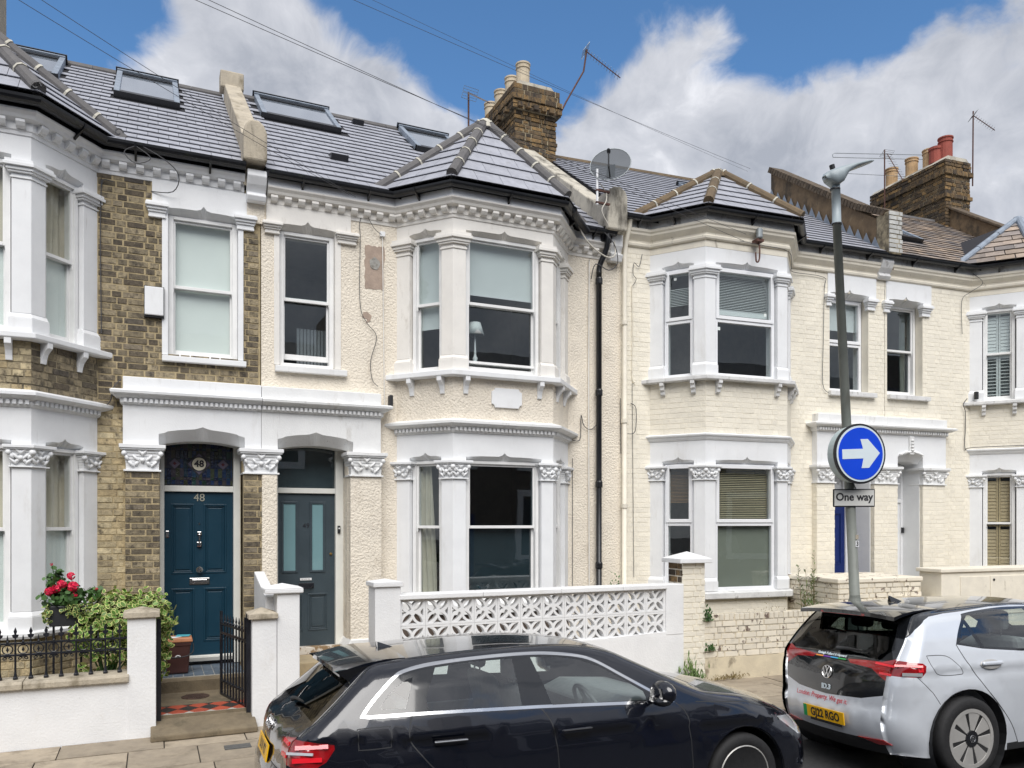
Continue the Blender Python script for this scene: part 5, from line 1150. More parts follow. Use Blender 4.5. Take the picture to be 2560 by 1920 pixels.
for x, lb in ((.055, 'slim black iron gate post against the left white pier'), (.925, 'slim black iron gate post against the short capped pier')):
    m = MB(); m.box(x-.022, x+.022, 8.80, 8.845, .1, 1.17); tag(obj('gate_post', m, iron), lb, 'gate post', 'iron gate posts')

# ------------------------------------------------------------------ plants
leaf_g = mat('variegated_leaf_green', lin(88,126,46), .5, .2, 9, rand=.25); leaf_c = mat('variegated_leaf_edge', lin(192,198,124), .5, .12, 9, rand=.1)
leaf_d = mat('dark_leaf', lin(62,96,44), .55, .25, 9, rand=.3); leaf_dry = mat('dry_stem', lin(128,112,72), .8, .2, 9, rand=.2); petal = mat('crimson_petal', lin(206,22,66), .55, .2, 20, rand=.2); fern = mat('feathery_weed', lin(104,128,72), .6, .25, 9, rand=.25)
def leafpoly(mb, c, nrm, up, l, w, inner=None):
    n = Vector(nrm).normalized(); u = (Vector(up)-n*Vector(up).dot(n)); u = u.normalized() if u.length > 1e-5 else n.orthogonal().normalized(); s_ = n.cross(u)
    shp = [(0, 0), (.38, .25), (.5, .58), (.28, .86), (0, 1), (-.28, .86), (-.5, .58), (-.38, .25)]
    c = Vector(c)
    mb.add([c+s_*(a*w)+u*(b*l)+n*(-.12*l*abs(a)-.1*l*(b-.4)**2) for a, b in shp], [tuple(range(8))])
    if inner is not None: inner.add([c+s_*(a*w*.70)+u*(.06*l+b*l*.80)+n*(.0015-.12*l*abs(a)*.6-.1*l*(b*.74-.32)**2) for a, b in shp], [tuple(range(8))])
def foliage(blobs, n, l, w, rnd, inner=True, droop=.3):
    a = MB(); b = MB() if inner else None
    for _ in range(n):
        c, r_ = rnd.choices([(q[0], q[1]) for q in blobs], [q[1][0]*q[1][1]*q[1][2] for q in blobs])[0]
        d = Vector((rnd.gauss(0, 1), rnd.gauss(0, 1), rnd.gauss(0, 1))).normalized(); t = rnd.random()**.35*rnd.uniform(.82, 1.1)
        p = Vector((c[0]+d.x*r_[0]*t, c[1]+d.y*r_[1]*t, c[2]+d.z*r_[2]*t))
        nn = (d+Vector((rnd.gauss(0, .5), rnd.gauss(0, .5)-.2, rnd.gauss(.25, .4)))).normalized(); up = Vector((rnd.gauss(0, .7), rnd.gauss(0, .7), rnd.gauss(.4, .6)))
        s_ = rnd.uniform(.7, 1.25); leafpoly(a, p, nn, up, l*s_, w*s_, b)
    return a, b
def plant(name, label, cat, loc, group=None): return thing(name, label, cat, loc, 0, group)
rn = random.Random(11)
bu = plant('shrub', 'cream edged variegated shrub in a pot behind the black railing', 'shrub', (-.42, 9.3, .1))
TB = lambda mb: MB(T(.42, -9.3, -.1)).add(mb.v, mb.f)
a, b = foliage([((-.36, 9.32, 1.10), (.42, .25, .34)), ((-.04, 9.34, 1.10), (.27, .24, .33)), ((-.60, 9.24, .98), (.20, .18, .22)), ((.06, 9.42, .76), (.13, .16, .36)), ((-.30, 9.22, .80), (.34, .12, .14)), ((-.62, 9.1, .62), (.10, .08, .10)), ((-.16, 9.08, .68), (.07, .06, .12))], 3700, .066, .040, rn)
obj('leaf_edges', TB(a), leaf_c, bu, kind='stuff'); obj('foliage', TB(b), leaf_g, bu, kind='stuff')
m = MB()
for k in range(22): a_ = rn.uniform(0, 6.28); q = Vector((-.42+.05*math.cos(a_), 9.3+.05*math.sin(a_), .5)); e = Vector((-.3+rn.uniform(-.4, .35), 9.3+rn.uniform(-.18, .18), rn.uniform(.85, 1.25))); m.tube([q, q.lerp(e, .5)+Vector((0, 0, .08)), e], [.010, .007, .003], 5)
obj('stems', TB(m), leaf_d, bu); m = MB(); m.lathe([(.15, .1), (.20, .45), (.215, .46), (.215, .52), (.19, .52), (.18, .46)], 20, (-.42, 9.3, 0)); obj('pot', TB(m), mat('grey_pot', lin(108,110,110), .6, .1, 6), bu, smooth=False)
ge = plant('window_planter', 'black trough of crimson geraniums beside the bay window', 'planter', (-.80, 9.3, .1)); TB = lambda mb: MB(T(.80, -9.3, -.1)).add(mb.v, mb.f)
m = MB(); m.prism([(-.95, 1.09), (-.66, 1.09), (-.62, 1.30), (-.99, 1.30)], 9.20, 9.40, 'y'); obj('trough', TB(m), black_pl, ge, bevel=.01)
m = MB()
for x in (-.93, -.68):
    for y in (9.38,): m.box(x-.01, x+.01, y-.01, y+.01, .1, 1.09)
obj('stand', TB(m), iron, ge)
a, b = foliage([((-.82, 9.28, 1.38), (.22, .15, .13)), ((-.90, 9.3, 1.52), (.10, .09, .16)), ((-.56, 9.3, 1.40), (.10, .08, .10))], 420, .05, .055, rn, False); obj('foliage', TB(a), leaf_d, ge, kind='stuff')
a, b = foliage([((-.72, 9.18, 1.24), (.14, .05, .09)), ((-.97, 9.2, 1.2), (.05, .05, .12))], 130, .045, .034, rn); obj('ivy_edges', TB(a), leaf_c, ge, kind='stuff'); obj('ivy', TB(b), leaf_d, ge, kind='stuff')
for (x, z, r_) in ((-.76, 1.60, .045), (-.84, 1.52, .05), (-.74, 1.49, .06), (-.88, 1.48, .055), (-.95, 1.45, .05), (-.73, 1.40, .035), (-.93, 1.72, .018), (-.53, 1.46, .02)):
    m = MB()
    for _ in range(int(900*r_)+6):
        d = Vector((rn.gauss(0, 1), rn.gauss(0, 1)-.4, rn.gauss(.2, 1))).normalized(); leafpoly(m, Vector((x, 9.2, z))+d*r_*.75, d, Vector((rn.gauss(0, 1), rn.gauss(0, 1), rn.gauss(0, 1))), r_*.62, r_*.6)
    obj('flower_head', TB(m), petal, ge); m = MB(); m.tube([(x, 9.21, z), (x+.02, 9.26, z-.12), (x, 9.3, 1.28)], .004, 5); obj('flower_stalk', TB(m), leaf_d, ge)
wd = plant('weed', 'tall feathery green weed growing by the right bay behind the low wall', 'weed', fb(2.62, -1.15, .08)); m = MB(); lf = MB()
for s_ in range(9):
    h_ = rn.uniform(.85, 1.55) if s_ else 1.62; bx, by = rn.uniform(-.1, .1), rn.uniform(-.08, .08); top = Vector((bx*1.6+rn.uniform(-.05, .05), by*1.5, h_))
    m.tube([(bx*.4, by*.4, 0), (bx, by, h_*.5), tuple(top)], [.007, .005, .002], 5)
    for k in range(60):
        t_ = rn.uniform(.12, 1); p = Vector((bx*.4, by*.4, 0)).lerp(top, t_); d = Vector((rn.gauss(0, 1), rn.gauss(0, 1), rn.uniform(.2, 1.2))).normalized(); leafpoly(lf, p, d.orthogonal(), d, .16*(1.12-t_)+.02, .012)
obj('stems', m, leaf_dry, wd); obj('foliage', lf, fern, wd, kind='stuff')
for nm, lb, loc, n_, r_, l_, mt in (('moss_clump', 'ivy clump at the top corner of the flaking low wall', fb(.42, -1.72, .80), 90, (.06, .05, .13), .045, leaf_d), ('moss_clump', 'ivy sprig halfway up the corner of the low cream wall', fb(.46, -1.73, .40), 60, (.09, .04, .07), .04, leaf_d), ('weed', 'scruffy weeds at the foot of the cream brick pier', fb(.08, -1.82, .0), 200, (.20, .08, .22), .09, fern), ('weed', 'dry grass tuft at the wall foot beside the cream pier', fb(.7, -1.75, .0), 120, (.35, .05, .05), .05, leaf_dry), ('weed', 'small plant growing at the foot of the black downpipe', (6.36, 10.25, 1.05), 50, (.10, .05, .25), .04, leaf_d), ('weed', 'yellow green grass tuft beside the tall weed', fb(2.95, -1.25, .6), 60, (.14, .06, .28), .12, leaf_g), ('weed', 'dead flower stalks on top of the low cream wall', fb(1.5, -1.5, .8), 70, (.4, .05, .2), .03, leaf_dry)):
    p_ = plant(nm, lb, 'weed' if nm == 'weed' else 'ivy', loc); a = MB()
    for _ in range(n_):
        d = Vector((rn.gauss(0, 1), rn.gauss(0, 1), abs(rn.gauss(0, 1)))); q = Vector((d.x*r_[0]*.5, d.y*r_[1]*.5, abs(d.z)*r_[2]*.5)); leafpoly(a, q, Vector((rn.gauss(0, 1), rn.gauss(-1, .6), rn.gauss(.3, .6))), Vector((rn.gauss(0, .5), rn.gauss(0, .5), 1)), l_*rn.uniform(.6, 1.3), l_*(.22 if mt in (fern, leaf_dry) or 'grass' in lb else .6))
    obj('foliage', a, mt, p_, kind='stuff')

# ------------------------------------------------------------------ food caddy with leaflets
cd = thing('food_caddy', 'brown food waste caddy with tan lid on the tiled doorstep', 'caddy', (.27, 10.24, .355)); brn = mat('brown_plastic', lin(72,44,40), .5, .1, 6); tan = mat('tan_lid_plastic', lin(176,118,82), .5, .1, 6)
def taper(mb, w0, d0, w1, d1, z0, z1): mb.add([(-w0, -d0, z0), (w0, -d0, z0), (w0, d0, z0), (-w0, d0, z0), (-w1, -d1, z1), (w1, -d1, z1), (w1, d1, z1), (-w1, d1, z1)], _boxf)
m = MB(); taper(m, .115, .095, .14, .12, 0, .36); obj('body', m, brn, cd, bevel=.02); m = MB(); taper(m, .145, .125, .148, .128, .33, .375); obj('rim', m, brn, cd, bevel=.006); m = MB(); taper(m, .165, .14, .155, .13, .376, .43); obj('lid', m, tan, cd, bevel=.012)
m = MB(); m.tube(catmull([(-.15, -.02, .34), (-.17, -.10, .24), (-.1, -.17, .21), (.06, -.17, .21), (.16, -.12, .25), (.17, -.02, .34)], 5), .008, 6); obj('handle', m, black_pl, cd); m = MB(); m.tube([(.03*math.cos(a*.4)+.0, -.112, .19+.03*math.sin(a*.4)) for a in range(9)], .006, 5); obj('printed_emblem', m, white, cd)
m = MB(); m.prism([(-.14, -.10), (-.02, -.13), (.05, -.04), (-.09, -.0)], 0, .003, 'z'); o = obj('leaflet', m, white); o.location = (.27, 10.24, .786); tag(o, 'white leaflet lying on the tan caddy lid', 'leaflet')
m = MB(); m.prism([(-.03, -.04), (.12, -.07), (.15, .08), (.0, .11)], 0, .003, 'z'); o = obj('leaflet', m, mat('cyan_card', lin(80,172,186), .5)); o.location = (.27, 10.24, .791); tag(o, 'cyan leaflet lying on the tan caddy lid', 'leaflet')
# table lamp on the window board of 49
wbd = MB(); wbd.box(3.62, 5.0, -.56, -.15, 4.27, 4.30); obj('window_board', wbd, white_wood, H49)
tl = thing('table_lamp', 'white table lamp standing inside the cream bay window', 'lamp', (3.985, 10.0, 4.30)); m = MB(); m.lathe([(.05, 0), (.05, .012), (.025, .03), (.03, .05), (.035, .075), (.02, .10), (.014, .14), (.018, .16), (.013, .2), (.012, .40)], 14); obj('stand', m, white, tl, smooth=True); m = MB(); m.lathe([(.125, .39), (.075, .555), (.073, .555), (.122, .39)], 24); obj('lamp_shade', m, blind_w, tl, smooth=True)

# ------------------------------------------------------------------ street lamp and signs
LX, LY = 7.50, 6.80
sl = thing('street_lamp', 'grey steel street lamp column leaning slightly behind the silver car', 'street lamp', (LX, LY, 0)); grey_p = mat('grey_column_paint', lin(120,124,118), .55, .12, 4, .1, 60, stains=[(lin(92,90,82), 7, .56, .7, .3, .5)])
def lean(z): return (-.066*max(0, z-1.3), 0, z)
m = MB(); m.lathe([(.095, 0), (.095, 1.05), (.09, 1.15), (.062, 1.26), (.058, 1.30)], 16); obj('base', m, grey_p, sl, smooth=False); m = MB(); m.tube([lean(1.28), lean(2.5), lean(5.62)], [.058, .055, .047], 16); co_ = obj('column', m, grey_p, sl, smooth=True)
lgrey = mat('luminaire_grey', lin(150,161,166), .45, .05, 4)
m = MB(); q = lean(5.6); m.tube([q, (q[0]-.015, 0, 6.0)], [.049, .049], 16); m.tube([(q[0]-.015, 0, 6.0), (q[0]-.012, 0, 6.14), (q[0]+.02, 0, 6.22)], [.047, .044, .04], 16); obj('neck', m, lgrey, sl, smooth=True)
for z in (5.6, 6.0): m = MB(); q = lean(z); m.lathe([(.0575, -.008), (.0575, .008)], 16, (q[0], 0, z)); obj('joint_band', m, black_pl, sl)
q = Vector(lean(6.14)); hd = Matrix.Translation(q) @ Matrix.Rotation(R(-18), 4, 'Y') @ Matrix.Rotation(R(-14), 4, 'Z') @ Matrix.Scale(.86, 4)
m = MB(hd); sec = [(-.15, .05, .0, .05), (-.11, .10, -.05, .085), (-.03, .125, -.13, .10), (.07, .13, -.10, .105), (.16, .135, -.005, .10), (.3, .14, .04, .095), (.5, .12, .052, .085), (.59, .06, .06, .08)]
n = 12; vs = []
for x, w_, z0, z1 in sec:
    for k in range(n): a = 2*math.pi*k/n; vs.append((x, w_*math.copysign(abs(math.cos(a))**.6, math.cos(a)), (z0+z1)/2+(z1-z0)/2*math.copysign(abs(math.sin(a))**.6, math.sin(a))))
m.add(vs, [(i*n+k, i*n+(k+1) % n, (i+1)*n+(k+1) % n, (i+1)*n+k) for i in range(len(sec)-1) for k in range(n)]+[tuple(range(n)), tuple(range(len(vs)-n, len(vs)))]); lu = obj('luminaire', m, lgrey, sl, smooth=True)
m = MB(hd @ Matrix.Rotation(R(-5), 4, 'Y')); m.prism([(.20, -.10), (.47, -.095), (.55, -.03), (.55, .03), (.47, .095), (.20, .10)], .012, .05, 'z'); obj('diffuser', m, mat('lamp_diffuser', lin(196,196,186), .25, .04, 4), lu); m = MB(hd); m.lathe([(.035, .11), (.035, .16), (.03, .165)], 12); obj('photocell', m, black_pl, lu)
m = MB(); m.box(-.02, .03, -.061, -.055, 1.86, 1.93); so = obj('column_sticker', m, white, sl); so.location = (-.03, 0, 0); m = text_mb('3', .07, fmat((-.025, -.063, 1.895), (1, 0, 0), (0, 0, 1)), .0005, bold=.002); obj('sticker_number', m, leadm, sl)
m = MB(); m.box(-.05, -.005, -.06, -.054, 1.95, 2.0); obj('column_sticker', m, stone_cop, sl)
ts_ = thing('traffic_sign', 'round blue sign with white arrow pointing right on the lamp column', 'traffic sign', (LX-.12, LY-.06, 2.93), R(-33)); sgrey = mat('sign_case_grey', lin(178,192,192), .5, .06, 4); sblue = mat('sign_blue', lin(18,72,214), .35, .05, 3); swhite = mat('sign_white', lin(214,226,232), .35, .03, 3)
SM = Matrix.Rotation(R(24), 4, 'Z')
m = MB(SM); m.lathe([(.28, .03), (.325, .0), (.335, -.13), (.31, -.135)], 40, (0, 0, 0), 'y'); obj('sign_case', m, sgrey, ts_, smooth=False); m = MB(SM); m.lathe([(.34, -.12), (.345, -.135), (.345, -.15), (.315, -.152)], 48, (0, 0, 0), 'y'); obj('sign_rim', m, black_pl, ts_)
m = MB(SM); m.lathe([(.32, -.15), (.32, -.157), (0, -.157)], 48, (0, 0, 0), 'y'); obj('white_border', m, swhite, ts_); m = MB(SM); m.lathe([(.298, -.157), (.298, -.161), (0, -.161)], 48, (0, 0, 0), 'y'); obj('blue_face', m, sblue, ts_)
m = MB(SM @ Matrix.Rotation(R(-3), 4, 'Y')); m.prism([(-.25, -.055), (.03, -.055), (-.0, -.165), (.10, -.165), (.255, 0), (.10, .165), (.0, .165), (.03, .055), (-.25, .055)], -.164, -.161, 'y'); obj('arrow', m, swhite, ts_)
m = MB(); m.box(-.03, .13, .0, .09, -.05, .05); obj('bracket', m, sgrey, ts_)
op = thing('sign_plate', 'white plate lettered One way under the round blue sign', 'sign', (LX-.075, LY-.05, 2.43), R(-27)); m = MB(); m.box(-.24, .24, -.02, .0, -.105, .105); obj('plate_back', m, black_pl, op, bevel=.012); m = MB(); m.box(-.226, .226, -.024, -.0205, -.091, .091); obj('plate_face', m, mat('plate_grey_white', lin(206,206,202), .4, .03, 3), op, bevel=.001)
obj('lettering', text_mb('One way', .125, fmat((0, -.0255, .008), (1, 0, 0), (0, 0, 1)), .0006, sx=.92, bold=.0035), leadm, op); m = MB(); m.box(-.02, .09, .0, .05, -.03, .03); obj('bracket', m, steel, op); m = MB(); m.tube([(.03, .0, .10), (-.02, -.02, .20)], .007, 6); obj('cable_tail', m, steel, op)

# ------------------------------------------------------------------ aerials, dish and overhead cables
def aerial(label, mast, boom0, boom1, nd=10, el=.30, refl=True, loop=False, m=rust):
    t = thing('tv_aerial', label, 'aerial', mast[0], 0, 'roof aerials'); o = Vector(mast[0]); L = lambda p: Vector(p)-o
    k = MB(); k.tube([L(p) for p in mast], .017, 6); obj('mast', k, m, t)
    a, b = L(boom0), L(boom1); k = MB(); k.tube([a, b], .010, 5); bm_ = obj('boom', k, m, t); d = (b-a).normalized(); s_ = Vector((0, 0, 1)).cross(d) if abs(d.z) < .9 else Vector((1, -.15, 0)); s_.normalize(); u = d.cross(s_)
    for i in range(nd): p = a+(b-a)*((i+1.2)/(nd+1)); k = MB(); k.tube([p-s_*el*.36, p+s_*el*.36], .0042, 4); obj('element', k, steel, bm_)
    if refl:
        for sg in (-1, 1):
            k = MB(); c = a+u*.055*sg; k.tube([c-s_*.15-u*.045, c+s_*.15-u*.045, c+s_*.15+u*.045, c-s_*.15+u*.045, c-s_*.15-u*.045], .005, 4); k.tube([c-s_*.15, c+s_*.15], .004, 4); obj('reflector', k, steel, bm_)
    return t
aerial('tv aerial standing straight behind the near bay roof', [(5.33, 13.7, 8.7), (5.33, 13.7, 10.12)], (5.33, 13.62, 10.05), (5.42, 12.9, 9.55), 9, .3)
aerial('tv aerial on a bent rusty mast leaning from the near chimney', [(6.98, 13.15, 9.85), (7.08, 13.15, 10.05), (7.46, 13.15, 10.72), (7.53, 13.15, 11.15)], (7.50, 13.15, 11.12), (8.12, 12.9, 10.62), 12, .3)
aerial('double tv aerial on a mast left of the far chimney', [fb(9.72, 4.5, 9.4), fb(9.72, 4.5, 11.42)], fb(9.75, 4.45, 11.3), fb(9.7, 3.9, 10.4), 10, .36)
t = aerial('tv aerial on a tall mast right of the far chimney', [fb(10.7, 2.85, 10.0), fb(10.72, 2.85, 11.75)], fb(10.72, 2.85, 11.65), fb(11.1, 2.6, 11.25), 9, .3)
k = thing('radio_dipole', 'long folded loop aerial strung across the far double mast', 'aerial', fb(9.72, 4.5, 11.2), PHI); q = MB(); q.tube([(-1.6, 0, -.22), (1.6, 0, .22), (1.62, 0, .30), (1.55, 0, .33), (-1.55, 0, -.11), (-1.62, 0, -.16), (-1.6, 0, -.22)], .008, 5); obj('loop', q, steel, k); q = MB(); q.tube([(-1.2, 0, -.55), (1.3, 0, -.28)], .006, 4); obj('stay', q, steel, k)
sd = thing('satellite_dish', 'grey mesh satellite dish on the party wall between the roughcast and cream houses', 'satellite dish', (6.0, 10.05, 6.8))
q = MB(); q.tube([(-.07, 0, .0), (-.07, 0, .52)], .018, 8); obj('mast', q, white, sd)
for z in (.02, .2): q = MB(); q.box(-.09, .14, -.02, .02, z, z+.025); obj('wall_bracket', q, rust, sd)
dm = bpy.data.materials.new('dish_mesh'); dm.use_nodes = True; dt = NT(dm.node_tree); dt.n.clear(); tr_ = dt.node('ShaderNodeBsdfTransparent'); df_ = dt.node('ShaderNodeBsdfDiffuse', i_Color=(.10, .11, .12, 1)); mx_ = dt.node('ShaderNodeMixShader', i_0=.80); dt.l.new(tr_.outputs[0], mx_.inputs[1]); dt.l.new(df_.outputs[0], mx_.inputs[2]); dt.l.new(mx_.outputs[0], dt.node('ShaderNodeOutputMaterial').inputs[0])
DM = T(.15, -.02, .58) @ Matrix.Rotation(R(-38), 4, 'Z') @ Matrix.Rotation(R(-22), 4, 'X')
q = MB(DM); q.lathe([(.0, .0), (.08, -.004), (.16, -.016), (.24, -.036), (.30, -.058)][1:], 36, (0, 0, 0), 'y'); q.f = q.f[:-1]; do = obj('dish', q, dm, sd, smooth=True); q = MB(DM); q.tube([(.30*math.cos(a*R(10)), -.058, .30*math.sin(a*R(10))) for a in range(37)], .006, 5); obj('rim', q, steel, do)
q = MB(DM); q.tube([(-.0, .02, -.22), (.0, -.22, -.20), (.0, -.30, -.02)], .011, 6); q.ell((0, -.30, .0), (.03, .05, .03)); obj('receiver_arm', q, black_pl, sd); q = MB(DM); q.box(-.06, .06, .01, .06, -.14, .06); obj('back_mount', q, black_pl, sd)
q = MB(); q.tube(catmull([(.0, .05, .35), (.08, 0, .2), (.05, -.05, .05), (-.02, -.05, -.1), (.1, -.05, -.3)], 5), .008, 5); obj('dish_cable', q, wire_w, sd)
for lab, a, b in (('overhead cable from the upper left to the roughcast eaves', (-.97, 8.5, 6.98), (2.31, 10.2, 6.39)), ('lower of the two cables meeting at the roughcast eaves', (-.80, 8.5, 7.03), (2.40, 10.2, 6.37)), ('long cable crossing the bay roof to the cable hook', (.58, 8.0, 7.11), (8.22, 9.5, 6.53)), ('twin long cable just beside the one to the cable hook', (.68, 8.0, 7.14), (8.18, 9.5, 6.42)), ('cable crossing the sky past the chimney pots', (2.56, 10.0, 8.85), (11.8, 13.5, 9.81)), ('faint thin cable sagging beneath the chimney cable', (3.48, 10.0, 8.78), (11.73, 13.5, 9.74))):
    a, b = Vector(a), Vector(b); a2 = a-(b-a)*.9; P = []
    for i in range(25): u_ = i/24; p = a2.lerp(b, u_); p.z -= .10*4*u_*(1-u_)-.10*4*.47*.53*0; P.append(p)
    q = MB(); q.tube(P, .003 if 'faint' not in lab else .0022, 5); tag(obj('overhead_cable', q, wire_m, smooth=True), lab, 'cable', 'overhead cables')

# ------------------------------------------------------------------ terrace on the other side of the road (behind the viewer, seen only in reflections)
ot = thing('opposite_terrace', 'brick terrace across the road mirrored in windows and car paint', 'building', (4, -4.2, 0)); m = MB(); m.box(-26, 26, -6, 0, -.15, 6.2); obj('wall', m, mat('red_stock_wall', lin(116,108,100), .9, .15, 3), ot); m = MB(); m.prism([(.2, 6.2), (-3, 8.4), (-6.2, 6.2)], -26, 26, 'x'); obj('roof', m, mat('far_slate', lin(84,86,92), .6, .1, 3), ot)
dkp = mat('far_dark_window', lin(46,52,60), .1, .05, 3)
for i in range(10):
    x = -24+5.2*i
    for a, b, c, d in ((x, x+1.6, 1, 2.9), (x, x+1.6, 4, 5.8), (x+2.6, x+3.4, 4, 5.8)):
        m = MB(); m.ring(a-.2, b+.2, c-.15, d+.3, .2, .0, .06); w_ = obj('window', m, white, ot); m = MB(); m.box(a, b, 0, .02, c, d); obj('pane', m, dkp, w_)
    m = MB(); m.box(x+2.6, x+3.5, 0, .05, 0, 2.4); obj('door', m, navy if i % 2 else teal, ot)
    if i % 2: m = MB(); m.box(x-.5, x+.5, -4.2, -2.4, 7.5, 9.4); obj('chimney', m, MATS['red_stock_wall'], ot)
# ------------------------------------------------------------------ cars
import numpy as np
navy_car = mat('dark_navy_car_paint', (.0055, .007, .013), .22, .05, 3, metal=.15, coat=1.); silver_car = mat('pale_silver_car_paint', lin(214,219,226), .3, .03, 3, metal=.2, coat=1.)
gloss_blk = mat('gloss_black_trim', (.008, .009, .011), .12, .05, 3, coat=1.); matt_blk = mat('matt_black_trim', (.02, .021, .023), .6, .1, 6)
car_glass = glass('car_window_glass', (.88, .95, .93), 2.5); rear_glass = glass('dark_rear_glass', (.10, .13, .13), 1.5)
seat_m = mat('car_seat_fabric', (.27, .28, .285), .85, .1, 20); lamp_red = mat('red_lamp_lens', lin(150,10,18), .1, .25, 9, coat=1., spec=.8); lamp_brt = mat('bright_red_lens', lin(232,34,48), .15, .1, 9, coat=1.); lamp_clear = mat('clear_lamp_lens', lin(206,208,210), .12, .1, 6, coat=1., metal=.4)
tyre_m = mat('tyre_rubber', (.018, .018, .019), .75, .2, 20, .3, 60); alloy = mat('alloy_wheel', lin(190,188,184), .42, .08, 6, metal=.35); plate_y = mat('yellow_plate', lin(248,190,20), .4, .03, 4); plate_g = mat('green_plate_band', lin(20,160,90), .4, .03, 4)
def smooth_curve(ctrl, step=.035):
    """Catmull-Rom through control rows; every column is interpolated"""
    C = np.array(ctrl, float); out = []
    for i in range(len(C)-1):
        a, b, c, d = C[max(i-1, 0)], C[i], C[i+1], C[min(i+2, len(C)-1)]
        n = max(2, int(np.hypot(*(c-b)[:2])/step))
        for k in range(n):
            t = k/n; q = .5*((2*b)+(c-a)*t+(2*a-5*b+4*c-d)*t*t+(3*b-a-3*c+d)*t**3); lin_ = b+(c-b)*t
            out.append(np.concatenate([.5*q[:2]+.5*(q[:2] if np.hypot(*(c-b)[:2]) > .02 else lin_[:2]), lin_[2:]]))
    out.append(C[-1]); return np.array(out)
def cdt_regions(outer, pts, feats):
    V = []; E = []
    def loop(poly, closed=True):
        b = len(V)
        for p in poly: V.append(Vector((p[0], p[1])))
        n = len(poly)
        for i in range(n if closed else n-1): E.append((b+i, b+(i+1) % n))
    def dense(poly, s=.03):
        o = []
        for i in range(len(poly)):
            a, b = Vector(poly[i]), Vector(poly[(i+1) % len(poly)]); n = max(1, int((b-a).length/s))
            for k in range(n): o.append(tuple(a.lerp(b, k/n)))
        return o
    loop(outer); dl = [(n, dense(p)) for n, p in feats]
    for n, p in dl: loop(p)
    for p in pts: V.append(Vector((float(p[0]), float(p[1]))))
    v, e, f, *_ = geometry.delaunay_2d_cdt(V, E, [], 0, 1e-4)
    reg = {}
    bbs = [(n, p, min(q[0] for q in p), max(q[0] for q in p), min(q[1] for q in p), max(q[1] for q in p)) for n, p in feats]
    for t in f:
        c = (sum(v[i].x for i in t)/3, sum(v[i].y for i in t)/3)
        if not inpoly(c, outer): continue
        nm = 'body'
        for n, p, x0, x1, y0, y1 in bbs:
            if x0 <= c[0] <= x1 and y0 <= c[1] <= y1 and inpoly(c, p): nm = n; break
        reg.setdefault(nm, []).append(t)
    return [(q.x, q.y) for q in v], reg
def strip(path, w=.006):
    P = [Vector(p) for p in path]; L = []; Rr = []
    for i, p in enumerate(P):
        t = (P[min(i+1, len(P)-1)]-P[max(i-1, 0)]).normalized(); n = Vector((-t.y, t.x))*w/2; L.append(tuple(p+n)); Rr.append(tuple(p-n))
    return L+Rr[::-1]
def inset(poly, d):
    n = len(poly); out = []; A = sum(poly[i][0]*poly[(i+1) % n][1]-poly[(i+1) % n][0]*poly[i][1] for i in range(n)); sg = 1 if A > 0 else -1
    for i in range(n):
        a, b, c = Vector(poly[i-1]), Vector(poly[i]), Vector(poly[(i+1) % n]); t1 = (b-a).normalized(); t2 = (c-b).normalized(); n1 = Vector((-t1.y, t1.x)); n2 = Vector((-t2.y, t2.x)); m = (n1+n2); m = m.normalized()/max(.5, m.normalized().dot(n1)); out.append(tuple(b+m*d*sg))
    return out
def spline2(pts, n=5): return [(p.x, p.y) for p in catmull([(a, b, 0) for a, b in pts], n)]
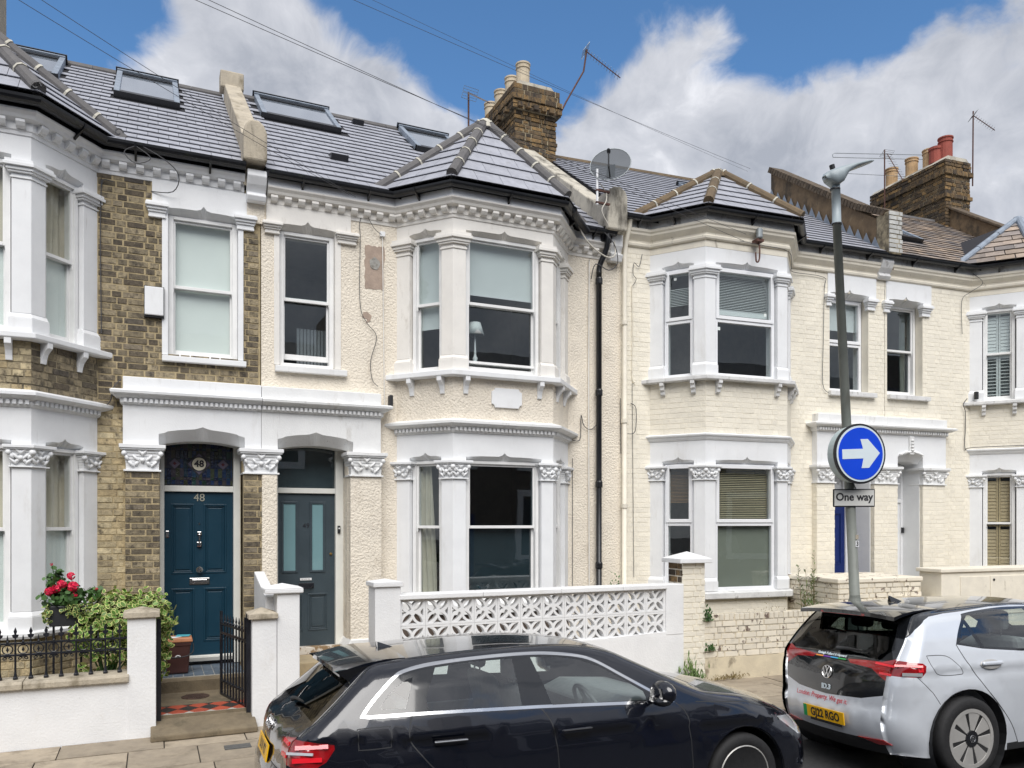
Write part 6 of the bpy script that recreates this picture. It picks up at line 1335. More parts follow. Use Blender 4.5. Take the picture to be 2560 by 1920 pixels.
def car_shell(root, ctrl, W0, arches, zb, feats, rear_feats, top_feats, mats, grid=.06):
    """ctrl rows: x, z, corner radius, crown. Two mirrored flanks and the ribbon between them."""
    C = smooth_curve(ctrl); XZ = C[:, :2]; seg = np.hypot(*np.diff(XZ, axis=0).T); S = np.concatenate([[0], np.cumsum(seg)])
    tang = np.gradient(XZ, axis=0); tang /= np.linalg.norm(tang, axis=1)[:, None]; nrm = np.stack([-tang[:, 1], tang[:, 0]], 1)   # curve runs rear-bottom > roof > front-bottom; left normal points outwards
    def near(x, z):
        d = np.hypot(XZ[:, 0]-x, XZ[:, 1]-z); i = int(d.argmin()); best = d[i]; ri = C[i, 2]
        for j in (i-1, i):
            if 0 <= j < len(XZ)-1:
                a, b = XZ[j], XZ[j+1]; t = np.clip(((x-a[0])*(b[0]-a[0])+(z-a[1])*(b[1]-a[1]))/max(seg[j]**2, 1e-9), 0, 1); q = a+(b-a)*t; dd = math.hypot(q[0]-x, q[1]-z)
                if dd <= best+1e-9: best = dd; ri = C[j, 2]+(C[j+1, 2]-C[j, 2])*t
        return best, ri
    def side(x, z):
        d, r = near(x, z); w = W0(x, z)
        if d < r: w -= r*(1-math.sqrt(max(0., 1-(1-d/r)**2)))
        return w
    bot = [(C[-1, 0], C[-1, 1])]
    for cx, cz, r in sorted(arches, key=lambda a: -a[0]):
        a0 = math.asin((zb-cz)/r) if abs(zb-cz) < r else 0
        bot.append((cx+r*math.cos(a0)+.0, zb)); bot += [(cx+r*math.cos(a), cz+r*math.sin(a)) for a in [a0+(math.pi-2*a0)*k/22 for k in range(1, 22)]]; bot.append((cx-r*math.cos(a0), zb))
    outer = [tuple(p) for p in XZ]+bot[1:]
    pts = []
    for k in range(1, len(XZ)-1):
        for q in (.03, .1, .22, .4, .65, 1.0):
            p = XZ[k]-nrm[k]*C[k, 2]*q
            if inpoly(p, outer): pts.append(p)
    x = XZ[:, 0].min()
    while x < XZ[:, 0].max():
        z = zb
        while z < XZ[:, 1].max():
            if inpoly((x, z), outer) and near(x, z)[0] > C[:, 2].min(): pts.append((x+random.uniform(-.004, .004), z+random.uniform(-.004, .004)))
            z += grid
        x += grid
    v2, reg = cdt_regions(outer, pts, feats)
    yy = [side(*p) for p in v2]; e = .004
    nn = []
    for (x, z), y in zip(v2, yy):
        d, r = near(x, z); k = max(0., .006-d); 
        dx = (side(x+e, z)-side(x-e, z))/(2*e); dz = (side(x, z+e)-side(x, z-e))/(2*e); n = Vector((-dx, 1, -dz)).normalized(); nn.append(n)
    parts = {}
    def emitp(name, key, vs, ns, tris, m, label=None, flip=False):
        used = sorted({i for t in tris for i in t}); mp = {i: k for k, i in enumerate(used)}
        me = bpy.data.meshes.new(name); me.from_pydata([vs[i] for i in used], [], [[mp[i] for i in (t[::-1] if flip else t)] for t in tris]); me.materials.append(m)
        me.polygons.foreach_set('use_smooth', [True]*len(me.polygons)); me.normals_split_custom_set_from_vertices([ns[i] for i in used]); me.update()
        o = link(name, me, root, label=label); parts[key] = o; return o
    for sg, sd in ((-1, 'R'), (1, 'L')):
        vs = [(x, sg*y, z) for (x, z), y in zip(v2, yy)]; ns = [(n.x, sg*n.y, n.z) for n in nn]
        for nm, tris in reg.items():
            base = nm.split('|')[0]; emitp('flank' if base == 'body' else base, (nm, sd), vs, ns, tris, mats.get(nm, mats['body']))
    # ribbon
    hw = np.array([max(.02, W0(*XZ[i])-C[i, 2]) for i in range(len(XZ))]); Ltot = S[-1]
    def rib_pos(s, v):
        s = min(max(s, 0), Ltot); i = min(int(np.searchsorted(S, s, 'right')-1), len(S)-2); t = (s-S[i])/max(seg[i], 1e-9)
        p = XZ[i]+(XZ[i+1]-XZ[i])*t; n = nrm[i]+(nrm[i+1]-nrm[i])*t; h = hw[i]+(hw[i+1]-hw[i])*t; c = C[i, 3]+(C[i+1, 3]-C[i, 3])*t
        q = p+n*c*(1-v*v); return Vector((q[0], v*h, q[1]))
    top_i = int(XZ[:, 1].argmax())
    def s_rear(z): return float(np.interp(z, XZ[:top_i, 1], S[:top_i]))
    def s_top(x): return float(np.interp(x, XZ[top_i//2:, 0], S[top_i//2:]))
    def hw_at(s): return float(np.interp(s, S, hw))
    K = .75
    fe = [(n, [(s_rear(z), y/hw_at(s_rear(z))*K) for y, z in p]) for n, p in rear_feats]+[(n, [(s_top(x), y/hw_at(s_top(x))*K) for y, x in p]) for n, p in top_feats]
    fe = [(n, [(a, min(max(b, -K), K)) for a, b in p]) for n, p in fe]
    ns_ = int(Ltot/.05); out2 = [(Ltot*k/ns_, -K) for k in range(ns_+1)]+[(Ltot*k/ns_, K) for k in range(ns_, -1, -1)]
    pts = [(Ltot*(k+.5*(j % 2))/ns_, -K+2*K*(j+1)/14) for k in range(1, ns_-1) for j in range(13)]
    v2r, regr = cdt_regions(out2, pts, fe); P = [rib_pos(s, v/K) for s, v in v2r]; N = []
    for s, v in v2r:
        a = rib_pos(s+.006, v/K)-rib_pos(s-.006, v/K); b = rib_pos(s, min(1, v/K+.01))-rib_pos(s, max(-1, v/K-.01)); n = b.cross(a); N.append(n.normalized() if n.length > 0 else Vector((0, 0, 1)))
    if N[len(N)//2].dot(Vector((0, 0, 1))) < 0 and sum(n.z for n in N) < 0: N = [-n for n in N]
    for nm, tris in regr.items(): emitp('centre_body' if nm == 'body' else nm.split('|')[0], (nm, 'C'), [tuple(p) for p in P], [tuple(n) for n in N], tris, mats.get(nm, mats['body']))
    def rear_frame(y, z):
        s = s_rear(z); v = y/hw_at(s); p = rib_pos(s, v); a = (rib_pos(s+.01, v)-rib_pos(s-.01, v)).normalized(); b = (rib_pos(s, v-.02)-rib_pos(s, v+.02)).normalized(); return fmat(p, b, a)   # x to the right seen from behind, y up, z outwards
    def side_frame(x, z, sg=-1):
        y = side(x, z); dx = (side(x+.01, z)-side(x-.01, z))/.02; dz = (side(x, z+.01)-side(x, z-.01))/.02
        return fmat((x, sg*y, z), Vector((1, sg*dx, 0))*(-sg), (0, sg*dz, 1))
    return parts, rear_frame, side_frame, side, rib_pos, s_top
def wheel(root, x, y, z, R_, rr, kind, sg=-1):
    w = thing_part('wheel', root, (x, y, z)); M = Matrix.Scale(sg*-1., 4, (0, 1, 0)) if sg > 0 else Matrix.Identity(4)
    m = MB(M); m.lathe([(rr, .10), (R_-.04, .11), (R_-.008, .09), (R_, .05), (R_, -.05), (R_-.008, -.09), (R_-.03, -.105), (rr+.01, -.108), (rr, -.10)], 40, (0, 0, 0), 'y'); obj('tyre', m, tyre_m, w, smooth=True)
    for q in range(0, 40): 
        pass
    m = MB(M); m.lathe([(rr, .08), (rr+.004, -.095), (rr-.012, -.105), (rr-.022, -.09), (rr-.03, .06), (.0, .06)], 40, (0, 0, 0), 'y'); rm = obj('rim', m, alloy if kind != 'cover' else matt_blk, w, smooth=False)
    if kind == 'spoke':
        for k in range(5):
            m = MB(M @ Matrix.Rotation(k*2*math.pi/5+.3, 4, 'Y')); m.prism([(-.05, .03), (.05, .03), (.065, rr-.02), (-.065, rr-.02)], -.085, -.05, 'y'); obj('spoke', m, alloy, w, bevel=.008)
        m = MB(M); m.lathe([(.075, -.05), (.07, -.09), (0, -.095)], 20, (0, 0, 0), 'y'); obj('hub_cap', m, alloy, w)
    else:
        for k in range(8):
            m = MB(M @ Matrix.Rotation(k*2*math.pi/8+.2, 4, 'Y')); a = .30
            pts = [(math.sin(-a)*.07, math.cos(a)*.07), (math.sin(a)*.07, math.cos(a)*.07), (math.sin(a)*(rr-.005), math.cos(a)*(rr-.005)), (0, rr), (math.sin(-a*1.0)*(rr-.005), math.cos(a)*(rr-.005))]
            m.prism(pts, -.104, -.09, 'y'); obj('cover_blade', m, alloy, w, bevel=.004)
            if k % 2: pass
        m = MB(M); m.lathe([(rr+.004, -.09), (rr+.004, -.108), (rr-.028, -.108), (rr-.028, -.09)], 40, (0, 0, 0), 'y'); obj('cover_ring', m, alloy, w); m = MB(M); m.lathe([(.075, -.09), (.07, -.112), (0, -.114)], 20, (0, 0, 0), 'y'); obj('hub_cap', m, gloss_blk, w)
        vw_badge(w, M @ fmat((0, -.115, 0), (1, 0, 0), (0, 0, 1)), .032)
    return w
def thing_part(name, root, loc):
    o = bpy.data.objects.new(name, None); COL.objects.link(o); o.parent = root; o.location = loc; return o
def vw_badge(root, M, r):
    """ring with a V over a W"""
    m = MB(M); m.tube([(r*.93*math.cos(a*R(12)), r*.93*math.sin(a*R(12)), .002) for a in range(31)], r*.075, 6)
    def st(a, b, w=.15): 
        a, b = Vector(a)*r, Vector(b)*r; t = (b-a).normalized(); n = Vector((-t.y, t.x))*r*w/2; m.prism([tuple(a+n), tuple(b+n), tuple(b-n), tuple(a-n)], 0, .004, 'z')
    for s_ in (-1, 1): st((s_*.36, .84), (0, .06)); st((s_*.72, .52), (s_*.36, -.78)); st((s_*.36, -.78), (0, .0))
    return obj('badge', m, chrome, root)
def car_seats(root, spots, zf, hs=1.0):
    for x, y in spots:
        m = MB(T(x, y, 0)); m.prism([(.0, zf), (.5, zf+.02), (.5, zf+.16), (.05, zf+.14), (-.16, zf+.66), (-.27, zf+.66), (-.12, zf)], -.24, .24, 'y'); s_ = obj('seat', m, seat_m, root, bevel=.05)
        m = MB(T(x-.24, y, zf+.80*hs)); m.box(-.045, .045, -.13, .13, -.09, .10); obj('headrest', m, seat_m, s_, bevel=.04)
        for k in (-.06, .06): m = MB(); m.tube([(x-.235, y+k, zf+.6), (x-.24, y+k, zf+.74)], .007, 6); obj('headrest_post', m, chrome, s_)
def car_inside(root, x0, x1, xd, zf, w=.74):
    m = MB(); m.box(x0, x1, -w, w, zf-.15, zf); obj('cabin_floor', m, seat_m, root); m = MB(); m.prism([(xd-.28, zf+.30), (xd-.30, zf+.42), (xd-.1, zf+.5), (xd+.4, zf+.46), (xd+.4, zf)], -.70, .70, 'y'); obj('dashboard', m, seat_m, root, bevel=.03)
    for s_ in (-1, 1): m = MB(); m.box(x0, xd, s_*w-.04, s_*w+.02, zf-.1, zf+.36); obj('door_lining', m, seat_m, root)

# dark navy hatchback
CA = thing('car', 'dark navy hatchback with chrome window trim parked at the kerb', 'car', (.72, 5.72, -.14), R(-1.5), 'parked cars'); CA.rotation_euler = (R(-2.5), 0, R(-1.5))
tabA = [(-.75, .80), (-.62, .845), (-.5, .872), (-.3, .888), (-.12, .884), (-.03, .867), (0, .888), (.03, .878), (.12, .842), (.3, .752), (.45, .655), (.6, .6)]
def W0A(x, z):
    zz = z-(.905-.0525*(x-.31)); w = float(np.interp(zz, [a for a, b in tabA], [b for a, b in tabA]))
    t = (x-2.1)/2.2; w *= 1-.10*max(0, abs(t))**3.2
    for cx in (.785, 3.42):
        d = math.hypot(x-cx, z-.31)
        if d < .52: w += .016*max(0, 1-abs(d-.38)/.14)
    return w
prA = [(.10, .20, .10, .02), (.02, .30, .16, .04), (-.01, .45, .16, .06), (.0, .60, .15, .06), (.05, .70, .14, .06), (.055, .80, .13, .05), (.09, .89, .12, .05), (.17, .955, .12, .04), (.21, .985, .10, .03), (.36, 1.11, .09, .03), (.52, 1.245, .09, .03), (.62, 1.31, .09, .03), (.80, 1.335, .09, .022), (1.2, 1.362, .10, .016), (1.75, 1.374, .10, .016), (2.15, 1.353, .10, .02), (2.45, 1.285, .09, .035), (2.8, 1.12, .08, .05), (3.08, .985, .07, .05), (3.25, .945, .09, .05), (3.55, .895, .14, .05), (3.85, .80, .22, .06), (4.1, .68, .28, .10), (4.2, .55, .3, .14), (4.22, .40, .3, .14), (4.18, .25, .25, .12), (4.1, .18, .2, .08)]
dlo = spline2([(.49, 1.02), (.52, 1.06), (.60, 1.14), (.729, 1.245), (.82, 1.285), (1.03, 1.315), (1.4, 1.333), (1.714, 1.336), (1.92, 1.325), (2.13, 1.295), (2.275, 1.245), (2.468, 1.13), (2.68, 1.005), (2.833, .918)], 4)+[(2.537, .930), (1.738, .972), (1.2, .993), (.823, 1.004), (.55, 1.008)]
gq = [(.635, 1.058), (.625, 1.075), (.69, 1.14), (.76, 1.192), (.82, 1.222), (.865, 1.232), (.79, 1.05)]
gr_ = [(.945, 1.022), (.93, 1.10), (1.03, 1.280), (1.3, 1.298), (1.60, 1.300), (1.60, .998)]; gf = [(1.83, .985), (1.745, 1.300), (1.95, 1.290), (2.116, 1.262), (2.28, 1.20), (2.45, 1.10), (2.585, 1.012), (2.60, .953)]
g1 = spline2([(.822, 1.004), (.795, .90), (.81, .84), (.87, .76), (.96, .66), (1.10, .56), (1.19, .45), (1.22, .26)], 4); g2 = spline2([(1.738, .972), (1.804, .86), (1.84, .63), (1.84, .26)], 4); g3 = spline2([(2.84, .912), (2.919, .81), (2.944, .45), (2.93, .26)], 4)
ffs = [('quarter_glass', gq), ('rear_door_glass', gr_), ('front_door_glass', gf), ('window_surround', inset(dlo, .020)), ('chrome_trim', dlo),
       ('gap|1', strip(g1, .008)), ('gap|2', strip(g2, .008)), ('gap|3', strip(g3, .008)), ('gap|4', strip(spline2([(.47, .945), (.475, .84), (.49, .825), (.66, .825), (.68, .84), (.678, .94), (.66, .955), (.48, .955), (.47, .945)], 4), .006)),
       ('tail_light', [(-.2, .925), (.17, .902), (.325, .872), (.328, .845), (.275, .775), (.22, .745), (-.2, .755)]),
       ('head_light', [(3.80, .72), (3.98, .70), (4.3, .60), (4.3, .5), (4.02, .56)]), ('gap|5', strip([(3.02, .905), (3.5, .86), (3.8, .77)], .007)),
       ('rear_door', g1+g2[::-1]), ('front_door', g2+g3[::-1]), ('side_skirt', [(1.2, .27), (2.95, .27), (2.95, .1), (1.2, .1)])]
rfs = [('tail_light|r', [(-.95, .915), (-.64, .90), (-.48, .87), (-.56, .79), (-.68, .745), (-.95, .745)]), ('tail_light|l', [(.95, .915), (.64, .90), (.48, .87), (.56, .79), (.68, .745), (.95, .745)]), ('rear_screen', [(-.66, .99), (-.60, 1.06), (-.50, 1.25), (.50, 1.25), (.60, 1.06), (.66, .99)]), ('gap|t', strip([(-.60, .955), (-.52, .90), (-.60, .80), (-.60, .68), (.60, .68), (.60, .80), (.52, .90), (.60, .955)], .008)), ('bumper_insert', [(-.6, .22), (.6, .22), (.6, .38), (-.6, .38)])]
tfs = [('windscreen', [(-.70, 3.05), (.70, 3.05), (.58, 2.42), (-.58, 2.42)]), ('gap|b', strip([(-.72, 3.2), (.72, 3.2)], .02)), ('bonnet', [(-.95, 3.2), (-.95, 4.15), (.95, 4.15), (.95, 3.2)])]
mA = {'body': navy_car, 'quarter_glass': glass('tinted_quarter_glass', (.55, .60, .60), 1.9), 'rear_door_glass': car_glass, 'front_door_glass': car_glass, 'window_surround': gloss_blk, 'chrome_trim': chrome, 'tail_light': lamp_red, 'head_light': lamp_clear, 'side_skirt': navy_car, 'tail_light|r': lamp_red, 'tail_light|l': lamp_red, 'rear_screen': rear_glass, 'windscreen': car_glass, 'bumper_insert': matt_blk}
for k in '12345tb': mA['gap|'+k] = matt_blk
pA, rfA, sfA, sideA, ribA, stA = car_shell(CA, prA, W0A, [(.785, .31, .375), (3.42, .31, .375)], .19, ffs, rfs, tfs, mA)
for x in (.785, 3.42):
    for sg in (-1, 1):
        wheel(CA, x, sg*.775, .315, .318, .235, 'spoke', sg); m = MB(); m.lathe([(.385, sg*.88), (.385, sg*.45), (.0, sg*.45)], 28, (x, 0, .31), 'y'); m.f = m.f[:28*2]; obj('wheel_well', m, matt_blk, CA)
m = MB(); m.box(.15, 4.1, -.7, .7, .17, .3); obj('underbody', m, matt_blk, CA)
car_inside(CA, .6, 3.0, 2.72, .42); car_seats(CA, [(1.95, -.36), (1.95, .36), (1.02, -.36), (1.02, .36)], .42, .98)
m = MB(Matrix.Translation((2.36, -.36, .86)) @ Matrix.Rotation(R(62), 4, 'Y')); m.tube([(.175*math.cos(a*R(15)), .175*math.sin(a*R(15)), 0) for a in range(25)], .016, 8); m.box(-.17, .17, -.02, .02, -.01, .01); m.lathe([(.06, -.02), (.06, .02)], 14); obj('steering_wheel', m, seat_m, CA, smooth=True)
for x, z in ((1.065, .842), (1.97, .818)):
    F = sfA(x, z); m = MB(F); m.box(-.115, .115, -.016, .018, .018, .042); h_ = obj('door_handle', m, navy_car, CA, bevel=.012); m = MB(F); m.box(-.11, .11, .012, .0185, .040, .046); obj('handle_strip', m, chrome, h_); m = MB(F); m.ell((-.01, -.028, .0), (.07, .03, .008), None, 12); obj('handle_cup', m, gloss_blk, h_)
m = MB(); m.tube([(2.62, -.83, .95), (2.60, -.95, .985)], .03, 8); mo = obj('door_mirror', m, navy_car, CA, smooth=True); m = MB(); m.ell((2.62, -1.0, 1.03), (.07, .12, .085), Matrix.Rotation(R(8), 3, 'Z'), 14); obj('mirror_shell', m, navy_car, mo, smooth=True); m = MB(); m.ell((2.60, -1.0, .975), (.065, .10, .04), None, 12); obj('mirror_base', m, gloss_blk, mo, smooth=True); m = MB(); m.prism([(-1.08, 1.0), (-.92, .99), (-.92, 1.06), (-1.06, 1.07)], 2.562, 2.572, 'x'); obj('mirror_glass', m, gloss_blk, mo)
m = MB(); m.tube([(2.62, .83, .95), (2.60, .95, .985)], .03, 8); mo = obj('door_mirror', m, navy_car, CA); m = MB(); m.ell((2.62, 1.0, 1.03), (.07, .12, .085), None, 12); obj('mirror_shell', m, navy_car, mo, smooth=True)
# roof spoiler, fin, wiper, rings, plate
def wing(root, x0, x1, z0, z1, w0, w1, th, m_, drop=.0, name='roof_spoiler'):
    m = MB(); n = 14; vs = []
    for k in range(n+1):
        v = -1+2*k/n; c0 = .030*(1-v*v); c1 = .035*(1-v*v)
        vs += [(x0, v*w0, z0+c0+.004), (x1+.02*v*v, v*w1, z1+c1), (x1+.02*v*v, v*w1, z1+c1-th), (x0, v*w0, z0+c0-.05)]
    fs = [(k*4+j, k*4+(j+1) % 4, k*4+4+(j+1) % 4, k*4+4+j) for k in range(n) for j in range(4)]+[(0, 1, 2, 3), tuple(n*4+j for j in (3, 2, 1, 0))]
    m.add(vs, fs); return obj(name, m, m_, root, smooth=False, bevel=.006)
for s_ in (-1, 1): m = MB(); m.prism([(.66, 1.315), (.38, 1.285), (.47, 1.215)], s_*.535, s_*.56, 'y'); obj('spoiler_side', m, gloss_blk, CA)
def wing2(root, rib, st, xl, xt, zt, wt, th, m_):
    """spoiler that carries the roof surface on to a trailing edge"""
    n = 16; rows = []
    for f in (0, .3, .6, .85, 1):
        r_ = []
        for k in range(n+1):
            v = -1+2*k/n; a = rib(st(xl), v*.985); b = Vector((xt+.03*v*v, v*wt, zt+.03*(1-v*v))); p = a.lerp(b, f); p.z += .022*math.sin(math.pi*f)**.8+.0035*(1-f); r_.append(p)
        rows.append(r_)
    vs = [tuple(p) for r_ in rows for p in r_]; m1 = n+1; N = len(vs)
    vs += [(p.x, p.y, p.z-th*(.15+.85*i/4)-(.03 if i == 0 else 0)) for i, r_ in enumerate(rows) for p in r_]
    fs = []
    for i in range(4):
        for k in range(n): a = i*m1+k; fs += [(a, a+1, a+m1+1, a+m1), (N+a, N+a+m1, N+a+m1+1, N+a+1)]
    for k in range(n): a = 4*m1+k; fs.append((a, a+1, N+a+1, N+a))
    for i in range(4):
        for k in (0, n): a = i*m1+k; fs.append((a, a+m1, N+a+m1, N+a))
    m = MB(); m.add(vs, fs); o = obj('roof_spoiler', m, m_, root, smooth=True, fix=True)
    es = o.modifiers.new('split', 'EDGE_SPLIT'); es.split_angle = R(40); return o
def fin(root, x, z, m_):
    m = MB(); m.add([(x+.10, 0, z-.012), (x-.06, -.025, z-.015), (x-.06, .025, z-.015), (x-.055, -.004, z+.045), (x-.055, .004, z+.045), (x-.07, 0, z+.05)], [(0, 1, 3), (0, 4, 2), (0, 3, 4), (1, 5, 3), (2, 4, 5), (3, 5, 4), (1, 2, 5)]); obj('aerial_fin', m, m_, root)
fin(CA, .85, 1.36, gloss_blk)
wing2(CA, ribA, stA, .86, .38, 1.277, .555, .03, navy_car)
F = rfA(0, 1.0); m = MB(F); m.tube([(.0, -.01, .03), (.10, .012, .035), (.30, .03, .03)], [.02, .012, .006], 8); obj('rear_wiper', m, matt_blk, CA, smooth=True)
F = rfA(0, .865); rings = thing_part('ring_badge', CA, (0, 0, 0))
for k in range(4): m = MB(F); c = (k-1.5)*.058; m.tube([(c+.036*math.cos(a*R(15)), .036*math.sin(a*R(15)), .008) for a in range(25)], .006, 6); obj('ring', m, chrome, rings, smooth=True)
F = rfA(0, .72); m = MB(F @ T(0, 0, .012)); m.box(-.26, .26, -.056, .056, -.004, .004); pl_ = obj('number_plate', m, plate_y, CA); obj('plate_lettering', text_mb('LR18 VSY', .098, F @ T(0, -.002, .0165), .0005, sx=.86, bold=.002), leadm, pl_)
F = sfA(.17, .885)
for x, z, l, h_ in ((.19, .868, .20, .013), (.16, .795, .18, .014), (.12, .832, .18, .008)): F = sfA(x, z); m = MB(F); m.box(-l/2, l/2, -h_, h_, -.006, .004); obj('lamp_bar', m, lamp_brt if h_ > .01 else lamp_clear, pA[('tail_light', 'R')])
for y, z, w_ in ((-.60, .868, .12), (-.62, .800, .10)):
    F = rfA(y, z); m = MB(F); m.box(-w_/2, w_/2, -.012, .012, -.006, .004); obj('lamp_bar', m, lamp_brt, pA[('tail_light|r', 'C')])

# silver electric hatchback
CB = thing('car', 'pale silver hatchback with black roof and black tailgate at the right', 'car', (5.80, 5.50, -.09), R(-4.5), 'parked cars'); CB.rotation_euler = (R(-2.0), 0, R(-4.5))
tabB = [(0, .84), (.2, .875), (.4, .892), (.7, .90), (.82, .895), (.90, .878), (.955, .884), (.985, .872), (1.06, .845), (1.2, .785), (1.35, .70), (1.46, .62), (1.6, .55)]
def W0B(x, z):
    w = float(np.interp(z, [a for a, b in tabB], [b for a, b in tabB])); t = (x-2.1)/2.2; w *= 1-.09*max(0, abs(t))**3.2
    for cx in (.67, 3.44):
        d = math.hypot(x-cx, z-.345)
        if d < .60: w += .018*max(0, 1-abs(d-.44)/.15)
    return w
prB = [(.08, .20, .22, .04), (.02, .30, .22, .06), (-.02, .42, .22, .07), (-.025, .52, .22, .07), (-.01, .60, .22, .06), (-.005, .70, .215, .06), (.012, .84, .19, .06), (.045, .95, .16, .05), (.09, 1.02, .13, .04), (.20, 1.16, .10, .04), (.33, 1.32, .09, .03), (.42, 1.385, .09, .03), (.60, 1.415, .09, .03), (1.0, 1.44, .10, .035), (1.5, 1.455, .10, .035), (2.1, 1.435, .10, .035), (2.6, 1.33, .09, .04), (3.3, 1.04, .08, .05), (3.6, .96, .12, .05), (3.95, .88, .2, .06), (4.17, .74, .28, .1), (4.22, .55, .3, .12), (4.2, .3, .25, .1), (4.1, .2, .2, .08)]
dloB = spline2([(.655, 1.142), (.72, 1.23), (.86, 1.365), (.93, 1.395), (1.3, 1.425), (1.6, 1.43), (2.1, 1.41), (2.5, 1.31), (2.9, 1.13), (3.1, 1.04)], 4)+[(2.5, 1.025), (1.375, 1.055), (.93, 1.095)]
gB1 = [(.70, 1.155), (.76, 1.23), (.84, 1.305), (.91, 1.105)]; gB2 = [(.955, 1.110), (.875, 1.345), (.93, 1.375), (1.3, 1.405), (1.66, 1.41), (1.70, 1.07), (1.375, 1.078)]; gB3 = [(1.80, 1.07), (1.76, 1.405), (2.1, 1.385), (2.5, 1.28), (2.85, 1.12), (2.85, 1.05)]
d1 = spline2([(.655, 1.142), (.68, 1.06), (.727, .965), (.856, .78), (1.0, .62), (1.15, .44), (1.25, .26)], 4); d2 = [(1.73, 1.06), (1.76, .8), (1.76, .26)]
blk = [(-.3, 1.03), (.035, 1.035), (.16, 1.14), (.316, 1.275), (.44, 1.352), (.52, 1.378), (.70, 1.398), (.93, 1.41), (1.3, 1.437), (1.6, 1.442), (2.1, 1.422), (2.5, 1.325), (3.0, 1.10), (3.4, 1.2), (3, 2), (-.3, 2)]
ffB = [('quarter_glass', gB1), ('rear_door_glass', gB2), ('front_door_glass', gB3), ('window_surround', dloB), ('gap|1', strip(d1, .009)), ('gap|2', strip(d2, .009)), ('tail_light', [(-.3, 1.032), (.10, 1.022), (.242, 1.005), (.268, .982), (.255, .93), (.212, .89), (-.3, .90)]),
       ('gap|3', strip(spline2([(.30, 1.06), (.33, .965), (.40, .90), (.60, .895), (.645, .91), (.60, .98), (.50, 1.055), (.32, 1.065), (.30, 1.06)], 4), .006)), ('black_flank', blk), ('gap|4', strip([(.16, .90), (.30, .76), (.36, .66)], .006)), ('arch_edge', [(.67+.50*math.cos(a*R(9)), .345+.50*math.sin(a*R(9))) for a in range(0, 21)]+[(.67-.50, .1), (.67+.5, .1)][:2]), ('rear_door', d1+d2[::-1]), ('lower_sill', [(1.1, .27), (3.0, .27), (3.0, .1), (1.1, .1)])]
ffB = [f for f in ffB if f[0] != 'arch_edge']
def sym(p): return [(-a, b) for a, b in p][::-1]
lampB = [(-.95, 1.03), (-.56, .99), (-.20, .962), (-.24, .935), (-.48, .925), (-.60, .86), (-.95, .845)]
rfB = [('tail_light|r', lampB), ('tail_light|l', sym(lampB)), ('rear_screen', [(-.66, 1.0), (-.58, 1.10), (-.50, 1.30), (.50, 1.30), (.58, 1.10), (.66, 1.0)]), ('gap|g', strip([(-.80, .985), (.80, .985)], .007)), ('tailgate', [(-.95, 1.50), (-.95, .835), (-.62, .715), (-.40, .66), (0, .635), (.40, .66), (.62, .715), (.95, .835), (.95, 1.50)]), ('plate_recess', spline2([(-.50, .56), (-.42, .57), (.42, .57), (.50, .56), (.62, .42), (.70, .35), (.4, .37), (0, .375), (-.4, .37), (-.70, .35), (-.62, .42), (-.50, .56)], 3)), ('diffuser', [(-.95, .335), (-.6, .325), (0, .335), (.6, .325), (.95, .335), (.95, .1), (-.95, .1)])]
tfB = [('windscreen', [(-.70, 3.25), (.70, 3.25), (.56, 2.5), (-.56, 2.5)]), ('black_roof', [(-.95, .3), (-.95, 2.55), (.95, 2.55), (.95, .3)]), ('bonnet', [(-.95, 2.55), (-.95, 4.21), (.95, 4.21), (.95, 2.55)])]
mBm = {'body': silver_car, 'quarter_glass': car_glass, 'rear_door_glass': car_glass, 'front_door_glass': car_glass, 'window_surround': gloss_blk, 'tail_light': lamp_red, 'tail_light|r': lamp_red, 'tail_light|l': lamp_red, 'rear_screen': rear_glass, 'tailgate': gloss_blk, 'black_flank': gloss_blk, 'black_roof': gloss_blk, 'windscreen': car_glass, 'diffuser': matt_blk, 'lower_sill': matt_blk, 'plate_recess': silver_car}
for k in '1234g': mBm['gap|'+k] = matt_blk
pB, rfB_, sfB, sideB, ribB, stB = car_shell(CB, prB, W0B, [(.67, .345, .425), (3.44, .345, .425)], .21, ffB, rfB, tfB, mBm)
for x in (.67, 3.44):
    for sg in (-1, 1):
        wheel(CB, x, sg*.80, .35, .352, .250, 'cover', sg); m = MB(); m.lathe([(.43, sg*.89), (.43, sg*.45), (.0, sg*.45)], 28, (x, 0, .345), 'y'); m.f = m.f[:28*2]; obj('wheel_well', m, matt_blk, CB)
m = MB(); m.box(.15, 4.1, -.7, .7, .18, .32); obj('underbody', m, matt_blk, CB)
car_inside(CB, .5, 3.0, 2.7, .5); car_seats(CB, [(1.9, -.36), (1.9, .36), (1.0, -.40), (1.0, .40), (1.0, 0)], .48, 1.0)
F = sfB(.965, .968); m = MB(F); m.box(-.115, .115, -.017, .017, .01, .035); h_ = obj('door_handle', m, silver_car, CB, bevel=.014); m = MB(F); m.ell((0, -.004, .0), (.12, .045, .008), None, 14); obj('handle_cup', m, alloy, h_)
wing2(CB, ribB, stB, .74, .13, 1.385, .60, .035, gloss_blk); m = MB(); m.box(.135, .15, -.28, .28, 1.372, 1.392); obj('brake_light', m, lamp_red, CB); fin(CB, .78, 1.478, gloss_blk)
vw_badge(CB, rfB_(0, .83) @ T(0, 0, .006), .062)
F = rfB_(0, .70); obj('model_lettering', text_mb('ID.3', .062, F @ T(0.0, 0, .006), .002, bold=.003, sx=1.1), swhite, CB)
F = rfB_(0, .595); obj('slogan_lettering', text_mb('London. Property. We get it.', .066, F @ T(-.06, 0, .006), .0008, sx=.86), mat('crimson_print', lin(200,40,60), .5), CB)
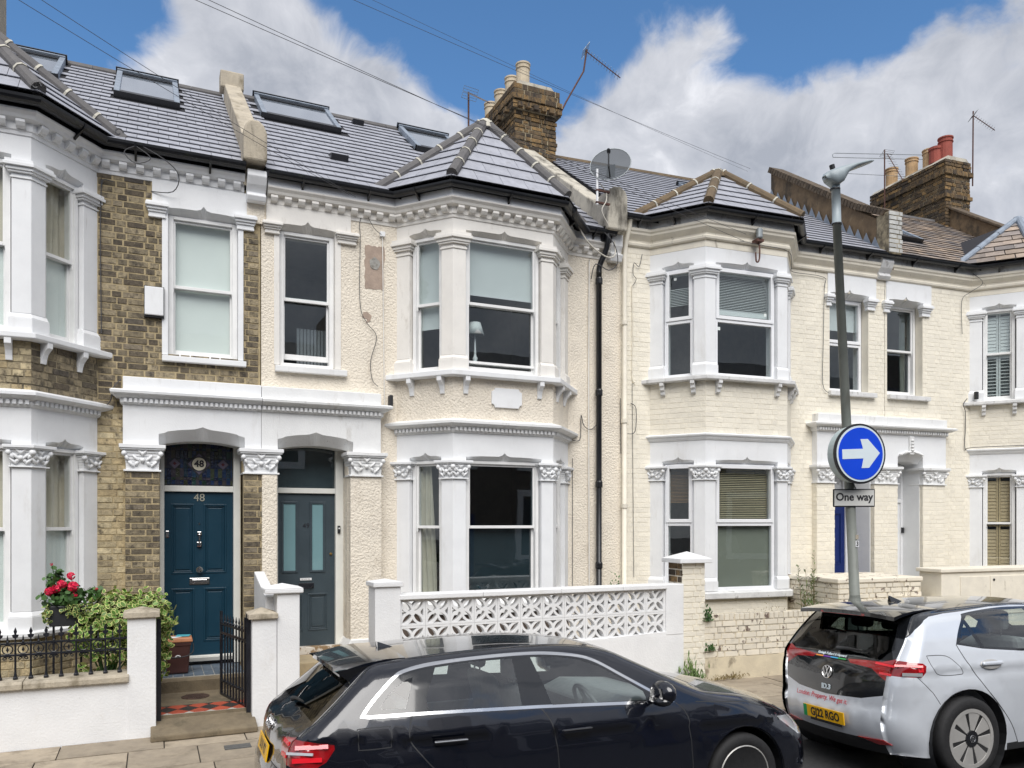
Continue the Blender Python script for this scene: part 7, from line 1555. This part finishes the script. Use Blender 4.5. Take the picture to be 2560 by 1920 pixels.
F = rfB_(0, .965); obj('agent_lettering', text_mb('Kinleigh Folkard & Hayward', .036, F @ T(.0, .012, .008), .0008, sx=.9, bold=.001), swhite, CB)
for k, c_ in enumerate((lin(240,150,60), lin(120,60,170), lin(70,170,220), lin(60,170,90))): m = MB(F); m.box(-.19+.095*k, -.095+.095*k, -.026, -.014, .006, .009); obj('colour_band', m, mat('band_%s' % 'abcd'[k], c_, .4, .02, 3), CB)
F = rfB_(0, .46); m = MB(F @ T(0, 0, .014)); m.box(-.26, .26, -.056, .056, -.006, .004); pl_ = obj('number_plate', m, plate_y, CB); m = MB(F @ T(0, 0, .0185)); m.box(-.26, -.215, -.056, .056, -.0, .0012); obj('plate_band', m, plate_g, pl_); obj('plate_lettering', text_mb('GJ22 RGO', .105, F @ T(.022, -.002, .0195), .0005, sx=.80, bold=.003), leadm, pl_); m = MB(F @ T(.02, -.068, .012)); m.box(-.2, .2, -.014, .012, -.004, .004); obj('plate_strip', m, matt_blk, pl_)
F = rfB_(-.05, 1.02); m = MB(F); m.tube([(.0, 0, .03), (.12, .006, .034), (.3, .01, .03)], [.022, .016, .008], 8); obj('rear_wiper', m, matt_blk, CB, smooth=True)
F = rfB_(-.55, .315); m = MB(F); m.prism([(-.2, .03), (.06, .02), (.13, -.02), (.0, -.03)], 0, .012, 'z'); obj('reflector', m, lamp_red, CB, bevel=.004); F = rfB_(.55, .315); m = MB(F); m.prism([(-.13, -.02), (-.06, .02), (.2, .03), (.0, -.03)], 0, .012, 'z'); obj('reflector', m, lamp_red, CB, bevel=.004)
for x, z, l, h_, m_ in ((.12, .985, .22, .010, lamp_brt), (.13, .915, .16, .014, lamp_clear), (.20, .955, .05, .02, lamp_brt)): F = sfB(x, z); m = MB(F); m.box(-l/2, l/2, -h_, h_, -.006, .003); obj('lamp_bar', m, m_, pB[('tail_light', 'R')])
for y, z, w_ in ((-.60, .972, .20), (-.62, .90, .12)): F = rfB_(y, z); m = MB(F); m.box(-w_/2, w_/2, -.010, .010, -.006, .003); obj('lamp_bar', m, lamp_brt, pB[('tail_light|r', 'C')])
